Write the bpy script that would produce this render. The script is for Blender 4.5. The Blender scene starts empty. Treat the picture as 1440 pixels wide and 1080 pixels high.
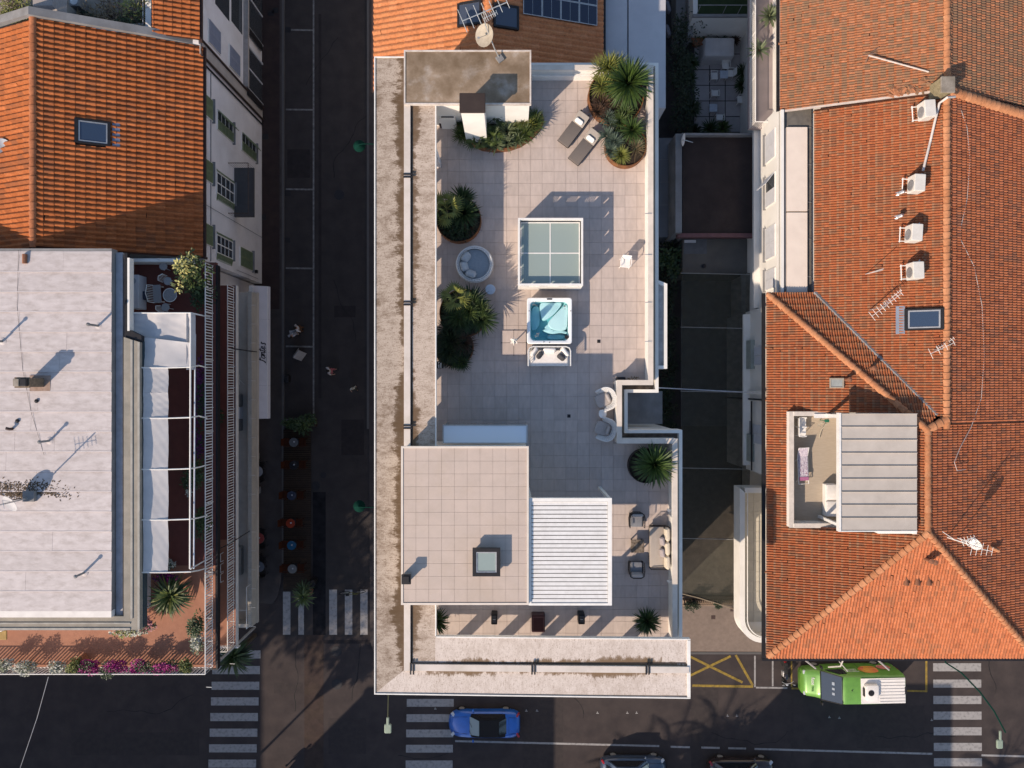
import bpy, math, random
from mathutils import Vector, Matrix, Euler
random.seed(11)
sc = bpy.context.scene
COL = sc.collection
R = math.radians
PI = math.pi

# ------------------------------------------------------------------ camera, sky, sun, exposure
H = 47.6                      # height of the drone above the street, metres
FOC = 1000.0                  # focal length for a 1440 px wide frame
cam_d = bpy.data.cameras.new('camera'); cam = bpy.data.objects.new('camera', cam_d); COL.objects.link(cam)
cam.location = (0, 0, H); cam.rotation_euler = (0, 0, 0)
cam_d.sensor_width = 36.0; cam_d.lens = FOC / 1440 * 36.0
cam_d.clip_start = 0.5; cam_d.clip_end = 900.0
sc.camera = cam
SUN_EL, SUN_AZ = 33.0, 225.0  # low afternoon sun from the south-west
world = bpy.data.worlds.new('World'); sc.world = world; world.use_nodes = True
wn = world.node_tree.nodes; wl = world.node_tree.links
sky = wn.new('ShaderNodeTexSky'); sky.sky_type = 'NISHITA'; sky.sun_disc = False
sky.sun_elevation = R(SUN_EL); sky.sun_rotation = R(SUN_AZ)
sky.air_density = 1.0; sky.dust_density = 0.6; sky.ozone_density = 1.1
bg = wn['Background']; bg.inputs['Strength'].default_value = 0.15
wl.new(sky.outputs[0], bg.inputs['Color'])
sun_d = bpy.data.lights.new('sun', 'SUN'); sun = bpy.data.objects.new('sun', sun_d); COL.objects.link(sun)
sun_d.energy = 4.6; sun_d.angle = R(0.55); sun_d.color = (1.0, 0.83, 0.66)
_d = Vector((math.cos(R(SUN_EL)) * 0.7071, math.cos(R(SUN_EL)) * 0.7071, -math.sin(R(SUN_EL))))
sun.rotation_euler = _d.to_track_quat('-Z', 'Y').to_euler()
sun.location = (-40, -40, 60)
sc.view_settings.view_transform = 'Standard'; sc.view_settings.look = 'None'
sc.view_settings.exposure = 0.30; sc.view_settings.gamma = 1.0; sc.view_settings.use_curve_mapping = False
sc.render.engine = 'CYCLES'
sc.cycles.max_bounces = 6; sc.cycles.transparent_max_bounces = 12

# ------------------------------------------------------------------ survey: a point of the plan from its bearing and its height
def P(u, v, z):
    k = (H - z) / FOC
    return Vector(((u - 720) * k, (540 - v) * k, z))
def X(u, z): return (u - 720) * (H - z) / FOC
def Y(v, z): return (540 - v) * (H - z) / FOC

# ------------------------------------------------------------------ mesh builder
class MB:
    def __init__(s): s.v = []; s.f = []; s.mi = []; s.m = 0; s.T = None
    def add(s, vs, fs):
        n = len(s.v)
        if s.T is not None: vs = [s.T @ Vector(p) for p in vs]
        s.v += [tuple(p) for p in vs]
        s.f += [tuple(i + n for i in f) for f in fs]
        s.mi += [s.m] * len(fs)
    def box(s, x0, y0, z0, x1, y1, z1):
        if x0 > x1: x0, x1 = x1, x0
        if y0 > y1: y0, y1 = y1, y0
        if z0 > z1: z0, z1 = z1, z0
        s.add([(x0,y0,z0),(x1,y0,z0),(x1,y1,z0),(x0,y1,z0),(x0,y0,z1),(x1,y0,z1),(x1,y1,z1),(x0,y1,z1)],
              [(0,3,2,1),(4,5,6,7),(0,1,5,4),(1,2,6,5),(2,3,7,6),(3,0,4,7)])
    def cbox(s, c, sz, rz=0, rx=0, ry=0, bev=0.0):
        M = Matrix.Translation(Vector(c)) @ Euler((rx, ry, rz)).to_matrix().to_4x4()
        a, b, d = sz[0]/2, sz[1]/2, sz[2]/2
        if bev <= 0:
            vs = [(-a,-b,-d),(a,-b,-d),(a,b,-d),(-a,b,-d),(-a,-b,d),(a,-b,d),(a,b,d),(-a,b,d)]
            fs = [(0,3,2,1),(4,5,6,7),(0,1,5,4),(1,2,6,5),(2,3,7,6),(3,0,4,7)]
            s.add([M @ Vector(p) for p in vs], fs); return
        e = min(bev, a*.95, b*.95, d*.95)      # soft box: bevelled rings
        def ring(x, y, z):
            c2 = min(e, x*.9, y*.9)
            return [(-x+c2,-y,z),(x-c2,-y,z),(x,-y+c2,z),(x,y-c2,z),(x-c2,y,z),(-x+c2,y,z),(-x,y-c2,z),(-x,-y+c2,z)]
        rings = [ring(a-e,b-e,-d), ring(a-e*.3,b-e*.3,-d+e*.3), ring(a,b,-d+e), ring(a,b,d-e), ring(a-e*.3,b-e*.3,d-e*.3), ring(a-e,b-e,d)]
        s.rings([[M @ Vector(p) for p in r] for r in rings])
    def rings(s, rs, caps=True, closed=True):
        n = len(rs[0]); vs = [p for r in rs for p in r]; fs = []
        for i in range(len(rs)-1):
            for j in range(n if closed else n-1):
                k = (j+1) % n
                fs.append((i*n+j, i*n+k, (i+1)*n+k, (i+1)*n+j))
        if caps:
            fs.append(tuple(range(n-1,-1,-1))); fs.append(tuple((len(rs)-1)*n+j for j in range(n)))
        s.add(vs, fs)
    def prism(s, poly, z0, z1):
        ar = sum(poly[i][0]*poly[(i+1)%len(poly)][1]-poly[(i+1)%len(poly)][0]*poly[i][1] for i in range(len(poly)))
        if ar < 0: poly = poly[::-1]
        s.rings([[(p[0],p[1],z0) for p in poly], [(p[0],p[1],z1) for p in poly]])
    def face(s, *pts): s.add(pts, [tuple(range(len(pts)))])
    def tube(s, pts, r, n=6, caps=True):
        pts = [Vector(p) for p in pts]
        rr = r if isinstance(r, (list, tuple)) else [r]*len(pts)
        rs = []; up0 = None
        for i, p in enumerate(pts):
            d = (pts[min(i+1,len(pts)-1)] - pts[max(i-1,0)])
            if d.length < 1e-9: d = Vector((0,0,1))
            d.normalize()
            a = Vector((0,0,1)) if abs(d.z) < .9 else Vector((1,0,0))
            if up0 is not None: a = up0
            x = d.cross(a)
            if x.length < 1e-6: x = d.cross(Vector((1,0,0)))
            x.normalize(); y = x.cross(d); up0 = y
            rs.append([p + x*math.cos(2*PI*j/n)*rr[i] + y*math.sin(2*PI*j/n)*rr[i] for j in range(n)])
        s.rings(rs, caps)
    def lathe(s, prof, n=16, c=(0,0,0), caps=True):
        s.rings([[(c[0]+r*math.cos(2*PI*j/n), c[1]+r*math.sin(2*PI*j/n), c[2]+z) for j in range(n)] for r, z in prof], caps)
    def ell(s, c, r, nu=10, nv=6, jit=0):
        rs = []
        for i in range(nv+1):
            t = PI*(i/nv) * .98 + .01*PI
            rs.append([(c[0]+r[0]*math.sin(t)*math.cos(2*PI*j/nu)*(1+random.uniform(-jit,jit)), c[1]+r[1]*math.sin(t)*math.sin(2*PI*j/nu)*(1+random.uniform(-jit,jit)), c[2]-r[2]*math.cos(t)) for j in range(nu)])
        s.rings(rs)
    def leaf(s, b, d, L, w, droop=.3, seg=3, fold=.0):
        """a tapering blade from b along d, bending down towards its tip"""
        b = Vector(b); d = Vector(d).normalized()
        side = d.cross(Vector((0,0,1)))
        if side.length < 1e-3: side = Vector((1,0,0))
        side.normalize(); p = b.copy(); vs = []; fs = []
        for i in range(seg+1):
            t = i/seg
            ww = w * (.55 + .9*t if t < .5 else 2*(1-t)) * .5 if i < seg else 0
            if i == seg: vs.append(p.copy())
            else: vs += [p - side*ww, p + side*ww + Vector((0,0,fold*ww))]
            d = (d + Vector((0,0,-droop/seg))).normalized(); p = p + d*(L/seg)
        for i in range(seg-1): fs.append((2*i,2*i+1,2*i+3,2*i+2))
        fs.append((2*seg-2, 2*seg-1, 2*seg))
        s.add(vs, fs)

W = {}                                        # object -> where its origin stands
def mesh_of(name, mb, mats, off=None, smooth=False, ang=40):
    me = bpy.data.meshes.new(name)
    vs = mb.v if off is None else [(a-off[0], b-off[1], c-off[2]) for a, b, c in mb.v]
    me.from_pydata(vs, [], mb.f)
    if not isinstance(mats, (list, tuple)): mats = [mats]
    for m in mats: me.materials.append(m)
    if len(mats) > 1: me.polygons.foreach_set('material_index', mb.mi)
    if smooth:
        me.polygons.foreach_set('use_smooth', [True]*len(me.polygons))
        me.set_sharp_from_angle(angle=R(ang))
    me.update()
    return me
def link(name, data, parent=None, loc=(0,0,0), rot=None, kind=None, label=None):
    o = bpy.data.objects.new(name, data); COL.objects.link(o)
    o.location = loc
    if rot is not None: o.rotation_euler = rot
    if parent is not None:
        o.parent = parent; W[o] = W[parent] + Vector(loc)
    else: W[o] = Vector(loc)
    if kind: o['kind'] = kind
    if label: o['label'] = label
    return o
def tag(o, label, cat, group=None):
    o['label'] = label; o['category'] = cat
    if group: o['group'] = group
    return o
def thing(name, label, cat, loc=(0,0,0), rz=0, group=None):
    o = bpy.data.objects.new(name, None); COL.objects.link(o); o.empty_display_size = .2
    o.location = loc; o.rotation_euler = (0,0,rz); W[o] = Vector(loc)
    return tag(o, label, cat, group)
def part(name, mb, mats, parent, smooth=False, label=None, kind=None, ang=40):     # vertices in the parent's own frame
    return link(name, mesh_of(name, mb, mats, None, smooth, ang), parent, kind=kind, label=label)
def wpart(name, mb, mats, parent, smooth=False, label=None, kind=None, ang=40):    # vertices in site coordinates
    return link(name, mesh_of(name, mb, mats, W[parent], smooth, ang), parent, kind=kind, label=label)
def piece(name, me, parent, p, rot=None):                                          # one more of a shared mesh, at site point p
    return link(name, me, parent, Vector(p) - W[parent], rot)
def single(name, label, cat, mb, mats, loc=(0,0,0), rz=0, group=None, smooth=False):
    o = link(name, mesh_of(name, mb, mats, None, smooth), None, loc, (0,0,rz)); return tag(o, label, cat, group)
def structure(name, mb, mats, smooth=False):
    return link(name, mesh_of(name, mb, mats, None, smooth), None, kind='structure')
def copy_tree(o, parent=None):
    c = o.copy(); COL.objects.link(c)
    if parent is not None: c.parent = parent
    W[c] = W[o].copy()
    for ch in list(o.children): copy_tree(ch, c)
    return c
def place(o, loc, rz=None, label=None, scale=None):
    o.location = loc; W[o] = Vector(loc)
    if rz is not None: o.rotation_euler = (0,0,rz)
    if label: o['label'] = label
    if scale: o.scale = (scale,)*3 if not isinstance(scale, tuple) else scale
    return o

# ------------------------------------------------------------------ materials
def _ramp(nt, stops):
    r = nt.nodes.new('ShaderNodeValToRGB'); e = r.color_ramp.elements
    while len(e) < len(stops): e.new(.5)
    for i, (p, c) in enumerate(stops): e[i].position = p; e[i].color = (*c, 1)
    return r
def _math(nt, op, a, b=None, clamp=False):
    n = nt.nodes.new('ShaderNodeMath'); n.operation = op; n.use_clamp = clamp
    for i, x in enumerate((a, b)):
        if x is None: continue
        if isinstance(x, (int, float)): n.inputs[i].default_value = x
        else: nt.links.new(x, n.inputs[i])
    return n.outputs[0]
def _mix(nt, f, a, b, mode='MIX'):
    n = nt.nodes.new('ShaderNodeMix'); n.data_type = 'RGBA'; n.blend_type = mode
    for k, x in ((0, f), (6, a), (7, b)):
        if isinstance(x, (int, float)): n.inputs[k].default_value = x
        elif isinstance(x, tuple): n.inputs[k].default_value = (*x, 1)
        else: nt.links.new(x, n.inputs[k])
    return n.outputs[2]
def _noise(nt, vec, scale, detail=5, rough=.55):
    n = nt.nodes.new('ShaderNodeTexNoise'); n.inputs['Scale'].default_value = scale
    n.inputs['Detail'].default_value = detail; n.inputs['Roughness'].default_value = rough
    nt.links.new(vec, n.inputs['Vector']); return n.outputs['Fac']
def _pos(nt, stretch=None):
    g = nt.nodes.new('ShaderNodeNewGeometry')
    if stretch is None: return g.outputs['Position']
    m = nt.nodes.new('ShaderNodeMapping'); m.inputs['Scale'].default_value = stretch
    nt.links.new(g.outputs['Position'], m.inputs['Vector']); return m.outputs['Vector']
def _rand(nt):
    g = nt.nodes.new('ShaderNodeNewGeometry'); o = nt.nodes.new('ShaderNodeObjectInfo')
    return _math(nt, 'FRACT', _math(nt, 'ADD', g.outputs['Random Per Island'], _math(nt, 'MULTIPLY', o.outputs['Random'], 7.13)))
def new_mat(name):
    m = bpy.data.materials.new(name); m.use_nodes = True
    return m, m.node_tree, m.node_tree.nodes['Principled BSDF']
def mat(name, c1, c2=None, scale=4., rough=.85, bump=0., bscale=None, metal=0., spec=.3, island=0., dirt=0., dirt_c=(.10,.075,.05), dscale=.6, stretch=None, c3=None, coat=0.):
    m, nt, b = new_mat(name)
    pos = _pos(nt, stretch)
    if c2 is None: c2 = tuple(x*.82 for x in c1)
    f = _noise(nt, pos, scale)
    st = [(.33, c2), (.66, c1)] if c3 is None else [(.3, c2), (.52, c1), (.7, c3)]
    r = _ramp(nt, st); nt.links.new(f, r.inputs[0]); col = r.outputs[0]
    if island:
        v = _math(nt, 'ADD', _math(nt, 'MULTIPLY', _rand(nt), island), 1 - island*.55)
        hs = nt.nodes.new('ShaderNodeHueSaturation'); nt.links.new(v, hs.inputs['Value']); nt.links.new(col, hs.inputs['Color']); col = hs.outputs[0]
    if dirt:
        d = _noise(nt, pos, dscale, 8, .7)
        dr = _ramp(nt, [(.48, (0,0,0)), (.72, (1,1,1))]); nt.links.new(d, dr.inputs[0])
        col = _mix(nt, _math(nt, 'MULTIPLY', dr.outputs[0], dirt), col, dirt_c)
    nt.links.new(col, b.inputs['Base Color'])
    b.inputs['Roughness'].default_value = rough; b.inputs['Metallic'].default_value = metal
    b.inputs['Specular IOR Level'].default_value = spec
    if coat: b.inputs['Coat Weight'].default_value = coat; b.inputs['Coat Roughness'].default_value = .06
    if bump:
        bp = nt.nodes.new('ShaderNodeBump'); bp.inputs['Strength'].default_value = bump; bp.inputs['Distance'].default_value = .02
        nt.links.new(_noise(nt, pos, bscale or scale*4, 6, .6), bp.inputs['Height']); nt.links.new(bp.outputs[0], b.inputs['Normal'])
    return m
def tile_mat(name, cols, patch=None, pscale=.35, dark=.0):
    """clay tiles: every tile its own shade out of cols, with weathered patches"""
    m, nt, b = new_mat(name); pos = _pos(nt)
    n = len(cols); r = _ramp(nt, [((i+.5)/n, c) for i, c in enumerate(cols)])
    nt.links.new(_rand(nt), r.inputs[0]); col = r.outputs[0]
    f = _noise(nt, pos, 9, 4); rr = _ramp(nt, [(.3, (.74,.74,.74)), (.7, (1.08,1.08,1.08))]); nt.links.new(f, rr.inputs[0])
    col = _mix(nt, 1.0, col, rr.outputs[0], 'MULTIPLY')
    if patch:
        d = _math(nt, 'ADD', _noise(nt, pos, pscale, 7, .75), _math(nt, 'MULTIPLY', _math(nt, 'SUBTRACT', _rand(nt), .5), .42))
        dr = _ramp(nt, [(.50-dark, (0,0,0)), (.68-dark, (1,1,1))]); nt.links.new(d, dr.inputs[0])
        col = _mix(nt, _math(nt, 'MULTIPLY', dr.outputs[0], .75), col, patch)
    nt.links.new(col, b.inputs['Base Color']); b.inputs['Roughness'].default_value = .88; b.inputs['Specular IOR Level'].default_value = .2
    return m
def stain_mat(name, axis, line, sgn, width, amt=1.0, base=(.60,.55,.49), speck=(.36,.30,.24), brown=(.20,.13,.075), bias=0., grime=.5):
    """painted concrete, mottled with grime, with a brown tide mark of dirt that creeps out from the line axis=line on its sgn side"""
    m, nt, b = new_mat(name); pos = _pos(nt)
    sp = _pos(nt, (1.0, 5.0, 1) if axis == 0 else (5.0, 1.0, 1)); sp2 = _pos(nt, (1.0, 1.8, 1) if axis == 0 else (1.8, 1.0, 1))
    C_ = lambda f, k: _math(nt, 'MULTIPLY', _math(nt, 'SUBTRACT', f, .5), k)
    fine = _noise(nt, sp, 4.2, 9, .78); grit = _noise(nt, pos, 16, 5, .7); mid = _noise(nt, sp2, 1.5, 9, .72); low = _noise(nt, pos, .36, 4, .6)
    r = _ramp(nt, [(.39, speck), (.49, base), (.70, tuple(min(1, x*1.13) for x in base))])
    nt.links.new(_math(nt, 'ADD', _math(nt, 'MULTIPLY', fine, .6), _math(nt, 'MULTIPLY', grit, .4)), r.inputs[0]); col = r.outputs[0]
    g = _ramp(nt, [(.47, (0,0,0)), (.66, (1,1,1))])
    nt.links.new(_math(nt, 'ADD', mid, _math(nt, 'ADD', C_(fine, .55), C_(low, .5))), g.inputs[0])
    col = _mix(nt, _math(nt, 'MULTIPLY', g.outputs[0], grime), col, speck)
    sx = nt.nodes.new('ShaderNodeSeparateXYZ'); nt.links.new(pos, sx.inputs[0])
    dist = _math(nt, 'MULTIPLY', _math(nt, 'SUBTRACT', sx.outputs[axis], line), sgn)
    a = _math(nt, 'SUBTRACT', .5 + bias, _math(nt, 'DIVIDE', dist, width))
    nn = _math(nt, 'ADD', _math(nt, 'ADD', C_(fine, 1.5), C_(mid, 2.2)), C_(low, 3.2))
    k = _ramp(nt, [(.44, (0,0,0)), (.54, (.75,.75,.75)), (.8, (1,1,1))]); nt.links.new(_math(nt, 'ADD', a, nn), k.inputs[0])
    col = _mix(nt, _math(nt, 'MULTIPLY', k.outputs[0], amt), col, brown)
    nt.links.new(col, b.inputs['Base Color']); b.inputs['Roughness'].default_value = .9; b.inputs['Specular IOR Level'].default_value = .2
    return m
def glass_mat(name, col, rough=.08, alpha=1.0):
    m, nt, b = new_mat(name)
    b.inputs['Base Color'].default_value = (*col, 1); b.inputs['Roughness'].default_value = rough; b.inputs['Specular IOR Level'].default_value = .8
    if alpha < 1:
        t = nt.nodes.new('ShaderNodeBsdfTransparent'); mx = nt.nodes.new('ShaderNodeMixShader'); mx.inputs[0].default_value = alpha
        nt.links.new(t.outputs[0], mx.inputs[1]); nt.links.new(b.outputs[0], mx.inputs[2])
        nt.links.new(mx.outputs[0], nt.nodes['Material Output'].inputs['Surface'])
    return m

WHITE = mat('white_render', (.78,.75,.70), (.68,.65,.60), 1.2, .8, .15, dirt=.25, dirt_c=(.45,.40,.33))
WALLW = mat('pale_wall_paint', (.70,.675,.68), (.62,.60,.605), .7, .85, .15, dirt=.3, dirt_c=(.38,.33,.30))
TRIM = mat('white_metal', (.78,.755,.71), (.70,.675,.635), 3, .5, dirt=.3, dirt_c=(.50,.46,.41), dscale=1.6)
PLAST = mat('white_plastic', (.79,.765,.73), (.72,.695,.66), 5, .45, dirt=.3, dirt_c=(.55,.51,.46), dscale=1.8)
ASPH = mat('asphalt', (.062,.051,.049), (.046,.039,.039), 1.1, .95, .4, 60, spec=.01, dirt=.45, dirt_c=(.080,.066,.061), dscale=.25)
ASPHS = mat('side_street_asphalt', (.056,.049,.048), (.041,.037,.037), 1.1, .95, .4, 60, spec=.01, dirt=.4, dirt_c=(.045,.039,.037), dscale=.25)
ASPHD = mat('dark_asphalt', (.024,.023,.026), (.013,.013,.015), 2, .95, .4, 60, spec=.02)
ASPHB = mat('brown_paving', (.062,.045,.040), (.044,.034,.031), 2, .95, .3, 30, spec=.02, dirt=.3)
PAVE = mat('pavement_stone', (.075,.065,.063), (.056,.049,.048), 1.4, .95, .3, 30, spec=.02, dirt=.3, dirt_c=(.05,.042,.04))
PAVER = mat('red_pavement', (.052,.036,.034), (.038,.028,.028), 2.2, .95, .3, 30, spec=.02, dirt=.25)
COURT = mat('court_paving', (.17,.145,.12), (.125,.108,.09), 2.5, .9, .3, 40, dirt=.35, dirt_c=(.09,.07,.055))
ALLEY = mat('alley_paving', (.215,.165,.135), (.175,.135,.11), 5, .9, .3, 30, dirt=.3, dirt_c=(.12,.095,.08))
PAINTW = mat('road_paint_white', (.38,.365,.355), (.19,.18,.18), 5, .85, dirt=.65, dirt_c=(.12,.11,.11), dscale=5)
PAINTL = mat('worn_line_paint', (.22,.215,.21), (.10,.098,.098), 4, .85, dirt=.6, dirt_c=(.06,.057,.057), dscale=3)
PAINTY = mat('road_paint_yellow', (.30,.20,.035), (.17,.12,.03), 6, .85, dirt=.6, dirt_c=(.12,.09,.05), dscale=5)
KERB = mat('kerb_stone', (.10,.095,.092), (.09,.085,.085), 3, .85, .2)
FTILE = mat('terrace_porcelain', (.505,.42,.372), (.45,.375,.333), 2.2, .55, .0, island=.12, dirt=.4, dirt_c=(.37,.305,.26), dscale=.8, stretch=(3,1,1))
CTILE = mat('cabin_porcelain', (.50,.405,.345), (.465,.38,.325), 2.0, .6, .0, island=.05, dirt=.4, dirt_c=(.38,.30,.225), dscale=.6)
GROUT = mat('grout', (.395,.33,.29), (.35,.29,.255), 5, .9)
CONC = mat('weathered_concrete', (.30,.26,.215), (.20,.17,.135), 2.2, .9, .3, dirt=.6, dirt_c=(.13,.095,.06), dscale=.9)
CONCG = mat('grey_green_concrete', (.32,.285,.235), (.235,.215,.18), 1.6, .85, .2, dirt=.35, dirt_c=(.16,.13,.10))
GREYC = mat('grey_concrete', (.24,.235,.235), (.18,.175,.175), 1.5, .9, .2, dirt=.3)
MEMB = mat('silver_roof_membrane', (.535,.475,.455), (.475,.42,.40), 2.6, .6, .12, 14, spec=.3, island=.09, dirt=.5, dirt_c=(.27,.22,.19), dscale=2.3, stretch=(.7,1.5,1), c3=(.585,.525,.505))
TERRA = mat('terracotta_floor', (.34,.155,.095), (.29,.13,.08), 3, .8, .1, dirt=.25, dirt_c=(.2,.09,.06))
TERRA_SHADE = mat('terracotta_floor_shaded', (.165,.050,.038), (.135,.042,.032), 3, .75, dirt=.2)  # the terracotta floor again, with shade put into its colour
BEIGE = mat('beige_floor', (.60,.54,.46), (.54,.48,.41), 2, .85, dirt=.25)
CANV = mat('white_canvas', (.55,.525,.515), (.48,.46,.455), 1.6, .85, .12, 6, dirt=.25, dirt_c=(.45,.42,.40))
GUNM = mat('dark_metal', (.028,.026,.028), (.020,.019,.021), 4, .5, metal=.3)
BROWNM = mat('brown_gutter', (.060,.034,.028), (.042,.026,.022), 4, .55)
RUST = mat('corten_steel', (.235,.095,.035), (.115,.048,.022), 3.5, .85, .2, dirt=.3, dirt_c=(.06,.03,.02), dscale=2)
SOIL = mat('soil', (.035,.024,.017), (.02,.014,.010), 9, .95, .8)
TIMBER = mat('timber', (.15,.115,.085), (.10,.075,.055), 4, .8, stretch=(8,1,1))
DECK = mat('deck_board', (.034,.021,.013), (.022,.014,.010), 4, .8, island=.35)
GREYF = mat('grey_fabric', (.40,.36,.335), (.34,.305,.285), 18, .95, .2, 60)
TAUPE = mat('taupe_fabric', (.165,.140,.122), (.14,.118,.105), 30, .95, .2, 80)
TAUPEL = mat('light_taupe_fabric', (.33,.29,.255), (.29,.255,.22), 30, .95, .2, 80)
CREAM = mat('cream_fabric', (.62,.54,.43), (.55,.48,.38), 12, .95, .2, 60)
BLUEF = mat('blue_grey_fabric', (.30,.335,.365), (.26,.295,.325), 10, .95, .2, 60)
BLUEFL = mat('pale_blue_grey_fabric', (.42,.44,.46), (.37,.39,.41), 10, .95, .2, 60)
CHAR = mat('charcoal_fabric', (.062,.062,.068), (.048,.048,.053), 12, .95, .2, 60)
WHITEF = mat('white_fabric', (.76,.72,.68), (.70,.66,.62), 8, .95, .2, 40)
WICK = mat('white_wicker', (.66,.65,.63), (.55,.54,.53), 20, .7)
MAROON = mat('maroon_lacquer', (.055,.022,.024), (.04,.016,.018), 3, .35)
ROPE = mat('dark_rope', (.075,.062,.055), (.05,.042,.038), 30, .9)
RATTAN = mat('rough_table_top', (.24,.19,.145), (.07,.052,.038), 9, .9, .6, 40)
GREENP = mat('green_shutter', (.165,.205,.115), (.135,.17,.095), 3, .6)
GREYSH = mat('blue_grey_shutter', (.24,.26,.33), (.21,.23,.29), 3, .6)
SHUTW = mat('white_shutter', (.56,.56,.58), (.5,.5,.52), 3, .6)
DARKG = glass_mat('dark_window_glass', (.045,.05,.058), .08)
BLUEG = glass_mat('roof_window_glass', (.035,.055,.095), .1)
SKYG = glass_mat('frosted_skylight_glass', (.27,.325,.30), .15)
FROST = glass_mat('pale_canopy_glass', (.74,.80,.86), .25)
SOLAR = glass_mat('solar_cell_glass', (.008,.011,.030), .12)
AIRC = mat('ac_casing', (.66,.62,.56), (.6,.56,.5), 4, .5)
ALU = mat('aluminium', (.55,.54,.52), (.45,.44,.43), 5, .4, metal=.6)
PCOVER = mat('standing_seam_metal', (.50,.445,.39), (.45,.40,.35), 1.5, .85, spec=.1, island=.1, dirt=.25, dirt_c=(.25,.22,.19))
LAMPG = mat('green_lamp_paint', (.005,.034,.026), (.004,.027,.02), 4, .9, spec=.05)
LAMPP = mat('pale_green_lamp', (.26,.32,.25), (.22,.27,.21), 4, .5)
RUBBER = mat('rubber', (.018,.018,.018), (.014,.014,.014), 6, .9)
POT = mat('terracotta_pot', (.28,.12,.065), (.21,.09,.05), 5, .85)
TURF = mat('artificial_turf', (.026,.042,.016), (.02,.034,.012), 3, .95, .3, 60)
BROWNR = mat('dark_brown_roofing', (.042,.029,.026), (.031,.022,.02), 1.2, .9, .3, dirt=.3, dirt_c=(.085,.062,.05), dscale=.5)
PINKR = mat('pink_flashing', (.17,.082,.085), (.13,.066,.066), 3, .8)
BOUNCEG = mat('bounce_cut_grey', (.24,.225,.22), (.19,.18,.175), .8, .9, .1, dirt=.3, dirt_c=(.13,.12,.115))
CGROUT = mat('cabin_grout', (.47,.38,.325), (.43,.35,.30), 5, .9)
def leafm(name, a, b_, c=None, isl=.6): return mat(name, a, b_, 6, .55, 0, island=isl, spec=.4, c3=c)
LF_DARK = leafm('dark_leaf', (.040,.068,.020), (.022,.042,.013))
LF_MID = leafm('mid_leaf', (.075,.105,.026), (.045,.072,.018))
LF_YUC = leafm('yucca_leaf', (.052,.090,.016), (.030,.056,.011))
LF_YEL = leafm('yellow_green_leaf', (.20,.20,.045), (.13,.15,.032))
LF_BLU = leafm('blue_green_leaf', (.095,.130,.095), (.07,.10,.07))
LF_AGA = leafm('agave_leaf', (.13,.155,.085), (.085,.11,.055))
LF_BRN = leafm('bronze_leaf', (.085,.045,.028), (.055,.032,.02))
LF_HEDGE = leafm('hedge_leaf', (.026,.040,.014), (.014,.024,.009))
FL_MAG = leafm('magenta_bloom', (.36,.012,.17), (.24,.008,.12), isl=.7)
FL_PUR = leafm('purple_bloom', (.12,.012,.10), (.08,.008,.07), isl=.7)
FL_WHT = leafm('white_bloom', (.50,.48,.42), (.30,.32,.24), isl=.7)
FL_PNK = leafm('pink_bloom', (.42,.16,.18), (.28,.11,.11), isl=.7)
FL_YEL = leafm('pale_yellow_bloom', (.52,.47,.18), (.33,.32,.10), isl=.6)
DRY = leafm('dry_leaf', (.20,.14,.07), (.12,.085,.045))
BARK = mat('bark', (.10,.075,.055), (.065,.048,.036), 8, .95, .5)
CLAY_A = tile_mat('clay_tiles_orange', [(.36,.108,.034),(.41,.128,.042),(.38,.115,.037),(.45,.145,.05),(.31,.094,.031),(.39,.12,.039)], patch=(.22,.08,.036), pscale=.4, dark=-.06)
CLAY_N = tile_mat('clay_tiles_bright', [(.52,.195,.08),(.56,.22,.09),(.50,.185,.075),(.58,.23,.10)])
CLAY_C = tile_mat('clay_tiles_red', [(.355,.110,.045),(.39,.125,.05),(.37,.115,.047),(.34,.10,.042),(.42,.14,.06),(.38,.12,.05),(.255,.085,.042),(.36,.11,.045),(.40,.135,.058),(.31,.092,.04),(.39,.125,.052),(.35,.105,.043)], patch=(.20,.105,.06), pscale=.5, dark=-.02)
CLAY_S = tile_mat('clay_tiles_new', [(.47,.155,.066),(.52,.18,.08),(.44,.14,.06),(.54,.19,.088),(.40,.125,.055)], patch=(.31,.13,.065), pscale=.5, dark=-.06)
CLAY_O = tile_mat('clay_tiles_old', [(.40,.165,.08),(.33,.15,.08),(.47,.195,.095),(.36,.17,.095),(.26,.125,.07),(.44,.17,.08),(.38,.16,.08),(.42,.165,.08),(.17,.10,.065),(.40,.155,.075)], patch=(.215,.14,.085), pscale=.55, dark=.07)
CLAY_E = tile_mat('clay_tiles_east', [(.40,.13,.055),(.45,.155,.07),(.36,.11,.048),(.47,.165,.08),(.29,.09,.042)], patch=(.22,.10,.06), pscale=.5, dark=-.06)
TBAND = tile_mat('tile_lower_edge', [(.38,.145,.065),(.35,.125,.055),(.41,.16,.075),(.32,.115,.05)], patch=(.30,.17,.10), pscale=.6)
UNDER = mat('roof_underlay', (.10,.038,.022), (.07,.028,.018), 4, .95)
RIDGE = tile_mat('ridge_clay', [(.46,.20,.095),(.52,.24,.12),(.42,.175,.08),(.50,.22,.11)])
RIDGEA = tile_mat('ridge_clay_red', [(.38,.14,.065),(.42,.16,.075),(.35,.125,.055)])
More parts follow.
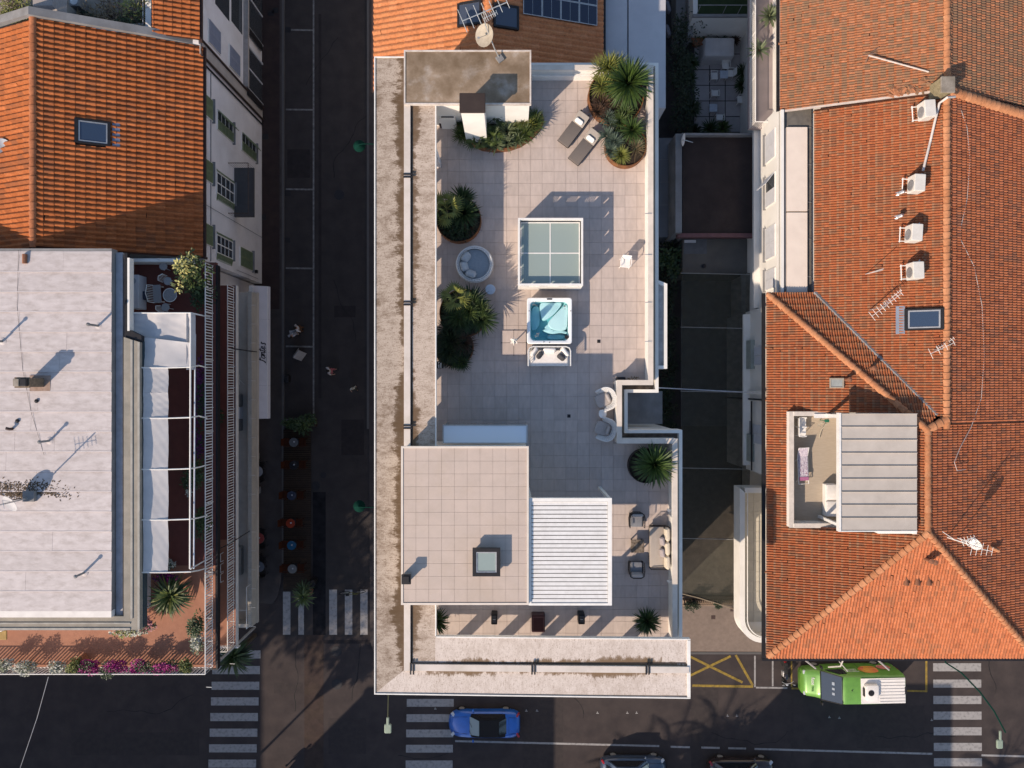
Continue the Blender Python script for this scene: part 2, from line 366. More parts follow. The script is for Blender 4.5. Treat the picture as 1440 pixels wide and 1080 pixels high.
# ------------------------------------------------------------------ clay roofs
def tile_prof(pitch, h, kind):
    if kind == 'flat':
        return [(-.5,0),(-.40,.75*h),(-.22,h),(.22,h),(.40,.75*h),(.5,0)]
    if kind == 'wave':
        return [(-.5,.04),(-.30,0),(-.12,.25*h),(.08,.9*h),(.24,h),(.38,.7*h),(.5,.04)]
    return [(-.5,0),(-.36,0),(-.27,.62*h),(-.1,h),(.1,h),(.27,.62*h),(.36,0),(.5,0)]
def tile_roof(parent, poly, down, pitch, course, m, n_parts=300, h=.05, kind='coppo', holes=(), step=.03, under=True, edge=.0, seed=1, stuff='tile_field', phase=0., band=None):
    rnd = random.Random(seed)
    poly = [Vector(p) for p in poly]
    n = Vector((0,0,0))
    for i in range(len(poly)): n += poly[i].cross(poly[(i+1) % len(poly)])
    n.normalize()
    if n.z < 0: n = -n
    dn = Vector((down[0], down[1], 0)); dn = dn - n*dn.dot(n); dn.normalize()
    ac = dn.cross(n); O = poly[0]
    p2 = [((p-O).dot(ac), (p-O).dot(dn)) for p in poly]
    xs = [p[0] for p in p2]; ymax_all = max(p[1] for p in p2) + edge
    prof = tile_prof(pitch, h, kind); np_ = len(prof)
    def tile_mesh(mb, L):
        pts = []
        for yy, lift in ((-L*.5, .0), (L*.22, step*.72), (L*.5, step)):
            pts += [(px*pitch, yy, pz+lift+.004) for px, pz in prof]
        pts += [(px*pitch, L*.5, lift0) for px, lift0 in [(q[0], .0) for q in prof]]
        F = [[(i+1+k*np_, i+k*np_, np_+i+k*np_, np_+i+1+k*np_) for i in range(np_-1)] for k in range(3)]
        if band is None: mb.add([p for j, p in enumerate(pts) if not np_ <= j < 2*np_], F[0]+F[1])
        else:
            mb.m = 0; mb.add(pts, F[0]); n_ = len(mb.v)-len(pts); mb.m = 1
            for f in F[1]+F[2]: mb.f.append(tuple(i+n_ for i in f)); mb.mi.append(1)
    one = MB(); tile_mesh(one, course*1.02); mm = m if band is None else [m, band]; me = mesh_of('roof_tile', one, mm)
    rest = MB(); cand = []
    x = min(xs) + pitch*(.5+phase)
    while x < max(xs) - pitch*.25:
        ys = []
        for i in range(len(p2)):
            (ax, ay), (bx, by) = p2[i], p2[(i+1) % len(p2)]
            if (ax-x)*(bx-x) < 0: ys.append(ay + (by-ay)*(x-ax)/(bx-ax))
        if len(ys) >= 2:
            y0, y1 = min(ys), max(ys)
            if y1 > ymax_all - edge - .02: y1 += edge
            k = 0
            while True:
                b1 = ymax_all - k*course; b0 = b1 - course; k += 1
                if b1 <= y0: break
                c0, c1 = max(b0, y0), min(b1, y1)
                if c1 - c0 < .07: continue
                c = O + ac*x + dn*((c0+c1)/2)
                if any(hx0 < c.x < hx1 and hy0 < c.y < hy1 for hx0, hy0, hx1, hy1 in holes): continue
                cand.append((c, c1-c0))
        x += pitch
    base = Matrix((ac, dn, n)).transposed()
    full = [i for i, (c, L) in enumerate(cand) if L > course*.99]
    full.sort(key=lambda i: cand[i][0].x**2 + cand[i][0].y**2 + (H-cand[i][0].z)**2 if abs(cand[i][0].y)<H*.535 and abs(cand[i][0].x) < H*.715 else 1e9)
    chosen = set(full[:n_parts])
    for i, (c, L) in enumerate(cand):
        slip = rnd.random() < .03
        rot = base @ Euler((rnd.gauss(0,.008), rnd.gauss(0,.012), rnd.gauss(0,.06 if slip else .014))).to_matrix()
        if slip: c = c + dn*rnd.uniform(-.03,.08)
        c = c + n*rnd.uniform(0,.006)
        if i in chosen:
            piece('roof_tile', me, parent, c, rot.to_euler())
        else:
            rest.T = Matrix.Translation(c) @ rot.to_4x4(); tile_mesh(rest, L*1.02)
    if rest.f: wpart(stuff, rest, mm, parent, kind='stuff')
    if under:
        u = MB(); u.face(*[p - n*.012 for p in poly]); wpart('roof_underlay', u, UNDER, parent)
def ridge(parent, p0, p1, m, r=.16, sp=.40, flat=.75, name='ridge_tile'):
    p0, p1 = Vector(p0), Vector(p1); d = p1-p0; L = d.length; d.normalize()
    n = max(1, int(round(L/sp))); sp = L/n
    b = MB()
    rs = []
    for yy, k in ((-.5, .84), (.56, 1.14)):
        rs.append([(math.cos(t)*r*k, yy*sp, math.sin(t)*r*flat*k) for t in [PI*j/6 for j in range(7)]])
    b.rings(rs, caps=False, closed=False)
    b.face(*rs[1]); b.face(*rs[0][::-1])
    me = mesh_of(name, b, m, smooth=True)
    side = d.cross(Vector((0,0,1))).normalized(); up = side.cross(d)
    rot = Matrix((side, d, up)).transposed()
    for i in range(n):
        e = (rot @ Euler((0, random.gauss(0,.03), random.gauss(0,.02))).to_matrix()).to_euler()
        piece(name, me, parent, p0 + d*(sp*(i+.5)), e)

# ------------------------------------------------------------------ the ground, roads and markings
b = MB(); b.face((-300,-300,0),(300,-300,0),(300,300,0),(-300,300,0)); structure('ground', b, ASPH)
road = structure('road', (lambda q: (q.face((-300,Y(1300,0),.004),(300,Y(1300,0),.003),(300,-14.0,.003),(-300,-14.0,.003)), q)[1])(MB()), ASPH)
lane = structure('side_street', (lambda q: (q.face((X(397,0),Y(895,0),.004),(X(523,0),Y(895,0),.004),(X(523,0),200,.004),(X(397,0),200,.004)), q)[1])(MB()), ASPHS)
def sheet(name, u0, v0, u1, v1, m, z=.008, st=True):
    q = MB(); q.face((X(u0,0),Y(v1,0),z),(X(u1,0),Y(v1,0),z),(X(u1,0),Y(v0,0),z),(X(u0,0),Y(v0,0),z))
    return structure(name, q, m)
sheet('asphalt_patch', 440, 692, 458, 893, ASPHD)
for u0,v0,u1,v1 in ((100,1030,280,1062),(735,985,792,1200),(972,968,1010,1200),(1112,975,1116,1100),(1205,992,1300,1052),(385,960,426,975),(462,1010,515,1060)):
    sheet('road_repair_patch', u0, v0, u1, v1, mat('repair_asphalt', (.056,.047,.045), (.044,.038,.038), 3, .95, .4, 60, spec=.01), z=.0055)
for u0,v0,u1,v1 in ((448,20,452,560),(470,430,500,446),(404,210,436,250),(480,590,512,640),(446,900,520,905)):
    sheet('road_repair_patch', u0, v0, u1, v1, mat('repair_asphalt_dark', (.038,.033,.034), (.030,.027,.028), 3, .95, .4, 60, spec=.01), z=.0062)
q = MB()
for (u,v,a,n) in ((150,1000,.2,22),(560,1062,-.1,14),(820,1010,1.3,16),(1000,1030,.1,20),(1230,1035,.05,20),(1400,975,1.2,12),(415,1000,1.4,18),(495,985,1.5,14),(470,250,1.57,20),(430,120,1.5,14),(500,480,1.6,16)):
    p = P(u,v,0); pts = [Vector((p.x,p.y,.009))]
    for i in range(n): a += random.gauss(0,.35)*.6; pts.append(pts[-1]+Vector((math.cos(a),math.sin(a),0))*.28)
    for p0, p1 in zip(pts[:-1],pts[1:]):
        d = (p1-p0).normalized(); s = Vector((-d.y,d.x,0))*random.uniform(.012,.028); q.face(p0-s,p1-s,p1+s,p0+s)
o = structure('road_crack', q, mat('tar_crack', (.014,.013,.014), rough=.8)); o['kind'] = 'stuff'
sheet('paver_strip', 428, 893, 455, 1300, ASPHB)
def slab(name, poly, z, m, kerb=True):
    q = MB(); q.prism(poly, -.2, z); o = structure(name, q, m); return o
wp = slab('pavement', [(X(340,0),200),(X(340,0),-14.5),(X(384,0),-14.7),(X(391,0),-14.2),(X(396,0),-13.2),(X(397,0),-12.0),(X(397,0),200)], .12, PAVE)
slab('pavement', [(X(519.5,0),200),(X(519.5,0),-3),(X(521,0),-17.2),(X(526,0),-17.9),(X(957,0),-18.2),(X(957,0),200)], .12, PAVE)
al = slab('pavement', [(X(957.4,0),-14.2),(X(957.4,0),-17.86),(X(1200,0),-17.9),(X(1200,0),-14.2)], .12, ALLEY)
q = MB(); q.box(X(397,0)+.002,-12,0,X(397,0)+.16,200,.125); q.box(X(519.5,0)-.15,-3,0,X(519.5,0)-.002,200,.125); structure('kerb', q, KERB)
q = MB(); q.box(X(957.4,0),-18.05,0,X(1200,0),-17.905,.125); structure('kerb', q, KERB)
q = MB(); q.face((X(368,0),5,.126),(X(394,0),5,.126),(X(394,0),200,.126),(X(368,0),200,.126)); structure('brick_footway', q, PAVER)

# small paving setts of the alley court, and gully covers
marks = road
def mark(u0, v0, u1, v1, m=PAINTW, w=None, name='road_marking', z=.013, par=None):
    a, c = P(u0, v0, 0), P(u1, v1, 0); d = (c-a); L = d.length; d.normalize(); s = Vector((-d.y, d.x, 0))*(w/2)
    q = MB(); q.face(*[(p.x, p.y, z) for p in (a-s, c-s, c+s, a+s)]); return wpart(name, q, m, par or road)
LW = .11
mark(441, -60, 441, 592, w=LW, par=lane, m=PAINTL)
for v in (42, 154, 266, 377, 487): mark(402, v, 440, v+.6, w=LW, par=lane, m=PAINTL)
mark(401, 590, 417, 590.5, w=LW, par=lane, m=PAINTL)
for u0, u1 in ((398,408.5),(419.6,427.5),(463,474),(485,495.5),(506.7,517)):
    q = MB(); v0 = 832 if u0 < 440 else 829
    q.face((X(u0,0),Y(892.5,0),.014),(X(u1,0),Y(892.5,0),.014),(X(u1,0),Y(v0,0),.014),(X(u0,0),Y(v0,0),.014)); wpart('crosswalk_stripe', q, PAINTW, lane)
def cross(u0, u1, vs, hgt, du=0):
    for i, v in enumerate(vs):
        q = MB(); a = u0 + du*i; c = u1 + du*i
        q.face((X(a,0),Y(v+hgt/2+.4,0),.014),(X(c,0),Y(v+hgt/2+.4,0),.014),(X(c,0),Y(v-hgt/2,0),.014),(X(a,0),Y(v-hgt/2,0),.014)); wpart('crosswalk_stripe', q, PAINTW, road)
cross(299.5, 366.5, (920, 942, 964, 986, 1008, 1030, 1052, 1073.5, 1095), 11, -.9)
cross(572.5, 638.5, (966, 988, 1009.5, 1031, 1052.5, 1074.5, 1096), 10.5, -.4)
cross(1312, 1379.5, (938, 961, 984, 1006, 1028, 1050, 1071.5, 1093), 11, .2)
mark(640, 1042, 927, 1049, w=.13)
for a, c in ((943,970),(986,1012),(1024,1049)): mark(a, 1050+(a-943)*.024, c, 1050+(c-943)*.024, w=.13)
mark(1061, 1053, 1311, 1060, w=.13); mark(1380, 1062, 1500, 1065, w=.13)
mark(973.5, 964, 1059, 965.5, PAINTY, .16, z=.013)
mark(966, 921, 1044, 959.5, PAINTY, .16, z=.017); mark(966, 952, 1027.5, 922.5, PAINTY, .16, z=.021)
mark(1034.5, 921, 1058.5, 964, PAINTY, .16, z=.017)
mark(1061.5, 922, 1061.5, 966, w=.11); mark(1086.5, 920, 1086.5, 965, w=.11); mark(1063, 966.8, 1107, 967.4, w=.11)
mark(1113, 920, 1113, 966, PAINTY, .10); mark(1302.5, 915, 1302.5, 971, PAINTY, .14); mark(1113, 968, 1304, 972, PAINTY, .12, z=.017)
for u, v in ((882,1003),(895,1003),(1023,1007),(1036,1007),(1166,1009),(1180,1010),(740,1000),(755,1000),(612,997),(1310,1013),(840,1003)):
    mark(u-1.5, v, u+2, v, w=.05, z=.013, name='bay_tick'); mark(u, v-2.5, u, v+.6, w=.05, z=.017, name='bay_tick')
for u, v in ((382,20),(388,16),(405,42),(374,193),(371,306),(405,272),(404,338),(404,533)):
    q = MB(); c = P(u, v, 0); zz = .132 if u < 396 else .010
    q.cbox((c.x, c.y, zz-.05), (.40,.36,.11)); structure('gully_cover', q, GUNM)
for u, v, r in ((477,274,.34),(444,683,.30),(473,916,.36),(474,962,.36),(455,668,.2)):
    q = MB(); c = P(u, v, 0); q.lathe([(r, 0), (r, .012), (r-.03, .014), (.01, .015)], 20, (c.x, c.y, .0)); structure('manhole_cover', q, GUNM)
for u, v in ((1003,868),(1009,851),(1030,857),(1036,862)):
    q = MB(); c = P(u, v, .12); q.cbox((c.x, c.y, .10), (.28,.26,.06)); structure('gully_cover', q, mat('rusty_cover', (.07,.045,.04)))
# ================================================================== the white building with the roof terrace
T = 11.9; CT = 14.7; CU = 14.52; CB = 15.85; NBZ = 14.9
bld = thing('apartment_building', 'white apartment block whose whole roof is a tiled terrace under an L-shaped canopy', 'building', (0, 0, 0))
k1 = (H-12.9)/1000
PW = [(.94,15.44),(6.77,15.44),(6.77,.07),(5.24,.07),(5.24,-2.78),(7.95,-2.78),(7.95,-12.6)]   # inner parapet, centre line
WX0, SY0 = -6.22, -14.25                     # outer faces under the canopy
body = [(WX0,15.9),(7.2,15.9),(7.2,.45),(7.74,.45),(7.74,-.0),(5.75,0.0),(5.75,-2.3),(8.42,-2.3),(8.42,SY0+.1),(8.2,SY0),(WX0,SY0)]
body = [(WX0,15.75),(7.28,15.75),(7.28,-.33),(5.72,-.33),(5.72,-2.36),(8.42,-2.36),(8.42,SY0),(WX0,SY0)]
q = MB(); q.prism(body, 0, T-.06); wpart('wall', q, WHITE, bld)
q = MB(); q.box(WX0-.03,SY0,0,WX0-.001,15.7,T-.1); wpart('bounce_cut_sheet', q, BOUNCEG, bld)  # unseen grey sheet added to cut light bounced into the side street
fl_poly = [(WX0+.1,15.3),(6.66,15.3),(6.66,.0),(5.14,.0),(5.14,-2.86),(7.84,-2.86),(7.84,SY0+.1),(WX0+.1,SY0+.1)]
q = MB(); q.prism(fl_poly, T-.10, T-.004); floor = wpart('terrace_floor', q, GROUT, bld)
# floor tiles laid one by one
tp = .594; bm = MB(); bm.cbox((0,0,.0), (tp-.012, tp-.012, .024)); tile_me = mesh_of('floor_tile', bm, FTILE)
x_org = X(762.4, T); y_org = Y(241.3, T)
rest = MB(); cells = []
for i in range(-40, 40):
    for j in range(-60, 60):
        cx, cy = x_org + (i+.5)*tp, y_org + (j+.5)*tp
        x0, x1, y0, y1 = cx-tp/2, cx+tp/2, cy-tp/2, cy+tp/2
        def inside(x, y):
            if not (WX0+.1 <= x <= 7.86 and SY0+.1 <= y <= 15.3): return False
            if y > .0: return x < 6.68
            if y > -2.86: return x < 5.16
            return True
        if not inside(cx, cy): continue
        if -4.8 < cx < .6 and -9.7 < cy < -2.9: continue                   # under the cabin
        if cy > 12.9 and -4.8 < cx < .8: continue                          # under the stair house
        cells.append((cx, cy))
vis = [c for c in cells if c[0] > -3.5]; hid = [c for c in cells if c[0] <= -3.5]
vis.sort(key=lambda c: c[0]**2 + c[1]**2)
for k, (cx, cy) in enumerate(vis + hid):
    dz = random.uniform(-.0015, .0015)
    if k < 300: piece('floor_tile', tile_me, floor, (cx, cy, T+dz))
    else: rest.cbox((cx, cy, T+dz), (tp-.012, tp-.012, .024))
wpart('tile_field', rest, FTILE, floor, kind='stuff')
# parapet: inner wall, gutter, outer coping
def offs(path, d):
    out = []
    for i, p in enumerate(path):
        p = Vector(p)
        d0 = (p - Vector(path[i-1])).normalized() if i else None
        d1 = (Vector(path[i+1]) - p).normalized() if i < len(path)-1 else None
        if d0 is None: d0 = d1
        if d1 is None: d1 = d0
        n0, n1 = Vector((-d0.y, d0.x)), Vector((-d1.y, d1.x))
        m = (n0+n1); m = m/ max(.3, m.dot(n0)) if m.length > 1e-6 else n0
        out.append(p + m*d)
    return out
def strip(path, da, db, z0, z1, m, name, par, drop=0):
    a, c = offs(path, da), offs(path, db); q = MB()
    for i in range(len(path)-1):
        P4 = [a[i], a[i+1], c[i+1], c[i]]
        q.prism([(p.x, p.y) for p in P4], z0, z1)
    # joined runs share their mitre faces; drop those inner caps by building one band instead
    q = MB(); n = len(path)
    rs = [[(a[i].x,a[i].y,z0),(c[i].x,c[i].y,z0),(c[i].x,c[i].y,z1),(a[i].x,a[i].y,z1)] for i in range(n)]
    q.rings(rs); return wpart(name, q, m, par)
par_ = strip(PW, -.10, .10, T-.3, T+.97, WHITE, 'parapet', bld)
strip(PW, -.125, .125, T+.97, T+1.02, mat('coping_stone', (.66,.58,.50), (.56,.49,.42), 2, .8, dirt=.3, dirt_c=(.35,.28,.22)), 'coping', par_)
strip(PW, .10, .34, T-.3, T+.05, mat('gutter_dirt', (.20,.16,.13), (.10,.075,.06), 4, .95), 'gutter', bld)
oc = strip(PW, .34, .50, T-.6, T+.42, WHITE, 'outer_coping', bld)
# little box gutter bay on the east side
q = MB(); xa, xb = X(925,T+.4), X(937.5,T+.45); ya, yb = Y(396,T+.4), Y(518,T+.4)
q.prism([(xa,ya),(xb,ya-.18),(xb,yb),(xa,yb)], T-.6, T+.20); wpart('bay', q, mat('stained_white', (.58,.57,.56), (.40,.39,.38), 2.5, .85, dirt=.5, dirt_c=(.2,.18,.16), dscale=1.5), bld)
strip([(xa,ya-.0),(xb-.04,ya-.16),(xb-.04,yb+.05),(xa,yb+.05)], -.09, .07, T-.6, T+.44, WHITE, 'outer_coping', bld)
# joints with tiny brackets on the inner parapet
for v in (300, 358, 425, 480): 
    q = MB(); c = P(912, v, T+1.05); q.cbox((c.x,c.y,T+1.03), (.34,.035,.02)); wpart('coping_joint', q, ALU, par_)
# dirt and dry leaves in the gutter
# canopy: two arms on slim columns
can = thing('roof_canopy', 'weathered concrete canopy slab wrapped in an L round the terrace on slim columns', 'canopy', (0,0,0))
can.parent = bld; del can['label'], can['category']; W[can] = Vector((0,0,0)); can.name = 'canopy'
cx0, cx1, cy0, cy1 = X(526.5,CT), X(613.5,CT), Y(976,CT), Y(80,CT)
sx1 = X(970.5,CT); syi = Y(894.5,CT)
xs_, xc = X(568.5,CT), X(578,CT)              # coping of the west arm
ysN, ysS = Y(933,CT), Y(942,CT)              # coping of the south arm
WO = stain_mat('canopy_stain_west_outer', 0, xs_, -1, .55, .9, base=(.42,.345,.28), speck=(.15,.10,.064), brown=(.095,.058,.03), bias=.62, grime=.8)
WI = stain_mat('canopy_stain_west_inner', 0, xc+.02, 1, .50, .85, base=(.48,.395,.325), speck=(.18,.122,.08), brown=(.115,.07,.037), bias=.45, grime=.65)
SO = stain_mat('canopy_stain_south_outer', 1, ysS, -1, .40, .92, base=(.60,.52,.46), speck=(.34,.265,.21), brown=(.16,.10,.052), bias=.42, grime=.4)
SI = stain_mat('canopy_stain_south_inner', 1, ysN, 1, .40, .92, base=(.60,.52,.46), speck=(.34,.265,.21), brown=(.16,.10,.052), bias=.42, grime=.4)
e = .05
q = MB(); q.prism([(cx0+e,cy1-e),(xs_,cy1-e),(xs_,ysS),(xs_,ysS),(cx0+e,cy0+e)], CU, CT); wpart('deck', q, WO, can)
q = MB(); q.prism([(xc,cy1-e),(cx1-e,cy1-e),(cx1-e,syi-e),(cx1-e,ysN+.002),(xc,ysN+.002)], CU, CT); wpart('deck', q, WI, can)
q = MB(); q.prism([(cx1-e,syi-e),(sx1-e,syi-e-.12),(sx1-e,ysN-.12),(cx1-e,ysN)], CU, CT); wpart('deck', q, SI, can)
q = MB(); q.prism([(cx0+e,cy0+e),(xs_,ysS),(sx1-e,ysS-.12),(sx1-e,cy0+e-.12)], CU, CT); wpart('deck', q, SO, can)
cp = MB(); cp.prism([(xs_,cy1-1.2),(xc-.02,cy1-1.2),(xc-.02,ysN),(sx1-e-.02,ysN-.12),(sx1-e-.02,ysS-.12),(xs_,ysS)], CU, CT+.11)
cop = wpart('coping', cp, mat('painted_coping', (.62,.55,.50), (.55,.49,.43), 1.5, .8, dirt=.4, dirt_c=(.30,.25,.20)), can)
q = MB(); q.box(xc-.02, ysN+.03, CU+.1, xc+.055, cy1-1.2, CT+.010); q.box(xc+.055, ysN, CU+.1, sx1-.2, ysN+.05, CT+.010); wpart('gutter', q, mat('gutter_sludge', (.07,.05,.04), (.045,.034,.03), 6, .9), can)
for v in (248, 427, 600):
    q = MB(); c = P(571, v, CT); q.box(xs_-.02, c.y-.10, CT+.105, xc+.08, c.y-.03, CT+.15); q.box(xs_-.02, c.y+.03, CT+.105, xc+.08, c.y+.10, CT+.15); wpart('coping_clip', q, GUNM, cop)
for u in (580, 750, 910):
    q = MB(); c = P(u, 937, CT); q.box(c.x-.10, ysS-.16, CT+.105, c.x-.03, ysN+.08, CT+.15); q.box(c.x+.03, ysS-.16, CT+.105, c.x+.10, ysN+.08, CT+.15); wpart('coping_clip', q, GUNM, cop)
q = MB()                                      # thin raised lip round the edges
q.box(cx0,cy0,CU-.03,cx0+e,cy1,CT+.05); q.box(cx0+e,cy1-e,CU-.03,cx1,cy1,CT+.05); q.box(cx1-e,syi,CU-.03,cx1,cy1-e,CT+.05)
for (xa,ya,xb,yb) in ((cx1,syi,sx1,syi-.12),(cx0+e,cy0,sx1,cy0-.20)):
    q.prism([(xa,ya),(xb,yb),(xb,yb-e if ya>-13 else yb+e),(xa,ya-e if ya>-13 else ya+e)], CU-.03, CT+.05)
q.box(sx1-.14,cy0-.13,CU-.03,sx1,syi-.19,CT+.06); wpart('edge_trim', q, TRIM, can)
for i in range(12):                          # columns
    yy = 10.15 - 1.98*i + 3.96
    if yy > 14.8 or yy < -13.5: continue
    q = MB(); q.box(WX0+.02, yy-.17, T, WX0+.36, yy+.17, CU+.01); wpart('column', q, WALLW, can)
for i in range(7):
    xx = -5.94 + 2.1*i
    q = MB(); q.box(xx-.2, SY0+.03, T, xx+.2, SY0+.40, CU+.01); wpart('column', q, WALLW, can)
for yy in (13.5, 11.0): 
    q = MB(); q.box(cx1-.32, yy-.14, T, cx1-.05, yy+.14, CU+.01); wpart('column', q, WALLW, can)
# cabin with paved roof
xa, xb, ya, yb = X(565,CB), X(742.5,CB), Y(849.5,CB), Y(628.5,CB)
cab = thing('cabin', '', 'x'); del cab['label'], cab['category']; cab.parent = bld
q = MB(); q.box(xa+.06, ya+.06, T-.004, xb-.06, yb-.06, CB-.14); wpart('wall', q, WHITE, cab)
q = MB(); q.box(xa, ya, CB-.16, xb, yb, CB-.03); rf = wpart('roof', q, CGROUT, cab)
q = MB(); t_ = .06
q.box(xa-.03,ya-.03,CB-.2,xa+t_,yb+.03,CB+.03); q.box(xb-t_,ya-.03,CB-.2,xb+.03,yb+.03,CB+.03); q.box(xa+t_,yb-t_,CB-.2,xb-t_,yb+.03,CB+.03); q.box(xa+t_,ya-.03,CB-.2,xb-t_,ya+t_,CB+.03)
wpart('edge_trim', q, mat('stone_trim', (.66,.58,.50), (.6,.52,.45), 2, .7), cab)
cw, ch = .572, .572; bm = MB(); bm.cbox((0,0,0), (cw-.008, ch-.008, .03)); cme = mesh_of('roof_slab', bm, CTILE); half = MB(); half.cbox((0,0,0), (cw/2-.012, ch-.012, .03)); hme = mesh_of('roof_slab', half, CTILE)
skr = (X(663,CB+.4), Y(812,CB+.4), X(705,CB+.4), Y(769,CB+.4))
j = 0; yy = yb - t_ - ch/2
while yy > ya + t_ + .1:
    xx = xa + t_ + (0 if j % 9 else 0)
    while xx < xb - t_ - .05:
        l, r_ = max(xx, xa+t_), min(xx+cw, xb-t_)
        if r_-l > .12:
            if r_-l > cw*.97: piece('roof_slab', cme, rf, ((l+r_)/2, yy, CB-.016+random.uniform(-.002,.002)))
            else:
                q = MB(); q.cbox(((l+r_)/2, yy, CB-.016), (r_-l-.008, ch-.008, .03)); wpart('roof_slab', q, CTILE, rf)
        xx += cw
    yy -= ch; j += 1
# cabin skylight and vent
a = P(664.5,771,CB+.45); c = P(703.5,810.5,CB+.45)
sk = thing('roof_skylight', 'square dark framed skylight on the beige paved cabin roof', 'skylight', ((a.x+c.x)/2,(a.y+c.y)/2,CB))
w_, h_ = (c.x-a.x)/2, (a.y-c.y)/2
q = MB(); q.box(-w_+.1,-h_+.1,-.02,w_-.1,h_-.1,.36); part('curb', q, GREYC, sk)
q = MB(); f_ = .16
q.box(-w_,-h_,.3,-w_+f_,h_,.47); q.box(w_-f_,-h_,.3,w_,h_,.47); q.box(-w_+f_,-h_,.3,w_-f_,-h_+f_,.47); q.box(-w_+f_,h_-f_,.3,w_-f_,h_,.47); part('frame', q, GUNM, sk)
q = MB(); f_=.16; g_=.05; q.box(-w_+f_,-h_+f_,.33,w_-f_,-h_+f_+g_,.45); q.box(-w_+f_,h_-f_-g_,.33,w_-f_,h_-f_,.45); q.box(-w_+f_,-h_+f_+g_,.33,-w_+f_+g_,h_-f_-g_,.45); q.box(w_-f_-g_,-h_+f_+g_,.33,w_-f_,h_-f_-g_,.45); part('inner_frame', q, ALU, sk)
q = MB(); q.box(-w_+f_+g_,-h_+f_+g_,.33,w_-f_-g_,h_-f_-g_,.42); part('glass', q, SKYG, sk)
c = P(571,815,CB+.6)
ve = thing('roof_vent', 'small dark square vent on the south-west corner of the beige cabin roof', 'vent', (c.x,c.y,CB-.02))
q = MB(); q.cbox((0,0,.26),(.30,.32,.52)); part('shaft', q, GREYC, ve)
q = MB(); q.cbox((0,0,.57),(.42,.44,.09), bev=.02); q.cbox((0,0,.63),(.26,.28,.05)); part('cap', q, GUNM, ve)
# glazed door canopy north of the cabin
z = T+2.35; xa2, xb2, yb2 = X(622.5,z), X(742,z), Y(597.5,z)
dg = thing('glass_door_canopy', 'frosted pale blue glass canopy box along the north wall of the cabin', 'glass canopy', ((xa2+xb2)/2, yb+.03, T), 0)
hw = (xb2-xa2)/2; dp = yb2-yb-.03
q = MB(); q.box(-hw+.06,.03,2.30,hw-.06,dp-.05,2.345); part('glass', q, FROST, dg)
q = MB(); q.box(-hw,0,2.25,-hw+.06,dp,2.37); q.box(hw-.06,0,2.25,hw,dp,2.37); q.box(-hw+.06,dp-.05,2.25,hw-.06,dp,2.37); q.box(-hw+.06,0,2.25,hw-.06,.03,2.37); part('frame', q, ALU, dg)
for sx in (-hw+.03, hw-.03):
    q = MB(); q.box(sx-.03,dp-.06,0,sx+.03,dp,2.25); part('post', q, ALU, dg)
q = MB(); q.box(-hw+.06,dp-.045,.05,hw-.06,dp-.02,2.25); part('front_pane', q, glass_mat('clear_pane', (.3,.36,.4), .05, .35), dg)
# stair house on the north side
xa, xb, ya, yb = X(568,NBZ), X(747,NBZ), Y(147,NBZ), Y(70.5,NBZ)
st_ = thing('stair_house', '', 'x'); del st_['label'], st_['category']; st_.parent = bld
q = MB(); q.box(xa+.12, ya+.10, T-.01, xb-.08, yb-.08, NBZ-.12); wpart('wall', q, WHITE, st_)
q = MB(); q.box(xa+.05, ya+.05, NBZ-.14, xb-.05, yb-.05, NBZ-.02)
wpart('roof', q, mat('brown_stained_concrete', (.30,.225,.16), (.18,.125,.08), 1.1, .9, .25, dirt=.85, dirt_c=(.12,.08,.045), dscale=.5, c3=(.46,.40,.35)), st_)
q = MB(); t_=.07
q.box(xa,ya,NBZ-.16,xa+t_,yb,NBZ+.02); q.box(xb-t_,ya,NBZ-.16,xb,yb,NBZ+.02); q.box(xa+t_,yb-t_,NBZ-.16,xb-t_,yb,NBZ+.02); q.box(xa+t_,ya,NBZ-.16,xb-t_,ya+t_,NBZ+.02); wpart('edge_trim', q, mat('dirty_white', (.6,.54,.49), (.45,.38,.33), 4, .8), st_)
# the white chimney block with brown cap against its south wall
z = 16.2; xa2, xb2, ya2, yb2 = X(646,z), X(682.5,z), Y(158,z), Y(130.5,z)
chm = thing('chimney', 'white chimney block with a flat brown cap against the north stair house', 'chimney', ((xa2+xb2)/2,(ya2+yb2)/2,T))
w_, d_ = (xb2-xa2)/2, (yb2-ya2)/2
q = MB(); q.box(-w_+.06,-d_+.05,0,w_-.06,d_-.05,z-T-.12); part('stack', q, WHITE, chm)
q = MB(); q.cbox((0,0,z-T-.06),(2*w_,2*d_,.12), bev=.02); part('cap', q, BROWNR, chm)
# small glazed box west of the chimney
z = 13.3; a = P(618,149,z); c = P(640,164,z)
lb = thing('glazed_roof_light', 'small white box with a dark glass lid beside the stair house wall', 'skylight', ((a.x+c.x)/2,(a.y+c.y)/2-.1,T))
w_, d_ = abs(c.x-a.x)/2, abs(a.y-c.y)/2
q = MB(); q.box(-w_,-d_,0,w_,d_,1.25); part('curb', q, WHITE, lb)
q = MB(); q.box(-w_+.07,-d_+.07,1.25,w_-.07,d_-.07,1.30); part('glass', q, DARKG, lb)
q = MB(); q.box(-w_,-d_,1.251,-w_+.07,d_,1.33); q.box(w_-.07,-d_,1.251,w_,d_,1.33); q.box(-w_+.07,-d_,1.251,w_-.07,-d_+.07,1.33); q.box(-w_+.07,d_-.07,1.251,w_-.07,d_,1.33); part('frame', q, TRIM, lb)
q = MB(); c = P(629,174,T+.3); q.box(c.x-.4,c.y-.1,T+.02,c.x+.35,c.y+.12,T+.35); single('step_box', 'low dark maroon box below the small glazed box by the canopy', 'box', q, MAROON)
# north parapet rail
q = MB(); q.box(1.0,15.30,T+.62,6.7,15.33,T+.66); q.box(1.0,15.22,T+.02,6.7,15.325,T+.55); wpart('rail', q, TRIM, bld)

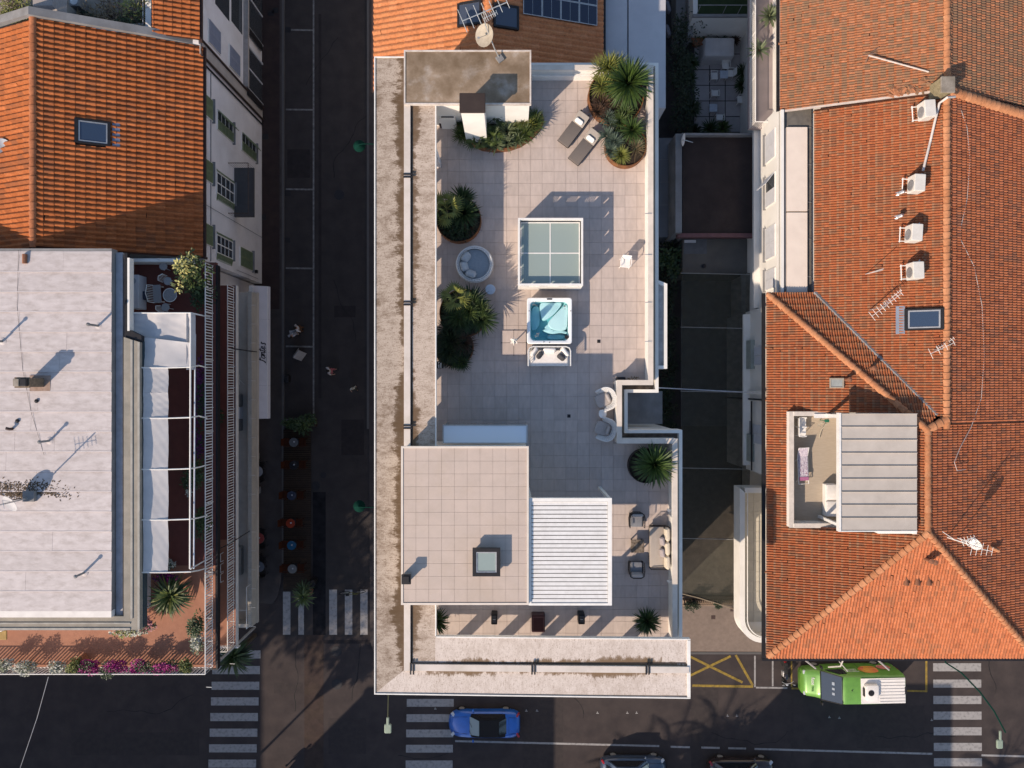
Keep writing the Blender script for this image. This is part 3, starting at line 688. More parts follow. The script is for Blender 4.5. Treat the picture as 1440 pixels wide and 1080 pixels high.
# ------------------------------------------------------------------ pergola
z = T+3.82; xa, xb, ya, yb = X(743.5,z), X(860.5,z), Y(851.5,z), Y(700.5,z)
pg = thing('pergola', 'white louvred pergola roof beside the beige cabin', 'pergola', (xa, ya, T))
w_, d_ = xb-xa, yb-ya; zz = 3.82
q = MB(); q.box(0,0,zz-.24,.12,d_,zz); q.box(w_-.18,0,zz-.24,w_,d_,zz); q.box(.12,0,zz-.24,w_-.18,.10,zz); q.box(.12,d_-.16,zz-.24,w_-.18,d_,zz); part('frame', q, TRIM, pg)
nl = 24; pitch = (d_-.26)/nl; bm = MB(); bm.cbox((0,0,0),(w_-.32,pitch*.80,.035), rx=R(-6)); lme = mesh_of('louvre', bm, PLAST)
for i in range(nl): piece('louvre', lme, pg, (xa+.12+(w_-.30)/2, ya+.10+pitch*(i+.5), T+zz-.06))
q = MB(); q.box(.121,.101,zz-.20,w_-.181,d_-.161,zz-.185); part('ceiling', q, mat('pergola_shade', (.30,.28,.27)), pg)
for px, py in ((.06,.06),(w_-.09,.06),(.06,d_-.08),(w_-.09,d_-.08)):
    q = MB(); q.cbox((px,py,(zz-.24)/2),(.13,.13,zz-.24)); part('post', q, TRIM, pg)
# ------------------------------------------------------------------ plants
def blades(mb, c, n, L, w, e0, e1, droop=.5, rj=.25, seg=3, r0=.05):
    for i in range(n):
        a = 2*PI*(i*.618034 % 1) + random.uniform(-.15,.15)
        t = (i+.5)/n; el = R(e0 + (e1-e0)*t + random.uniform(-7,7))
        d = Vector((math.cos(a)*math.cos(el), math.sin(a)*math.cos(el), math.sin(el)))
        mb.leaf(Vector(c)+Vector((math.cos(a),math.sin(a),0))*r0, d, L*random.uniform(1-rj,1), w*random.uniform(.8,1.15), droop, seg)
def fan(mb, base, d, stalk, L, n=13, spread=200, w=.045, tw=.008):
    base = Vector(base); d = Vector(d).normalized(); tip = base + d*stalk
    mb.tube([base, (base+tip)/2+Vector((0,0,.03)), tip], tw, 4)
    side = d.cross(Vector((0,0,1))).normalized(); up = side.cross(d)
    for i in range(n):
        a = R(-spread/2 + spread*i/(n-1))
        v = d*math.cos(a) + side*math.sin(a) + up*(.15 - .25*abs(math.sin(a)))
        mb.leaf(tip, v, L*random.uniform(.85,1)*(1-.22*abs(a)/R(100)), w, .35, 2)
def fanpalm(mb, c, n, stalk, L, e0=10, e1=75, w=.05, nl=13):
    for i in range(n):
        a = 2*PI*(i*.618034 % 1) + random.uniform(-.2,.2); el = R(e0 + (e1-e0)*(i+.5)/n)
        fan(mb, c, (math.cos(a)*math.cos(el), math.sin(a)*math.cos(el), math.sin(el)), stalk*random.uniform(.7,1.1), L*random.uniform(.8,1.1), nl, 190, w)
def clump(mb, c, r, n, L=.14, w=.07, shell=.5, squash=1.):
    """leaf-sized faces through the volume of an uneven crown"""
    lobes = [(Vector((random.gauss(0,.42),random.gauss(0,.42),random.gauss(0,.3))), random.uniform(.45,.75)) for _ in range(7)]
    for i in range(n):
        l, lr = random.choice(lobes)
        while True:
            p = Vector((random.uniform(-1,1),random.uniform(-1,1),random.uniform(-1,1)))
            if shell < p.length < 1: break
        q = l + p*lr
        pos = Vector(c) + Vector((q.x*r[0], q.y*r[1], q.z*r[2]*squash))
        d = (p + Vector((random.gauss(0,.5),random.gauss(0,.5),random.gauss(0,.5)+.2)))
        if d.length < .1: d = Vector((1,0,0))
        mb.leaf(pos, d, L*random.uniform(.7,1.3), w*random.uniform(.7,1.3), .5, 2)
def plant(name, label, cat, loc, layers, group=None, pname='foliage', rz=None):
    t = thing(name, label, cat, loc, random.uniform(0,6) if rz is None else rz, group)
    for m, fn, *nm in layers:
        q = MB(); fn(q); part(nm[0] if nm else pname, q, m, t)
    return t
def trunk(h, r0, r1, lean=0.):
    return lambda q: q.tube([(0,0,-.02),(lean*.3,0,h*.4),(lean,0,h)], [r0,(r0+r1)/2,r1], 8)
def planter(label, loc, r, h=.48, m=None, group=None):
    t = thing('round_planter', label, 'planter', loc, 0, group)
    q = MB(); q.rings([[(r*k*math.cos(2*PI*j/36), r*k*math.sin(2*PI*j/36), z) for j in range(36)] for k, z in ((.985,0),(1,.02),(1,h),(.965,h),(.965,h-.10))], caps=False); part('steel_wall', q, m or RUST, t)
    q = MB(); q.lathe([(r*.966,h-.14),(r*.6,h-.08),(.02,h-.04)], 24); part('soil', q, SOIL, t); return t
PG = 'planted corten planters on the terrace'
for u_, v_, lab in ((668,330,'small square floor drain near the round daybed'),(842,480,'small square floor drain east of the hot tub'),(800,585,'small square floor drain in the shaded middle of the terrace')):
    p = P(u_,v_,T); q = MB(); q.cbox((0,0,.010),(.16,.16,.012)); single('floor_drain', lab, 'drain', q, GUNM, (p.x,p.y,T+.008))
# north-east corner group
c = P(866,136,T+.45); planter('largest round corten planter filled with yuccas in the north-east terrace corner', (c.x,c.y,T+.012), 1.38, .55)
plant('yucca', 'big dark green yucca rosette in the north-east corner planter', 'plant', (X(884,T+1.4),Y(116,T+1.4),T+.5), [(BARK, trunk(.75,.12,.10), 'trunk'),(LF_YUC, lambda q: blades(q,(0,0,.8),260,1.38,.095,-25,84,.38,.12))])
plant('dragon_plant', 'spiky yellow-green dracaena behind the dark yucca rosette', 'plant', (X(856,T+1),Y(96,T+1),T+.5), [(BARK, trunk(.5,.07,.06), 'trunk'),(LF_YEL, lambda q: (blades(q,(0,0,.6),80,.95,.06,5,85,.25), blades(q,(.3,.3,.4),60,.85,.055,5,85,.25), blades(q,(-.3,-.2,.4),60,.8,.055,0,85,.3)))])
plant('dracaena', 'loose yellow-green dracaena on the left edge of the largest planter', 'plant', (X(846,T+.9),Y(120,T+.9),T+.45), [(LF_YEL, lambda q: (blades(q,(0,0,.4),80,.85,.055,-5,80,.35), blades(q,(.3,-.25,.4),60,.75,.05,0,80,.35)))])
plant('bronze_flax', 'bronze red flax tuft in the front of the largest planter', 'plant', (X(847,T+.8),Y(144,T+.8),T+.45), [(LF_BRN, lambda q: (blades(q,(0,0,.2),110,.7,.04,0,85,.4), blades(q,(.4,-.1,.15),100,.65,.04,0,85,.4)))])
plant('blue_fescue', 'blue-grey grass tuft at the front rim of the largest planter', 'plant', (X(854,T+.7),Y(163,T+.7),T+.42), [(LF_BLU, lambda q: (blades(q,(0,0,.1),90,.55,.035,0,85,.5), blades(q,(.4,.0,.1),80,.5,.035,0,85,.5)))])
plant('green_tuft', 'light green tuft between the yucca and the round planter with grasses', 'plant', (X(879,T+.8),Y(158,T+.8),T+.42), [(LF_MID, lambda q: (blades(q,(0,0,.2),90,.65,.045,0,80,.4), blades(q,(.2,.4,.2),80,.65,.045,0,80,.4)))])
c = P(880,205,T+.45); planter('round corten planter with blue grasses next to the two sun loungers', (c.x,c.y,T+.012), 1.03, .5)
plant('young_yucca', 'bright green young yucca in the planter with blue grasses', 'plant', (X(889,T+.9),Y(183,T+.9),T+.45), [(LF_YUC, lambda q: blades(q,(0,0,.45),110,.85,.065,-5,85,.35))])
plant('blue_grass', 'blue-green grass tuft on the left of the planter with blue grasses', 'plant', (X(864,T+.8),Y(198,T+.8),T+.42), [(LF_BLU, lambda q: (blades(q,(0,0,.15),130,.65,.035,0,85,.5), blades(q,(.2,-.4,.15),110,.6,.035,0,85,.5), blades(q,(.3,.35,.15),100,.55,.035,0,85,.5)))])
plant('sedge', 'yellow-green sedge at the front of the planter with blue grasses', 'plant', (X(874,T+.8),Y(216,T+.8),T+.42), [(LF_YEL, lambda q: blades(q,(0,0,.15),120,.6,.04,0,85,.5))])
plant('pale_grass', 'straw coloured grass reaching over the east parapet side of the planter', 'plant', (X(895,T+.8),Y(207,T+.8),T+.42), [(DRY, lambda q: blades(q,(0,0,.1),60,.75,.022,10,75,.3)),(LF_AGA, lambda q: blades(q,(-.1,-.2,.1),50,.5,.03,0,80,.4))])
# north-west bed under the stair house
z = T+.35; arc = [P(u,v,z) for u, v in ((641,163),(643,178),(650,191),(662,202),(678,209.5),(697,212),(716,210),(733,204),(748,194),(760,181),(765,170),(763,160))]
bed = thing('curved_planter', 'crescent corten planter full of palms and agaves against the white stair house', 'planter', (X(703,z),Y(180,z),T+.012))
inn = [Vector((p.x+(X(703,z)-p.x)*.045, p.y+(Y(178,z)-p.y)*.06, 0)) for p in arc]
q = MB(); n_ = len(arc)
q.rings([[(p.x,p.y,T) , (s.x,s.y,T), (s.x,s.y,T+.40), (p.x,p.y,T+.40)] for p, s in zip(arc, inn)]); wpart('steel_wall', q, RUST, bed)
q = MB(); q.prism([(p.x,p.y) for p in inn], T+.01, T+.30); wpart('soil', q, SOIL, bed)
def at(u, v, dz): return (X(u,T+dz), Y(v,T+dz), T+.28)
for u, v, s, w_ in ((668,166,1.0,'in front of the chimney block'),(671,196,1.1,'at the front rim of the crescent planter'),(690,193,.95,'in the middle of the crescent planter'),(688,168,1.25,'beside the chimney block in the crescent planter')):
    plant('fan_palm', 'small fan palm '+w_, 'plant', at(u,v,.7), [(LF_MID if s<1.2 else LF_DARK, lambda q: fanpalm(q,(0,0,.25),12,.42*s,.48*s,15,80,.055,13))], None)
for u, v, w_ in ((712,183,'largest grey-green agave in the crescent planter'),(697,203,'agave at the front rim of the crescent planter'),(713,199,'agave right of the front rim agave in the crescent planter'),(728,195,'agave at the right end of the crescent planter')):
    plant('agave', w_, 'plant', at(u,v,.55), [(LF_AGA, lambda q: blades(q,(0,0,.08),30,.60 if v>190 else .85,.095,8,80,.25))])
for u, v, w_, m_ in ((736,170,'orange and green grass tuft by the white wall corner',LF_YEL),(752,172,'dark green grass tuft at the right tip of the crescent planter',LF_MID),(738,187,'green tuft behind the right end agave',LF_MID),(651,170,'dark leafy plant at the left end of the crescent planter',LF_DARK),(655,185,'thin green plant near the left end of the crescent planter',LF_MID)):
    plant('grass_tuft', w_, 'plant', at(u,v,.6), [(m_, lambda q: (blades(q,(0,0,.15),110,.72,.04,5,85,.45), blades(q,(.25,.15,.15),80,.6,.04,5,85,.45)))])
# west planters beside the canopy
c = P(645,309,T+.45); planter('round corten planter with a fan palm under the canopy edge beside the round daybed', (c.x,c.y,T+.012), 1.12, .5)
plant('fan_palm', 'pale fan palm leaning out over the dark shrub north of the daybed', 'plant', (X(629,T+1.1),Y(296,T+1.1),T+.45), [(BARK, trunk(.5,.09,.07), 'trunk'),(LF_YEL, lambda q: fanpalm(q,(0,0,1.0),11,.55,.55,5,75,.065,12))])
plant('cycad', 'dark green spiky shrub filling the planter north of the daybed', 'plant', (X(652,T+.9),Y(300,T+.9),T+.45), [(LF_DARK, lambda q: (blades(q,(0,0,.35),190,1.0,.075,-15,82,.45), blades(q,(-.5,-.55,.2),150,.85,.07,-10,78,.4), blades(q,(.3,-.6,.15),120,.8,.06,-8,78,.4)))])
plant('bronze_flax', 'bronze flax tuft on the daybed side of the fan palm planter', 'plant', (X(660,T+.8),Y(316,T+.8),T+.45), [(LF_BRN, lambda q: blades(q,(0,0,.1),70,.65,.035,5,75,.4))])
c = P(652,440,T+.45); planter('round planter hidden under the biggest spiky palm clump south of the daybed', (c.x,c.y,T+.012), 1.2, .5)
plant('palm_clump', 'biggest dense clump of spiky palms south of the daybed', 'plant', (X(660,T+1.1),Y(436,T+1.1),T+.45),
      [(LF_DARK, lambda q: (blades(q,(.3,0,.5),230,1.15,.075,-18,82,.45), blades(q,(-.45,.45,.45),190,1.0,.065,-12,80,.4), blades(q,(-.3,-.65,.4),170,1.0,.065,-12,80,.4))),
       (LF_MID, lambda q: (blades(q,(-.1,0,.85),90,.75,.05,10,85,.35), blades(q,(.15,-.5,.7),80,.7,.05,5,85,.35), blades(q,(-.4,.4,.8),60,.65,.05,5,85,.35)))])
plant('fan_palm', 'fan palm with pale leaves at the top of the biggest spiky clump', 'plant', (X(642,T+1.3),Y(418,T+1.3),T+.6), [(LF_YEL, lambda q: fanpalm(q,(0,0,.95),12,.50,.52,5,75,.065,12)),(DRY, lambda q: [q.tube([(random.gauss(.2,.25),random.gauss(-.4,.25),.75),(random.gauss(.2,.4),random.gauss(-.4,.4),.95)],.012,4) for _ in range(26)],'dry_stalk')])
c = P(638,488,T+.45); planter('round planter of dark shrubs at the south end of the row along the canopy', (c.x,c.y,T+.012), .98, .5)
plant('dark_shrub', 'very dark shrub south of the biggest palm clump', 'plant', (X(634,T+.8),Y(480,T+.8),T+.45), [(LF_HEDGE, lambda q: (blades(q,(0,0,.3),190,.95,.065,-12,80,.4), blades(q,(.2,.5,.3),150,.9,.06,-10,80,.4), blades(q,(-.3,-.4,.3),120,.8,.06,-10,80,.4)))])
plant('bronze_flax', 'dark bronze flax on the tiled side of the dark shrub', 'plant', (X(652,T+.8),Y(482,T+.8),T+.45), [(LF_BRN, lambda q: blades(q,(0,0,.25),120,.85,.035,0,80,.4))])
plant('green_shrub', 'green tuft at the south tip of the dark shrub planter', 'plant', (X(642,T+.7),Y(508,T+.7),T+.42), [(LF_MID, lambda q: blades(q,(0,0,.1),90,.55,.045,-5,80,.4)),(LF_DARK, lambda q: blades(q,(-.2,.2,.1),80,.55,.045,-5,80,.4))])
for u_, v_, r_, lab in ((645,312,1.0,'low dark ground foliage filling the fan palm planter north of the daybed'),(650,444,1.15,'low dark ground foliage under the biggest palm clump'),(637,492,.95,'low dark ground foliage in the southernmost planter by the canopy')):
    plant('ground_foliage', lab, 'plant', (X(u_,T+.5),Y(v_,T+.5),T+.42), [(LF_HEDGE, lambda q: [blades(q,(r_*.62*math.cos(a),r_*.62*math.sin(a),.08),34,.52,.07,-15,75,.5) for a in [2*PI*i/9 for i in range(9)]]),(LF_DARK, lambda q: [blades(q,(r_*.3*math.cos(a),r_*.3*math.sin(a),.15),34,.6,.07,0,80,.5) for a in [2*PI*i/5+.3 for i in range(5)]])])
# east palm planter
c = P(908,655,T+.4); planter('round dark steel planter with one green palm in the south-east corner recess', (c.x,c.y,T+.012), .86, .42, BROWNR)
plant('cycad_palm', 'bright green palm rosette in the dark steel planter', 'plant', (X(921,T+1.1),Y(654,T+1.1),T+.35), [(BARK, trunk(.55,.12,.10), 'trunk'),(LF_YUC, lambda q: blades(q,(0,0,.6),120,1.25,.09,-12,85,.45,.12)),(LF_MID, lambda q: blades(q,(0,0,.55),60,1.2,.085,-15,50,.5,.12))])
for u, v, lab in ((911,876,'dark cycad near the south-east terrace corner below the pergola'),(612,876,'dark cycad half hidden under the west canopy south of the cabin')):
    p = P(u, v, T+.9); pt = thing('square_planter', 'charcoal planter pot under the '+lab[5:], 'planter', (p.x,p.y,T+.012)); q = MB(); q.rings([[(r*math.cos(2*PI*j/16),r*math.sin(2*PI*j/16),z) for j in range(16)] for r, z in ((.22,0),(.30,.5),(.26,.5),(.25,.42))], caps=False); q.lathe([(.25,.40),(.02,.44)],16); part('pot', q, GUNM, pt)
    plant('cycad', lab, 'plant', (p.x,p.y,T+.4), [(LF_DARK, lambda q: blades(q,(0,0,.25),70,.78,.085,-5,80,.35,.1)),(LF_YUC, lambda q: blades(q,(0,0,.22),30,.75,.08,-5,60,.35,.1))])

# ------------------------------------------------------------------ glazed roof light in the middle of the terrace
z = T+1.55; xa, xb, ya, yb = X(728.5,z), X(820,z), Y(401.5,z), Y(306.5,z)
w_, d_ = (xb-xa)/2, (yb-ya)/2
at_ = thing('atrium_rooflight', 'big square glazed roof light behind perforated white panels in the middle of the terrace', 'roof light', ((xa+xb)/2,(ya+yb)/2,T+.012))
def side(q, f):
    return f
for k in range(4):
    L = d_ if k % 2 else w_; D = w_ if k % 2 else d_
    M = Matrix.Rotation(k*PI/2, 4, 'Z') @ Matrix.Translation((0,-D,0))
    q = MB(); q.T = M; q.box(-L,.0,0,L-.05,.05,1.08); pa = part('panel', q, TRIM, at_)
    q = MB(); q.T = M; x = -L+.12; g = 0
    while x < L-.16:                         # cut-out band: slanted bars in groups
        s_ = .14 if (g//6) % 2 else -.02
        q.add([(x,.005,1.08),(x+.035,.005,1.08),(x+.035,.045,1.08),(x,.045,1.08),(x+s_,.005,1.41),(x+.035+s_,.005,1.41),(x+.035+s_,.045,1.41),(x+s_,.045,1.41)],[(0,3,2,1),(4,5,6,7),(0,1,5,4),(1,2,6,5),(2,3,7,6),(3,0,4,7)])
        x += .085 if (g//6) % 2 else .07; g += 1
    part('cutout_band', q, TRIM, at_, kind='stuff')
    q = MB(); q.T = M; q.box(-L,0,1.41,L-.09,.09,1.55); q.box(-L,.004,1.078,-L+.11,.045,1.412); part('top_rail', q, TRIM, at_)
gw, gd, gz = w_-.17, d_-.17, 1.16
for sx in (-1,1):
    for sy in (-1,1):
        q = MB(); q.box(sx*.025,sy*.025,gz-.04,sx*gw,sy*gd,gz); part('pane', q, SKYG, at_)
q = MB(); q.box(-.025,-gd,gz-.05,.025,gd,gz+.015); q.box(-gw,-.025,gz-.05,-.025,.025,gz+.015); q.box(.025,-.025,gz-.05,gw,.025,gz+.015)
q.box(-gw-.05,-gd-.05,gz-.06,-gw,gd+.05,gz+.015); q.box(gw,-gd-.05,gz-.06,gw+.05,gd+.05,gz+.015); q.box(-gw,-gd-.05,gz-.06,gw,-gd,gz+.015); q.box(-gw,gd,gz-.06,gw,gd+.05,gz+.015); part('glazing_bar', q, TRIM, at_)
q = MB(); q.box(-gw-.12,-gd-.12,0,gw+.12,gd+.12,.9); part('curb', q, GREYC, at_)

# ------------------------------------------------------------------ hot tub
z = T+.92; xa, xb, ya, yb = X(741,z), X(804.5,z), Y(483.5,z), Y(418.5,z)
w_, d_ = (xb-xa)/2, (yb-ya)/2
tub = thing('hot_tub', 'square white hot tub filled with turquoise water', 'hot tub', ((xa+xb)/2,(ya+yb)/2,T+.012))
def rrect(w, d, r, n=5):
    return [(sx*(w-r)+r*math.cos(a0+R(90)*i/n), sy*(d-r)+r*math.sin(a0+R(90)*i/n)) for sx, sy, a0 in ((1,1,0),(-1,1,PI/2),(-1,-1,PI),(1,-1,1.5*PI)) for i in range(n+1)]
q = MB(); o_ = rrect(w_-.04,d_-.04,.1); i_ = rrect(w_-.07,d_-.07,.1)
q.rings([[(x,y,z) for x,y in o_] for z in (0,.8)], caps=False); part('skirt', q, mat('tub_skirt', (.16,.15,.145)), tub)
SHELL = mat('tub_acrylic', (.80,.80,.79), (.76,.77,.77), 2, .25, spec=.5)
SHELLB = mat('tub_basin_acrylic', (.66,.80,.79), (.62,.77,.76), 2, .3, spec=.5)
q = MB(); rs = []
for wx, wy, z_, r_ in ((w_,d_,.78,.13),(w_,d_,.88,.13),(w_-.03,d_-.03,.92,.12),(w_-.13,d_-.13,.92,.20),(w_-.16,d_-.16,.89,.22),(w_-.18,d_-.18,.72,.24)):
    rs.append([(x,y,z_) for x,y in rrect(wx,wy,r_)])
q.rings(rs, caps=False); part('rim', q, SHELL, tub, smooth=True)
q = MB(); rs = []
for wx, wy, z_, r_ in ((w_-.18,d_-.18,.72,.24),(w_-.20,d_-.20,.40,.24),(w_-.28,d_-.28,.15,.3),(w_-.4,d_-.4,.10,.3)):
    rs.append([(x,y,z_) for x,y in rrect(wx,wy,r_)])
q.rings(rs, caps=False); q.face(*rs[-1]); part('basin', q, SHELLB, tub, smooth=True)
def blob(pts, z0, z1, rr=.05):
    q = MB(); n = len(pts); cx = sum(p[0] for p in pts)/n; cy = sum(p[1] for p in pts)/n
    q.rings([[(cx+(x-cx)*k, cy+(y-cy)*k, z) for x,y in pts] for k, z in ((1.04,z0),(1.0,z1-rr),(.96,z1-.01),(.9,z1))]); return q
def spl(pts, n=6):
    out = []; m = len(pts)
    for i in range(m):
        p0,p1,p2,p3 = [Vector(pts[(i+k-1) % m]) for k in range(4)]
        for j in range(n):
            t = j/n; out.append(tuple(.5*((2*p1)+(p2-p0)*t+(2*p0-5*p1+4*p2-p3)*t*t+(3*p1-p0-3*p2+p3)*t*t*t)))
    return out
part('seat', blob(spl([(-.42,.88),(.1,.90),(.62,.88),(.25,.35),(-.25,.05),(-.42,.35)]), .1, .62), SHELLB, tub, smooth=True)      # lounge seats under the water
part('seat', blob(spl([(.30,.35),(.86,.80),(.90,.1),(.80,-.42),(.2,-.42),(-.05,-.1)]), .1, .66), SHELLB, tub, smooth=True)
part('seat', blob(spl([(-.3,-.45),(.1,-.62),(.55,-.58),(.85,-.62),(.82,-.50),(.3,-.46),(-.05,-.36)]), .1, .60), SHELLB, tub, smooth=True)
part('seat', blob(spl([(-.22,-.30),(.0,-.12),(.28,-.30),(.15,-.38),(-.1,-.38)]), .1, .60), SHELLB, tub, smooth=True)
part('seat', blob(spl([(-.86,.6),(-.5,.7),(-.5,-.2),(-.86,-.4)]), .1, .40), SHELLB, tub, smooth=True)
part('seat', blob(spl([(.0,-.66),(.7,-.64),(.72,-.86),(.0,-.88)]), .1, .38), SHELLB, tub, smooth=True)
wm, nt, b = new_mat('tub_water'); nt.nodes.remove(b)
tr = nt.nodes.new('ShaderNodeBsdfTransparent'); gl = nt.nodes.new('ShaderNodeBsdfGlossy'); gl.inputs['Roughness'].default_value = .05; mx = nt.nodes.new('ShaderNodeMixShader'); mx.inputs[0].default_value = .03
va = nt.nodes.new('ShaderNodeVolumeAbsorption'); va.inputs['Color'].default_value = (.06,.66,.76,1); va.inputs['Density'].default_value = .95
nt.links.new(tr.outputs[0], mx.inputs[1]); nt.links.new(gl.outputs[0], mx.inputs[2]); nt.links.new(mx.outputs[0], nt.nodes['Material Output'].inputs['Surface']); nt.links.new(va.outputs[0], nt.nodes['Material Output'].inputs['Volume'])
q = MB(); q.rings([[(x,y,z_) for x,y in rrect(w_-.185,d_-.185,.24)] for z_ in (.11,.80)]); part('water', q, wm, tub)
q = MB()
for i in range(26): 
    a = random.uniform(0,2*PI); x, y = random.choice([(-.72+random.uniform(-.1,.1),.85+random.uniform(-.12,.06)),(-.6+random.uniform(-.1,.1),-.7+random.uniform(-.1,.1)),(.15+random.uniform(-.25,.25),-.7+random.uniform(-.06,.06)),(.7+random.uniform(-.1,.1),.7+random.uniform(-.12,.12))])
    q.lathe([(.022,.81),(.022,.822),(.005,.824)],8,(x,y,0))
part('jet', q, GREYC, tub, kind='stuff')
q = MB(); q.lathe([(.10,.86),(.10,.935),(.07,.94),(.01,.93)],18,(.84,-.80,0)); part('filter_lid', q, GUNM, tub)
q = MB(); q.cbox((.0,d_-.075,.925),(.26,.07,.02), bev=.008); part('control_panel', q, GUNM, tub)
for sx, sy in ((-.9,.45),(.93,.45),(-.25,-.98),(0,-1.0)):
    q = MB(); q.lathe([(.03,.9),(.03,.935),(.005,.94)],10,(sx*(w_-.07)/.93,sy*(d_-.07),0)); part('knob', q, GREYC, tub)

# ------------------------------------------------------------------ furniture
def frame_seat(): pass
# white sofa behind the tub, open to the south
p = P(772.5,501,T+.55); sofa = thing('outdoor_sofa', 'white slatted outdoor sofa backing on to the hot tub', 'sofa', (p.x,p.y,T+.012))
q = MB(); q.cbox((0,-.02,.22),(2.02,.92,.16), bev=.04); part('base', q, WICK, sofa)
q = MB(); q.cbox((0,-.08,.38),(1.86,.80,.16), bev=.06); part('seat_cushion', q, WHITEF, sofa)
path = [(-1.04,-.48),(-1.04,.25),(-.98,.40),(-.82,.47),(.82,.47),(.98,.40),(1.04,.25),(1.04,-.48)]
q = MB(); q.tube([(x,y,.74) for x,y in path], .035, 8); q.tube([(x,y,.16) for x,y in path], .03, 8); part('frame_rail', q, WICK, sofa, smooth=True)
for i in range(40):
    t = i/39*(len(path)-1.001); k = int(t); f = t-k; x = path[k][0]+(path[k+1][0]-path[k][0])*f; y = path[k][1]+(path[k+1][1]-path[k][1])*f
    q = MB(); q.tube([(x,y,.16),(x*.985,y*.985,.74)], .016, 5); part('slat', q, WICK, sofa)
for x, y, rz, m_, s_ in ((-.74,.20,R(55),WHITEF,.52),(0,.28,0,WHITEF,.62),(.74,.20,R(-55),WHITEF,.52),(-.48,.05,R(52),CHAR,.40),(.58,-.05,R(-38),CHAR,.42)):
    q = MB(); q.cbox((0,0,0),(s_,.17,.40), rx=R(-22), bev=.07); o = part('cushion', q, m_, sofa, smooth=True, label='charcoal cushion' if m_ is CHAR else None); o.location = (x,y,.60); o.rotation_euler = (0,0,rz)
for sx in (-1,1): 
    q = MB(); q.cbox((sx*.95,-.40,.07),(.07,.07,.16)); part('leg', q, WICK, sofa); q = MB(); q.cbox((sx*.95,.36,.07),(.07,.07,.16)); part('leg', q, WICK, sofa)
# round wicker daybed
p = P(667.5,371.5,T+.5); db = thing('round_daybed', 'round white wicker daybed with blue-grey cushions', 'daybed', (p.x,p.y,T+.012))
def weave(q, r0, r1, z0, z1, a0, a1, n, tr=.014):
    for i in range(n+1):
        a = a0+(a1-a0)*i/n; b2 = a + (a1-a0)/n*1.0
        for s in (0, 1):
            aa, bb = (a, b2) if s == 0 else (b2, a)
            q.tube([(r0*math.cos(aa),r0*math.sin(aa),z0),((r0+r1)/2*math.cos((aa+bb)/2)*1.03,(r0+r1)/2*math.sin((aa+bb)/2)*1.03,(z0+z1)/2),(r1*math.cos(bb),r1*math.sin(bb),z1)], tr, 4, False)
q = MB(); q.lathe([(.60,.0),(.74,.12),(.80,.26),(.70,.28)], 32); part('base', q, WICK, db, smooth=True)
q = MB(); weave(q, .76,.86,.2,.62,0,2*PI,44); part('wicker_side', q, WICK, db, kind='stuff')
q = MB(); ring_ = [(.86*math.cos(2*PI*i/40),.86*math.sin(2*PI*i/40),.60+.10*max(0,math.cos(2*PI*i/40-R(200)))) for i in range(41)]; q.tube(ring_, .035, 7, False); q.tube([(x*.90,y*.90,z_+.005) for x,y,z_ in ring_], .025, 6, False); q.tube([(x*1.06,y*1.06,z_-.14) for x,y,z_ in ring_], .022, 6, False); part('rim', q, WICK, db, smooth=True)
q = MB()
for i in range(40):
    a, b_ = Vector(ring_[i]), Vector(ring_[i+1]); m1, m2 = a.lerp(b_,.2), a.lerp(b_,.8)
    q.add([m1, m2, Vector((m2.x*.9,m2.y*.9,m2.z+.01)), Vector((m1.x*.9,m1.y*.9,m1.z+.01))],[(0,1,2,3)])
    m1, m2 = a.lerp(b_,.6), a.lerp(b_,1.2); q.add([m1, m2, Vector((m2.x*1.06,m2.y*1.06,m2.z-.14)), Vector((m1.x*1.06,m1.y*1.06,m1.z-.14))],[(0,1,2,3)])
part('wicker_band', q, WICK, db, kind='stuff')
q = MB(); q.lathe([(.72,.26),(.78,.32),(.78,.42),(.73,.47),(.01,.48)], 36); part('mattress', q, BLUEF, db, smooth=True)
for a, s_ in ((142,.52),(195,.52),(250,.54)):
    q = MB(); q.cbox((0,0,0),(s_*.95,.22,.42), rx=R(-48), bev=.09); o = part('cushion', q, BLUEFL, db, smooth=True); o.location = (.52*math.cos(R(a)),.52*math.sin(R(a)),.64); o.rotation_euler = (0,0,R(a)-PI/2)
p = P(689.5,407,T+.45); ts = thing('round_side_table', 'small round white slatted side table beside the daybed', 'side table', (p.x,p.y,T+.012))
q = MB(); q.lathe([(.24,.42),(.25,.44),(.24,.46),(.01,.465)],20); part('top', q, mat('pale_blue_white', (.52,.58,.66)), ts)
for i in range(24):
    a = 2*PI*i/24; q = MB(); q.tube([(.17*math.cos(a),.17*math.sin(a),0),(.20*math.cos(a),.20*math.sin(a),.2),(.25*math.cos(a),.25*math.sin(a),.43)], .012, 4); part('slat', q, WICK, ts)
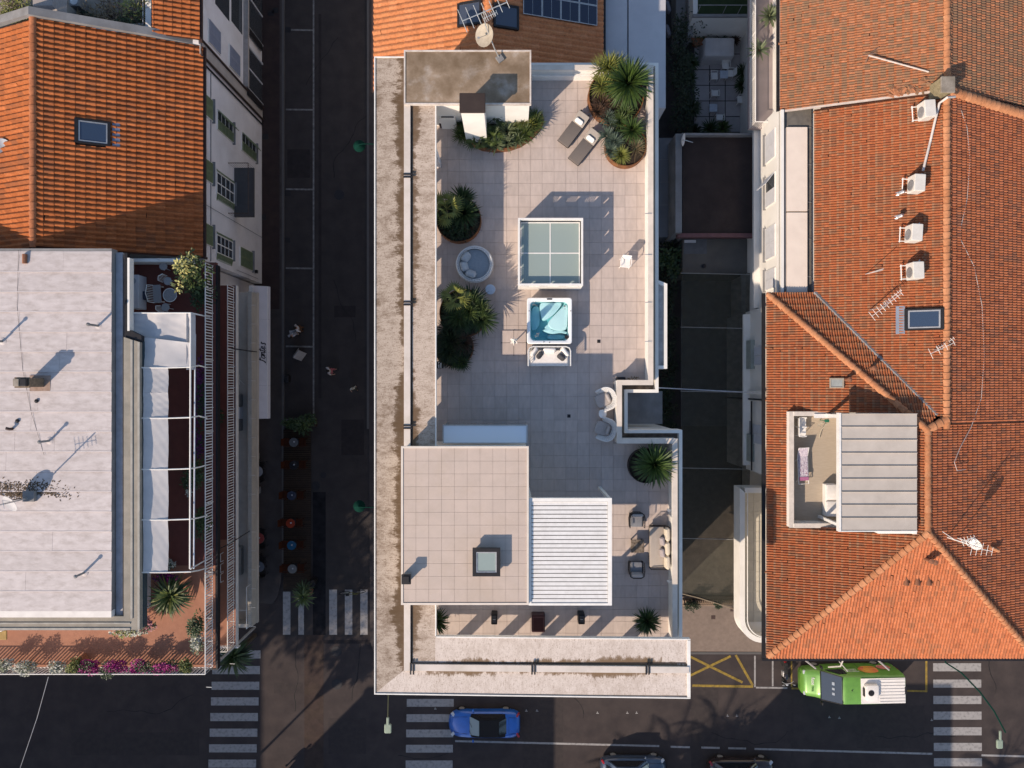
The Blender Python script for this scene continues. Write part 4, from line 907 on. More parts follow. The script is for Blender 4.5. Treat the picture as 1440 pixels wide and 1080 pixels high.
# two sun loungers
def lounger(hx, hy, fx, fy, label):
    h, f = P(hx,hy,T+.55), P(fx,fy,T+.35); mid = (h+f)/2; d = (f-h); ang = math.atan2(d.y,d.x); L = d.length
    t = thing('sun_lounger', label, 'sun lounger', (mid.x,mid.y,T+.012), ang, 'sun loungers by the grass planter')
    w = .66
    q = MB(); q.box(-L/2,-w/2,.20,L/2,-w/2+.05,.27); q.box(-L/2,w/2-.05,.20,L/2,w/2,.27); q.box(-L/2,-w/2+.05,.20,-L/2+.05,w/2-.05,.27); q.box(L/2-.05,-w/2+.05,.20,L/2,w/2-.05,.27); part('frame', q, GUNM, t)
    for sx in (-L/2+.12, L/2-.12):
        for sy in (-1,1):
            q = MB(); q.cbox((sx,sy*(w/2-.04),.10),(.05,.05,.20)); part('leg', q, GUNM, t)
    q = MB(); q.cbox((L*.17,0,.31),(L*.66,w-.02,.09), bev=.03); part('mattress', q, TAUPE, t, smooth=True)
    q = MB(); q.cbox((0,0,0),(L*.36,w-.02,.09), ry=R(24), bev=.03); o = part('backrest', q, TAUPEL, t, smooth=True); o.location = (-L*.325,0,.42)
    q = MB(); q.cbox((0,0,0),(.24,.44,.12), ry=R(24), bev=.05); o = part('pillow', q, WHITEF, t, smooth=True); o.location = (-L*.235,0,.49)
    for sy in (-.22,.22):
        q = MB(); q.cbox((-L*.49,sy,.55),(.06,.08,.16)); part('wheel_bracket', q, GUNM, t)
lounger(822.5,159.5,791.5,202, 'grey sun lounger with white pillow closer to the stair house')
lounger(839,184,806,227, 'grey sun lounger with white pillow closer to the grass planter')
# white woven armchairs with a pebble table
def tubchair(u, v, face, label):
    p = P(u,v,T+.5); t = thing('woven_armchair', label, 'armchair', (p.x,p.y,T+.012), face, 'white woven armchairs beside the parapet recess')
    q = MB(); s_ = spl([(.42,-.26),(.42,.26),(.1,.33),(-.28,.28),(-.36,0),(-.28,-.28),(.1,-.33)],4); q.rings([[(x*k,y*k,z) for x,y in s_] for k, z in ((.97,.24),(1,.30),(1,.36),(.95,.40),(.7,.41))]); part('seat_cushion', q, GREYF, t, smooth=True)
    q = MB(); q.lathe([(.26,.0),(.36,.10),(.40,.22),(.30,.24)],20); part('base', q, WICK, t, smooth=True)
    A0, A1, n = R(64), R(296), 22
    def pt(a, r, z): 
        f = 1+.10*abs(math.sin(2*(a-PI)))          # rounded square plan
        return (r*f*math.cos(a), r*f*math.sin(a), z)
    def hh(a): return .46+.26*max(0,math.cos((a-PI)*.75))
    an = [A0+(A1-A0)*i/n for i in range(n+1)]
    q = MB()
    for r, dz, tr in ((.365,-.20,.022),(.425,-.10,.02),(.485,-.02,.022),(.545,.0,.032)): q.tube([pt(a,r,hh(a)+dz) for a in an], tr, 6)
    q.tube([pt(a,.40,.2) for a in an],.025,6); part('rim', q, WICK, t, smooth=True)
    q = MB()
    for k, (ra, za, rb, zb_) in enumerate(((.365,-.20,.425,-.10),(.425,-.10,.485,-.02),(.485,-.02,.545,0))):
        for i in range(n):
            a0 = an[i]+(A1-A0)/n*(.18+.25*(k%2)); a1 = a0+(A1-A0)/n*.62
            if a1 > A1: continue
            q.add([pt(a0,ra,hh(a0)+za),pt(a1,ra,hh(a1)+za),pt(a1,rb,hh(a1)+zb_),pt(a0,rb,hh(a0)+zb_)],[(0,1,2,3)])
    for i in range(n+1): q.tube([pt(an[i],.545,hh(an[i])),pt(an[i],.40,.2)], .02, 4, False)
    part('woven_shell', q, WICK, t, kind='stuff')
    q = MB(); q.cbox((0,0,0),(.16,.46,.30), ry=R(22), bev=.06); o = part('back_cushion', q, GREYF, t, smooth=True); o.location = (-.20,0,.50)
tubchair(850.5,561.5,R(205),'white woven armchair on the north side of the pebble table')
tubchair(850,603.5,R(160),'white woven armchair on the south side of the pebble table')
p = P(847.5,582,T+.4); tb = thing('pebble_table', 'small white pebble-shaped table between the two white woven armchairs', 'side table', (p.x,p.y,T+.012))
q = MB(); s_ = spl([(.20,.05),(.08,.20),(-.14,.18),(-.19,-.04),(-.08,-.20),(.14,-.17)]); q.rings([[(x*k,y*k,z) for x,y in s_] for k, z in ((.95,.36),(1,.38),(.98,.41),(.9,.42))]); part('top', q, PLAST, tb, smooth=True)
for a in (90,210,330): 
    q = MB(); q.tube([(.12*math.cos(R(a)),.12*math.sin(R(a)),0),(.08*math.cos(R(a)),.08*math.sin(R(a)),.37)],.018,6); part('leg', q, PLAST, tb)
# white garden chair near the east parapet
def garden_chair(name, label, loc, rz, m=None, group=None):
    m = m or PLAST; t = thing(name, label, 'chair', loc, rz, group)
    q = MB(); q.cbox((0,-.02,.42),(.46,.44,.035), bev=.012); part('seat', q, m, t)
    q = MB(); q.cbox((0,.24,.66),(.46,.035,.42), rx=R(-14), bev=.012); part('backrest', q, m, t)
    for sx in (-1,1):
        q = MB(); q.tube([(sx*.25,.22,.64),(sx*.27,.0,.65),(sx*.25,-.2,.62)], .022, 6); part('armrest', q, m, t)
        for sy in (-.19,.19): 
            q = MB(); q.tube([(sx*.24,sy*1.15,0),(sx*.22,sy,.42 if sy>0 else .62)], .02, 5); part('leg', q, m, t)
    return t
p = P(880,369,T+.5); garden_chair('garden_chair', 'single white plastic chair near the east parapet', (p.x,p.y,T+.012), R(-6))
# folded parasol on a slab base west of the tub
p = P(722.5,482,T+.05); pr = thing('folded_parasol', 'closed white parasol on a square slab base west of the hot tub', 'parasol', (p.x,p.y,T+.012))
for sx in (-1,1):
    for sy in (-1,1): 
        q = MB(); q.cbox((sx*.31,sy*.31,.03),(.60,.60,.05)); part('base_slab', q, FTILE, pr)
q = MB(); q.tube([(-.64,0,.03),(.64,0,.03)],.022,6); q.tube([(0,-.64,.03),(0,.64,.03)],.022,6); part('base_frame', q, GUNM, pr)
q = MB(); q.tube([(0,0,.03),(0,0,2.5)],.028,8); part('pole', q, TRIM, pr)
q = MB(); rs = []
for k, z_ in ((.35,2.46),(.7,2.2),(1.0,1.6),(.85,1.05),(1.1,.95)):
    rs.append([((.20 if j % 2 else .075)*k*math.cos(2*PI*j/12), (.20 if j % 2 else .075)*k*math.sin(2*PI*j/12), z_) for j in range(12)])
q.rings(rs[::-1]); part('canopy', q, WHITEF, pr)
# south-east lounge group
def rope_chair(u, v, rz, label):
    p = P(u,v,T+.45); t = thing('rope_armchair', label, 'armchair', (p.x,p.y,T+.012), rz, 'dark rope armchairs of the lounge group')
    q = MB(); q.cbox((0,-.03,.33),(.60,.60,.16), bev=.06); part('seat_cushion', q, mat('slate_fabric', (.20,.205,.22), (.17,.175,.19), 14), t, smooth=True)
    q = MB(); q.cbox((0,0,0),(.60,.17,.36), rx=R(-20), bev=.07); o = part('back_cushion', q, GREYF, t, smooth=True); o.location = (0,.27,.55)
    pth = [(-.36,-.34),(-.38,.1),(-.33,.32),(-.2,.40),(.2,.40),(.33,.32),(.38,.1),(.36,-.34)]
    q = MB(); q.tube([(x,y,.62+(.08 if y>.2 else 0)) for x,y in pth], .024, 6); q.tube([(x*.95,y*.95,.20) for x,y in pth], .022, 6); part('frame', q, GUNM, t)
    q = MB()
    for i in range(34):
        s = i/33*(len(pth)-1.001); k = int(s); f = s-k; x = pth[k][0]+(pth[k+1][0]-pth[k][0])*f; y = pth[k][1]+(pth[k+1][1]-pth[k][1])*f
        q.tube([(x,y,.62+(.08 if y>.2 else 0)),(x*.95,y*.95,.2)], .012, 4, False)
    part('rope_back', q, ROPE, t, kind='stuff')
    q = MB(); q.cbox((0,0,.21),(.66,.66,.03)); part('seat_base', q, GUNM, t)
    for sx in (-1,1):
        for sy in (-1,1): 
            q = MB(); q.tube([(sx*.30,sy*.30,0),(sx*.32,sy*.32,.22)],.02,6); part('leg', q, GUNM, t)
rope_chair(895.5,732,0,'dark rope armchair north of the rough square table')
rope_chair(895,800,PI,'dark rope armchair south of the rough square table')
p = P(896.5,768,T+.38); ct = thing('coffee_table', 'square coffee table with a rough mottled top between the rope armchairs', 'table', (p.x,p.y,T+.012))
q = MB(); q.cbox((0,0,.36),(.66,.66,.05), bev=.03); part('top', q, RATTAN, ct)
for sx in (-1,1):
    for sy in (-1,1): 
        q = MB(); q.cbox((sx*.26,sy*.26,.17),(.05,.05,.34)); part('leg', q, GUNM, ct)
p = P(927,769.5,T+.45); ls = thing('lounge_sofa', 'taupe three-seat lounge sofa with cream back cushions against the east parapet', 'sofa', (p.x,p.y,T+.012))
TP2 = mat('warm_grey_fabric', (.40,.345,.295), (.355,.305,.26), 20)
q = MB(); q.cbox((-.05,0,.24),(.82,2.1,.10), bev=.03); part('base', q, ROPE, ls)
q = MB(); q.cbox((-.10,0,.37),(.74,2.02,.17), bev=.06); part('seat_cushion', q, TP2, ls, smooth=True)
for i in (-1,0,1):
    q = MB(); q.cbox((0,0,0),(.22,.68,.44), ry=R(14), bev=.10); o = part('back_cushion', q, CREAM, ls, smooth=True); o.location = (.34,i*.69,.64)
for y in (.33,-.24): 
    q = MB(); q.cbox((0,0,0),(.16,.42,.32), ry=R(24), bev=.06); o = part('scatter_cushion', q, mat('mauve_grey_fabric', (.36,.31,.31), (.32,.28,.28), 16), ls, smooth=True); o.location = (.12,y,.60); o.rotation_euler = (0,0,R(6))
for sy in (-1,1):
    q = MB(); q.tube([(-.44,sy*1.05,.2),(-.44,sy*1.07,.58),(.40,sy*1.07,.62),(.46,sy*1.0,.70)],.022,6); part('arm_frame', q, GUNM, ls)
    q = MB()
    for i in range(14): q.tube([(-.42+.06*i,sy*1.06,.2),(-.42+.06*i,sy*1.07,.60)],.011,4,False)
    part('arm_rope', q, ROPE, ls, kind='stuff')
    for sx in (-.38,.36): 
        q = MB(); q.cbox((sx,sy*.98,.10),(.05,.05,.2)); part('leg', q, GUNM, ls)
q = MB(); q.tube([(.46,-1.02,.68),(.48,0,.70),(.46,1.02,.68)],.022,6); part('back_rail', q, GUNM, ls)
for v, lab in ((717,'white wall bracket light north of the lounge sofa'),(817,'white wall bracket light south of the lounge sofa')):
    p = P(940,v,T+.6); t = thing('bracket_light', lab, 'wall light', (7.84,p.y,T+.55)); q = MB(); q.tube([(0,0,.0),(-.12,.03,.12),(-.2,.06,.18)],.03,6); part('arm', q, TRIM, t); q = MB(); q.cbox((-.08,-.02,.02),(.16,.12,.10), rz=R(30)); part('head', q, TRIM, t)
# charcoal planters and the maroon box along the south strip
for u, v, w_, d_, h_, m_, nm, lab, cat in ((695,871,.30,.52,.62,GUNM,'tall_lantern','tall charcoal lantern box left of the maroon storage box','lantern'),(818,871,.32,.50,.66,GUNM,'tall_lantern','tall charcoal lantern box right of the maroon storage box','lantern'),(757,877,.66,.86,.55,MAROON,'storage_box','glossy maroon storage box between the two charcoal lanterns','storage box')):
    p = P(u,v,T+h_); t = thing(nm, lab, cat, (p.x,p.y,T+.012)); q = MB(); q.cbox((0,0,h_/2),(w_,d_,h_), bev=.03); part('body', q, m_, t)
    if m_ is MAROON:
        q = MB(); q.box(-w_/2+.05,d_/2-.12,h_+.002,w_/2-.05,d_/2-.09,h_+.02); q.box(-w_/2+.05,-d_/2+.05,h_+.002,-w_/2+.08,d_/2-.12,h_+.02); q.box(w_/2-.08,-d_/2+.05,h_+.002,w_/2-.05,d_/2-.12,h_+.02); part('lid_rim', q, mat('dull_red_metal', (.16,.08,.075)), t)
    else:
        q = MB(); q.cbox((0,.02,h_+.02),(w_*.66,d_*.62,.05), bev=.01); part('lid', q, mat('slate_lid', (.07,.07,.075), rough=.3), t)
        q = MB(); q.tube([(-.06,.02,h_+.04),(0,.02,h_+.11),(.06,.02,h_+.04)],.012,5); part('handle', q, ALU, t)
p = P(873.5,533,T+.3); q = MB(); q.cbox((0,0,.18),(.42,.20,.36), bev=.02); t = thing('trough', 'small black trough with dry plants by the parapet corner', 'planter', (p.x,p.y,T+.012)); part('box', q, GUNM, t); q = MB(); clump(q,(.45,0,.15),(.35,.08,.12),60,.1,.03); part('dry_plant', q, DRY, t)
p = P(618,513,T+.4); t = thing('plant_stand', 'small dark stand with a pale slatted side under the canopy south of the shrubs', 'stand', (p.x,p.y,T+.012)); q = MB(); q.cbox((0,0,.2),(.30,.34,.4)); part('box', q, GUNM, t); q = MB(); q.box(-.06,-.15,.401,.0,.15,.43); q.box(.05,-.15,.401,.10,.15,.43); part('slat', q, PLAST, t)

# aerial and dish on the stair house
def yagi(q, boom, n, L0, L1, r=.012, vert=False):
    a, c = Vector(boom[0]), Vector(boom[1]); d = c-a; s = d.normalized().cross(Vector((0,0,1)))
    q.tube([a,c], r*1.3, 5)
    for i in range(n):
        t = i/(n-1); p = a + d*t; L = L0+(L1-L0)*t
        q.tube([p-s*L/2, p+s*L/2], r, 4)
def dish(q, c, r, aim, depth=.12):
    aim = Vector(aim).normalized(); M = aim.to_track_quat('Z','Y').to_matrix().to_4x4(); q.T = Matrix.Translation(Vector(c)) @ M
    q.rings([[(r*k*math.cos(2*PI*j/20), r*k*1.08*math.sin(2*PI*j/20), depth*(k*k)-o) for j in range(20)] for k, o in ((.03,.0),(.4,.0),(.75,.0),(1,0),(1.02,.015),(.75,.02),(.4,.02),(.03,.02))]); q.T = None
p = P(703,83,NBZ); an = thing('aerial_mast', 'tan dish and two comb aerials on a mast at the stair house edge', 'aerial', (p.x,p.y,NBZ-.05))
q = MB(); q.cbox((0,0,.06),(.3,.3,.14), rz=.6); part('foot', q, GREYC, an)
q = MB(); q.tube([(0,0,.0),(-.25,.28,.55),(-.62,.85,1.5),(-.64,.88,2.6)], .028, 7); part('mast', q, ALU, an)
q = MB(); dish(q, (-.62,.62,1.0), .46, (-.45,-.25,.62)); part('dish', q, mat('tan_dish', (.38,.33,.26), (.30,.255,.20), 5, .6), an, smooth=True)
q = MB(); q.tube([(-.62,.62,1.0),(-.9,.35,1.35)],.014,5); q.cbox((-.92,.33,1.37),(.10,.07,.07)); part('receiver_arm', q, ALU, an)
q = MB(); yagi(q, ((-1.55,.5,2.5),(.35,1.3,2.5)), 7, 1.05, .55, .017); part('comb_aerial', q, ALU, an)
q = MB(); yagi(q, ((-.68,.78,2.15),(-.1,1.05,2.15)), 8, .45, .2, .014); part('comb_aerial', q, ALU, an)
# ================================================================== west side of the street
FX = -16.70                                   # street front of the two old houses
def shutter_mesh(w, h, m):
    return None
def window(par, yc, w, z0, z1, shut='closed', sm=None, fx=FX, xdir=1, frame=TRIM, glass=DARKG, panes=True, sill=True):
    """a window on a wall that faces east (xdir 1) or west (-1): > frame, pane, shutter, sill"""
    d = xdir; q = MB(); t = .06
    q.box(fx, yc-w/2-t, z0-t, fx+d*.05, yc+w/2+t, z0); q.box(fx, yc-w/2-t, z1, fx+d*.05, yc+w/2+t, z1+t)
    q.box(fx, yc-w/2-t, z0, fx+d*.05, yc-w/2, z1); q.box(fx, yc+w/2, z0, fx+d*.05, yc+w/2+t, z1)
    wn_ = wpart('window', q, frame, par)
    q = MB(); q.box(fx+d*.004, yc-w/2, z0, fx+d*.02, yc+w/2, z1); wpart('pane', q, glass, wn_)
    if panes:
        q = MB(); q.box(fx+d*.021, yc-.03, z0, fx+d*.045, yc+.03, z1)
        for k in (1,2,3):
            zz = z0+(z1-z0)*k/4; q.box(fx+d*.021, yc-w/2, zz-.02, fx+d*.04, yc-.03, zz+.02); q.box(fx+d*.021, yc+.03, zz-.02, fx+d*.04, yc+w/2, zz+.02)
        wpart('glazing_bar', q, frame, wn_)
    if sill:
        q = MB(); q.box(fx, yc-w/2-.15, z0-.12, fx+d*.16, yc+w/2+.15, z0-.062); wpart('sill', q, GREYC, wn_)
    if sm is not None:
        n = 10
        def leaf_(y0, y1, ajar):
            q = MB(); hh = z1-z0
            wd = abs(y1-y0); piv = y0
            M = Matrix.Translation((fx+d*.055, piv, z0)) @ Matrix.Rotation(ajar, 4, 'Z'); q.T = M
            s = 1 if y1 > y0 else -1
            q.box(0,0,0,.03,s*.06,hh); q.box(0,s*(wd-.06),0,.03,s*wd,hh); q.box(0,s*.06,0,.03,s*(wd-.06),.07); q.box(0,s*.06,hh-.07,.03,s*(wd-.06),hh)
            for i in range(n*2):
                zz = .08+(hh-.16)*(i+.5)/(n*2); q.box(.004,s*.06,zz-.03,.022,s*(wd-.06),zz+.018)
            wpart('shutter', q, sm, wn_)
        if shut == 'closed': leaf_(yc-w/2-.02, yc-.005, 0); leaf_(yc+w/2+.02, yc+.005, 0)
        elif shut == 'ajar': panes = False; leaf_(yc-w/2-.02, yc-.005, 0); leaf_(yc+w/2+.02, yc+.005, d*R(38))
        else: leaf_(yc-w/2-.06, yc-w-.02, -d*R(12)); leaf_(yc+w/2+.06, yc+w+.02, d*R(28))
    return wn_
# ---- the orange tiled house
ha = thing('tiled_house', 'old white house with an orange clay tile roof, green shutters and one roof window', 'house', (-20, 12, 0))
RXa, RZa, EZa, N_, S_ = -23.7, 12.4, 9.4, 18.1, 6.75
q = MB(); q.prism([(-40,6.7),(FX-.0,6.7),(FX,N_-.5),(-40,N_-.5)], 0, 9.05); wpart('wall', q, WALLW, ha)
tile_roof(ha, [(RXa,N_,RZa),(RXa,S_,RZa),(FX+.10,S_,EZa),(FX+.10,N_,EZa)], (1,0), .262, .455, CLAY_A, 270, h=.10, kind='wave', step=.035, seed=3, holes=[(-22.05,-20.45,12.2,13.35)] and [(X(106,11.5),Y(206,11.5),X(153,11.3),Y(166,11.5))])
tile_roof(ha, [(RXa,N_,RZa),(RXa,S_,RZa),(-31,S_,RZa-3.0),(-31,N_,RZa-3.0)], (-1,0), .262, .455, CLAY_A, 30, h=.10, kind='wave', step=.035, seed=4)
ridge(ha, (RXa,S_,RZa+.02), (RXa,N_,RZa+.02), RIDGEA, .17, .43)
q = MB(); q.box(FX+.08, S_, EZa-.16, FX+.22, N_, EZa-.02); q.box(FX+.10,S_,EZa-.4,FX+.18,S_+.12,EZa-.1); wpart('gutter', q, BROWNM, ha)
q = MB(); q.add([(RXa-7,N_+.02,RZa-2.9),(RXa,N_+.02,RZa+.1),(FX+.1,N_+.02,EZa+.1),(RXa-7,N_+.42,RZa-2.9),(RXa,N_+.42,RZa+.1),(FX+.1,N_+.42,EZa+.1),
                 (RXa-7,N_+.02,RZa-2.6),(RXa,N_+.02,RZa+.36),(FX-2.0,N_+.02,EZa+1.25),(RXa-7,N_+.42,RZa-2.6),(RXa,N_+.42,RZa+.36),(FX-2.0,N_+.42,EZa+1.25)],
                [(6,7,10,9),(7,8,11,10),(0,1,7,6),(1,2,8,7),(3,9,10,4),(4,10,11,5),(8,2,5,11)]); wpart('gable_coping', q, GREYC, ha)
# roof window
zc = RZa-(X(130,11.5)-RXa)*.424; c = P(130,186,zc+.1); rw = wpart('roof_window', (lambda q: (setattr(q,'T',Matrix.Translation((c.x,c.y,zc+.07)) @ Matrix.Rotation(math.atan(.424),4,'Y')), q.box(-.80,-.62,-.1,.80,-.53,.10), q.box(-.80,.53,-.1,.80,.62,.10), q.box(-.80,-.53,-.1,-.62,.53,.10), q.box(.66,-.53,-.1,.80,.53,.10), q)[-1])(MB()), GUNM, ha)
q = MB(); q.T = Matrix.Translation((c.x,c.y,zc+.07)) @ Matrix.Rotation(math.atan(.424),4,'Y'); q.box(-.62,-.52,-.05,.66,.52,.06); wpart('pane', q, BLUEG, rw)
q = MB(); q.T = Matrix.Translation((c.x,c.y,zc+.07)) @ Matrix.Rotation(math.atan(.424),4,'Y'); q.box(-.62,-.52,.061,-.56,.52,.085); q.box(.60,-.52,.061,.66,.52,.085); q.box(-.56,-.52,.061,.60,-.46,.085); q.box(-.56,.46,.061,.60,.52,.085); wpart('frame', q, ALU, rw)
q = MB(); q.T = Matrix.Translation((c.x,c.y,zc+.07)) @ Matrix.Rotation(math.atan(.424),4,'Y'); 
for i in range(5): q.box(.87,-.66+.265*i,-.03,1.22,-.66+.265*(i+1)-.01,.02+.012*(i%2))
wpart('flashing', q, mat('lead_flashing', (.20,.24,.32), (.15,.18,.25), 4, .5), rw)
for yc, w_, z0, z1, sh in ((14.98,1.04,5.15,7.32,'ajar'),(11.4,1.12,4.95,7.4,'open'),(7.95,.95,5.2,7.4,'open'),(15.0,1.04,1.35,3.7,'ajar'),(7.85,1.1,2.0,3.95,'closed')):
    window(ha, yc, w_, z0, z1, sh, GREENP)
for yc in (15.2, 11.7, 8.2): window(ha, yc, 1.05, 8.05, 9.0, 'closed', GREENP, panes=False)
# balcony on the front
q = MB(); q.box(FX+.001,10.05,4.70,FX+1.18,13.0,4.86); bal = wpart('balcony', q, mat('balcony_slab', (.085,.080,.080), (.07,.066,.066), 3, .7), ha)
q = MB()
for (x0,y0,x1,y1) in ((FX,10.05,FX+1.18,10.05),(FX+1.18,10.05,FX+1.18,13.0),(FX,13.0,FX+1.18,13.0)):
    q.tube([(x0,y0,5.78),(x1,y1,5.78)],.022,5)
    n = int(max(abs(x1-x0),abs(y1-y0))/.12)
    for i in range(n+1): q.tube([(x0+(x1-x0)*i/n,y0+(y1-y0)*i/n,4.86),(x0+(x1-x0)*i/n,y0+(y1-y0)*i/n,5.78)],.009,4,False)
wpart('railing', q, mat('rusty_iron', (.10,.065,.045), (.07,.045,.035), 8, .8), bal, kind='stuff')
q = MB(); q.tube([(FX+.06,17.30,.1),(FX+.06,17.30,9.2)],.05,7); wpart('downpipe', q, GUNM, ha)
q = MB(); q.tube([(FX+.06,9.75,.1),(FX+.06,9.75,9.2)],.012,5); wpart('cable', q, GUNM, ha)
q = MB(); q.tube([(FX+.05,6.9,4.6),(FX+.05,6.9,1.0)],.012,5); q.cbox((FX+.1,7.3,1.4),(.14,.2,.22)); wpart('meter_box', q, GUNM, ha)
q = MB(); q.box(FX,6.8,8.2,FX+.045,17.2,8.24); wpart('string_course', q, GREYC, ha)
# satellite dish on the west slope
p = P(8,205,11.6); t = thing('satellite_dish', 'pale satellite dish standing on the orange roof beyond its ridge', 'satellite dish', (p.x,p.y,10.6)); q = MB(); q.tube([(0,0,-.3),(0,0,1.0)],.03,6); q.tube([(0,0,.95),(.5,.15,1.2)],.014,4); q.tube([(0,.1,.9),(.45,-.25,1.1)],.014,4); part('mast', q, ALU, t); q = MB(); dish(q,(-.05,-.05,1.0),.40,(.2,-.4,.75)); part('dish', q, mat('grey_dish', (.42,.44,.48)), t, smooth=True)
# ---- the white house to the north of it
hb = thing('corner_house', 'white rendered house with blue-grey shutters, a planted roof terrace and a strip of clay tiles', 'house', (-20, 22, 0))
q = MB(); q.prism([(-40,N_+.45),(-19.0,N_+.45),(-19.0,34),(-40,34)], 0, 9.4); q.prism([(-18.99,17.62),(FX,17.62),(FX,34),(-18.99,34)], 0, 9.0); q.prism([(-18.99,18.14),(FX+.001,18.14),(FX+.001,60),(-18.99,60)], 9.0, 9.72); wpart('wall', q, WALLW, hb)
tile_roof(hb, [(-18.75,18.25,10.55),(-18.75,34,10.55),(FX+.12,34,9.85),(FX+.12,18.25,9.85)][::1], (1,0), .262, .44, CLAY_A, 40, h=.10, kind='wave', step=.035, seed=5)
q = MB(); q.box(FX+.10,18.2,9.66,FX+.22,34,9.82); wpart('gutter', q, BROWNM, hb)
q = MB(); q.box(FX+.002,17.66,0,FX+.05,18.35,9.6); wpart('corner_strip', q, mat('beige_render', (.40,.36,.33), (.34,.31,.285), 2, .85), hb)
for yy in (17.62, 18.42): 
    q = MB(); q.tube([(FX+.10,yy,.1),(FX+.10,yy,9.6)],.065,8); wpart('downpipe', q, BROWNM, hb)
for yc, z0, z1 in ((19.45,7.0,8.5),(19.42,4.1,5.62)): window(hb, yc, 1.2, z0, z1, 'closed', GREYSH, panes=False, sill=False)
q = MB(); q.box(FX+.002,18.5,3.22,FX+.30,30,3.42); wpart('string_course', q, mat('beige_band', (.38,.34,.31)), hb)
for y0, y1 in ((18.7,21.3),(22.6,26.4)):
    q = MB(); q.box(FX+.003,y0,.15,FX+.03,y1,2.9); wd = wpart('shop_window', q, DARKG, hb)
    q = MB(); q.box(FX+.003,y0-.1,.1,FX+.09,y0,3.0); q.box(FX+.003,y1,.1,FX+.09,y1+.1,3.0); q.box(FX+.003,y0,2.9,FX+.09,y1,3.0); q.box(FX+.031,(y0+y1)/2-.04,.15,FX+.07,(y0+y1)/2+.04,2.9); wpart('frame', q, SHUTW, wd)
    q = MB(); q.box(FX+.10,y0-.55,.4,FX+.16,y0-.12,3.0); wpart('shutter', q, GUNM, wd)
q = MB(); q.box(FX-1.1,21.4,5.6,FX+.01,27,7.6); q.box(FX+.002,21.6,3.6,FX+.02,26,5.3); wpart('loggia_opening', q, DARKG, hb)
# roof terrace of that house
zt = 9.42; xw = -18.95
q = MB(); q.box(-40,18.6,zt-.02,-18.98,34,zt+.02); wpart('terrace_floor', q, CONC, hb)
q = MB(); q.box(-19.3,18.5,zt,-19.0,34,zt+.75); q.box(-22.1,18.53,zt,-19.3,18.85,zt+.75); wpart('parapet', q, WHITE, hb)
q = MB()
for i in range(34): q.tube([(-19.42,18.9+.12*i,zt+.02),(-19.42,18.9+.12*i,zt+.75)],.012,4,False)
for i in range(34): q.tube([(-19.5-.12*i,18.95,zt+.02),(-19.5-.12*i,18.95,zt+.72)],.012,4,False)
q.tube([(-19.42,18.9,zt+.76),(-19.42,23,zt+.76)],.02,5); q.tube([(-19.5,18.95,zt+.74),(-23.6,18.95,zt+.74)],.02,5); wpart('railing', q, TRIM, hb, kind='stuff')
a = P(40,22,11.3); c = P(88,-6,11.3)
t = thing('roof_hood', 'weathered grey boarded ventilation hood on the white corner house', 'ventilation hood', ((a.x+c.x)/2,(a.y+c.y)/2,zt+.02)); w_, d_ = (c.x-a.x)/2, (c.y-a.y)/2; hh = 1.9
q = MB(); q.box(-w_+.1,-d_+.1,0,w_-.1,d_-.1,hh-.35); part('body', q, GREYC, t)
q = MB()
q.add([(-w_,-d_,hh-.4),(w_,-d_,hh-.4),(w_,d_,hh-.4),(-w_,d_,hh-.4),(-w_+.25,-d_+.5,hh),(w_-.5,-d_+.5,hh),(w_-.5,d_-.2,hh),(-w_+.25,d_-.2,hh)],[(0,1,5,4),(1,2,6,5),(2,3,7,6),(3,0,4,7),(4,5,6,7),(0,3,2,1)]); part('hood', q, mat('weathered_boards', (.36,.32,.295), (.27,.24,.225), 6, .8, stretch=(8,1,1)), t)
a = P(108,5,10); t = thing('ac_unit', 'grey air conditioning unit among the shrubs of the corner house terrace', 'air conditioner', (a.x,a.y,zt+.02)); q = MB(); q.cbox((0,0,.4),(.55,.5,.8), bev=.03); part('casing', q, GREYC, t); q = MB(); q.lathe([(.2,.80),(.2,.83),(.02,.84)],16); part('fan_grille', q, ALU, t)
for u, v, r_, lab, m_ in ((150,18,(1.0,.75,.6),'big dry brown shrub in the middle of the corner house terrace',DRY),(195,8,(.7,.7,.6),'shrub with sunlit yellow tips against the white terrace parapet',LF_YEL),(120,30,(.8,.35,.4),'low dark shrub at the front of the corner house terrace',LF_HEDGE),(15,10,(.9,.6,.5),'sunlit shrub at the far end of the corner house terrace',LF_YEL),(180,28,(.8,.4,.5),'dark green shrub by the lattice railing',LF_DARK)):
    p = P(u,v,zt+.7); plant('shrub', lab, 'shrub', (p.x,p.y,zt+.02), [(m_, lambda q: clump(q,(0,0,.5),r_,420,.22,.05)),(LF_BRN, lambda q: clump(q,(.1,.1,.4),r_,240,.22,.04)),(BARK, trunk(.5,.06,.04), 'stem')], rz=0)

# ---- the flat-roofed block with balconies
fb = thing('flat_roof_block', 'flat-roofed block with a silver membrane roof and three storeys of railed balconies', 'building', (-20, -4, 0))
RZ = 13.0; x_e = X(157,RZ); y_n = Y(353,RZ); y_s = Y(858,RZ)
q = MB(); q.prism([(-45,6.62),(-17.2,6.62),(-17.2,-14.2),(-45,-14.2)], 0, 9.45); q.prism([(-45,6.6),(-20.65,6.6),(-20.65,2.4),(-19.3,1.8),(-19.3,-11.9),(-45,-11.9)], 9.449, 12.5); wpart('wall', q, WALLW, fb)
q = MB(); q.prism([(-45,6.6),(x_e-.02,6.6),(x_e-.02,-11.3),(-45,-11.3)], 12.45, RZ-.03); rfb = wpart('roof', q, GREYC, fb)
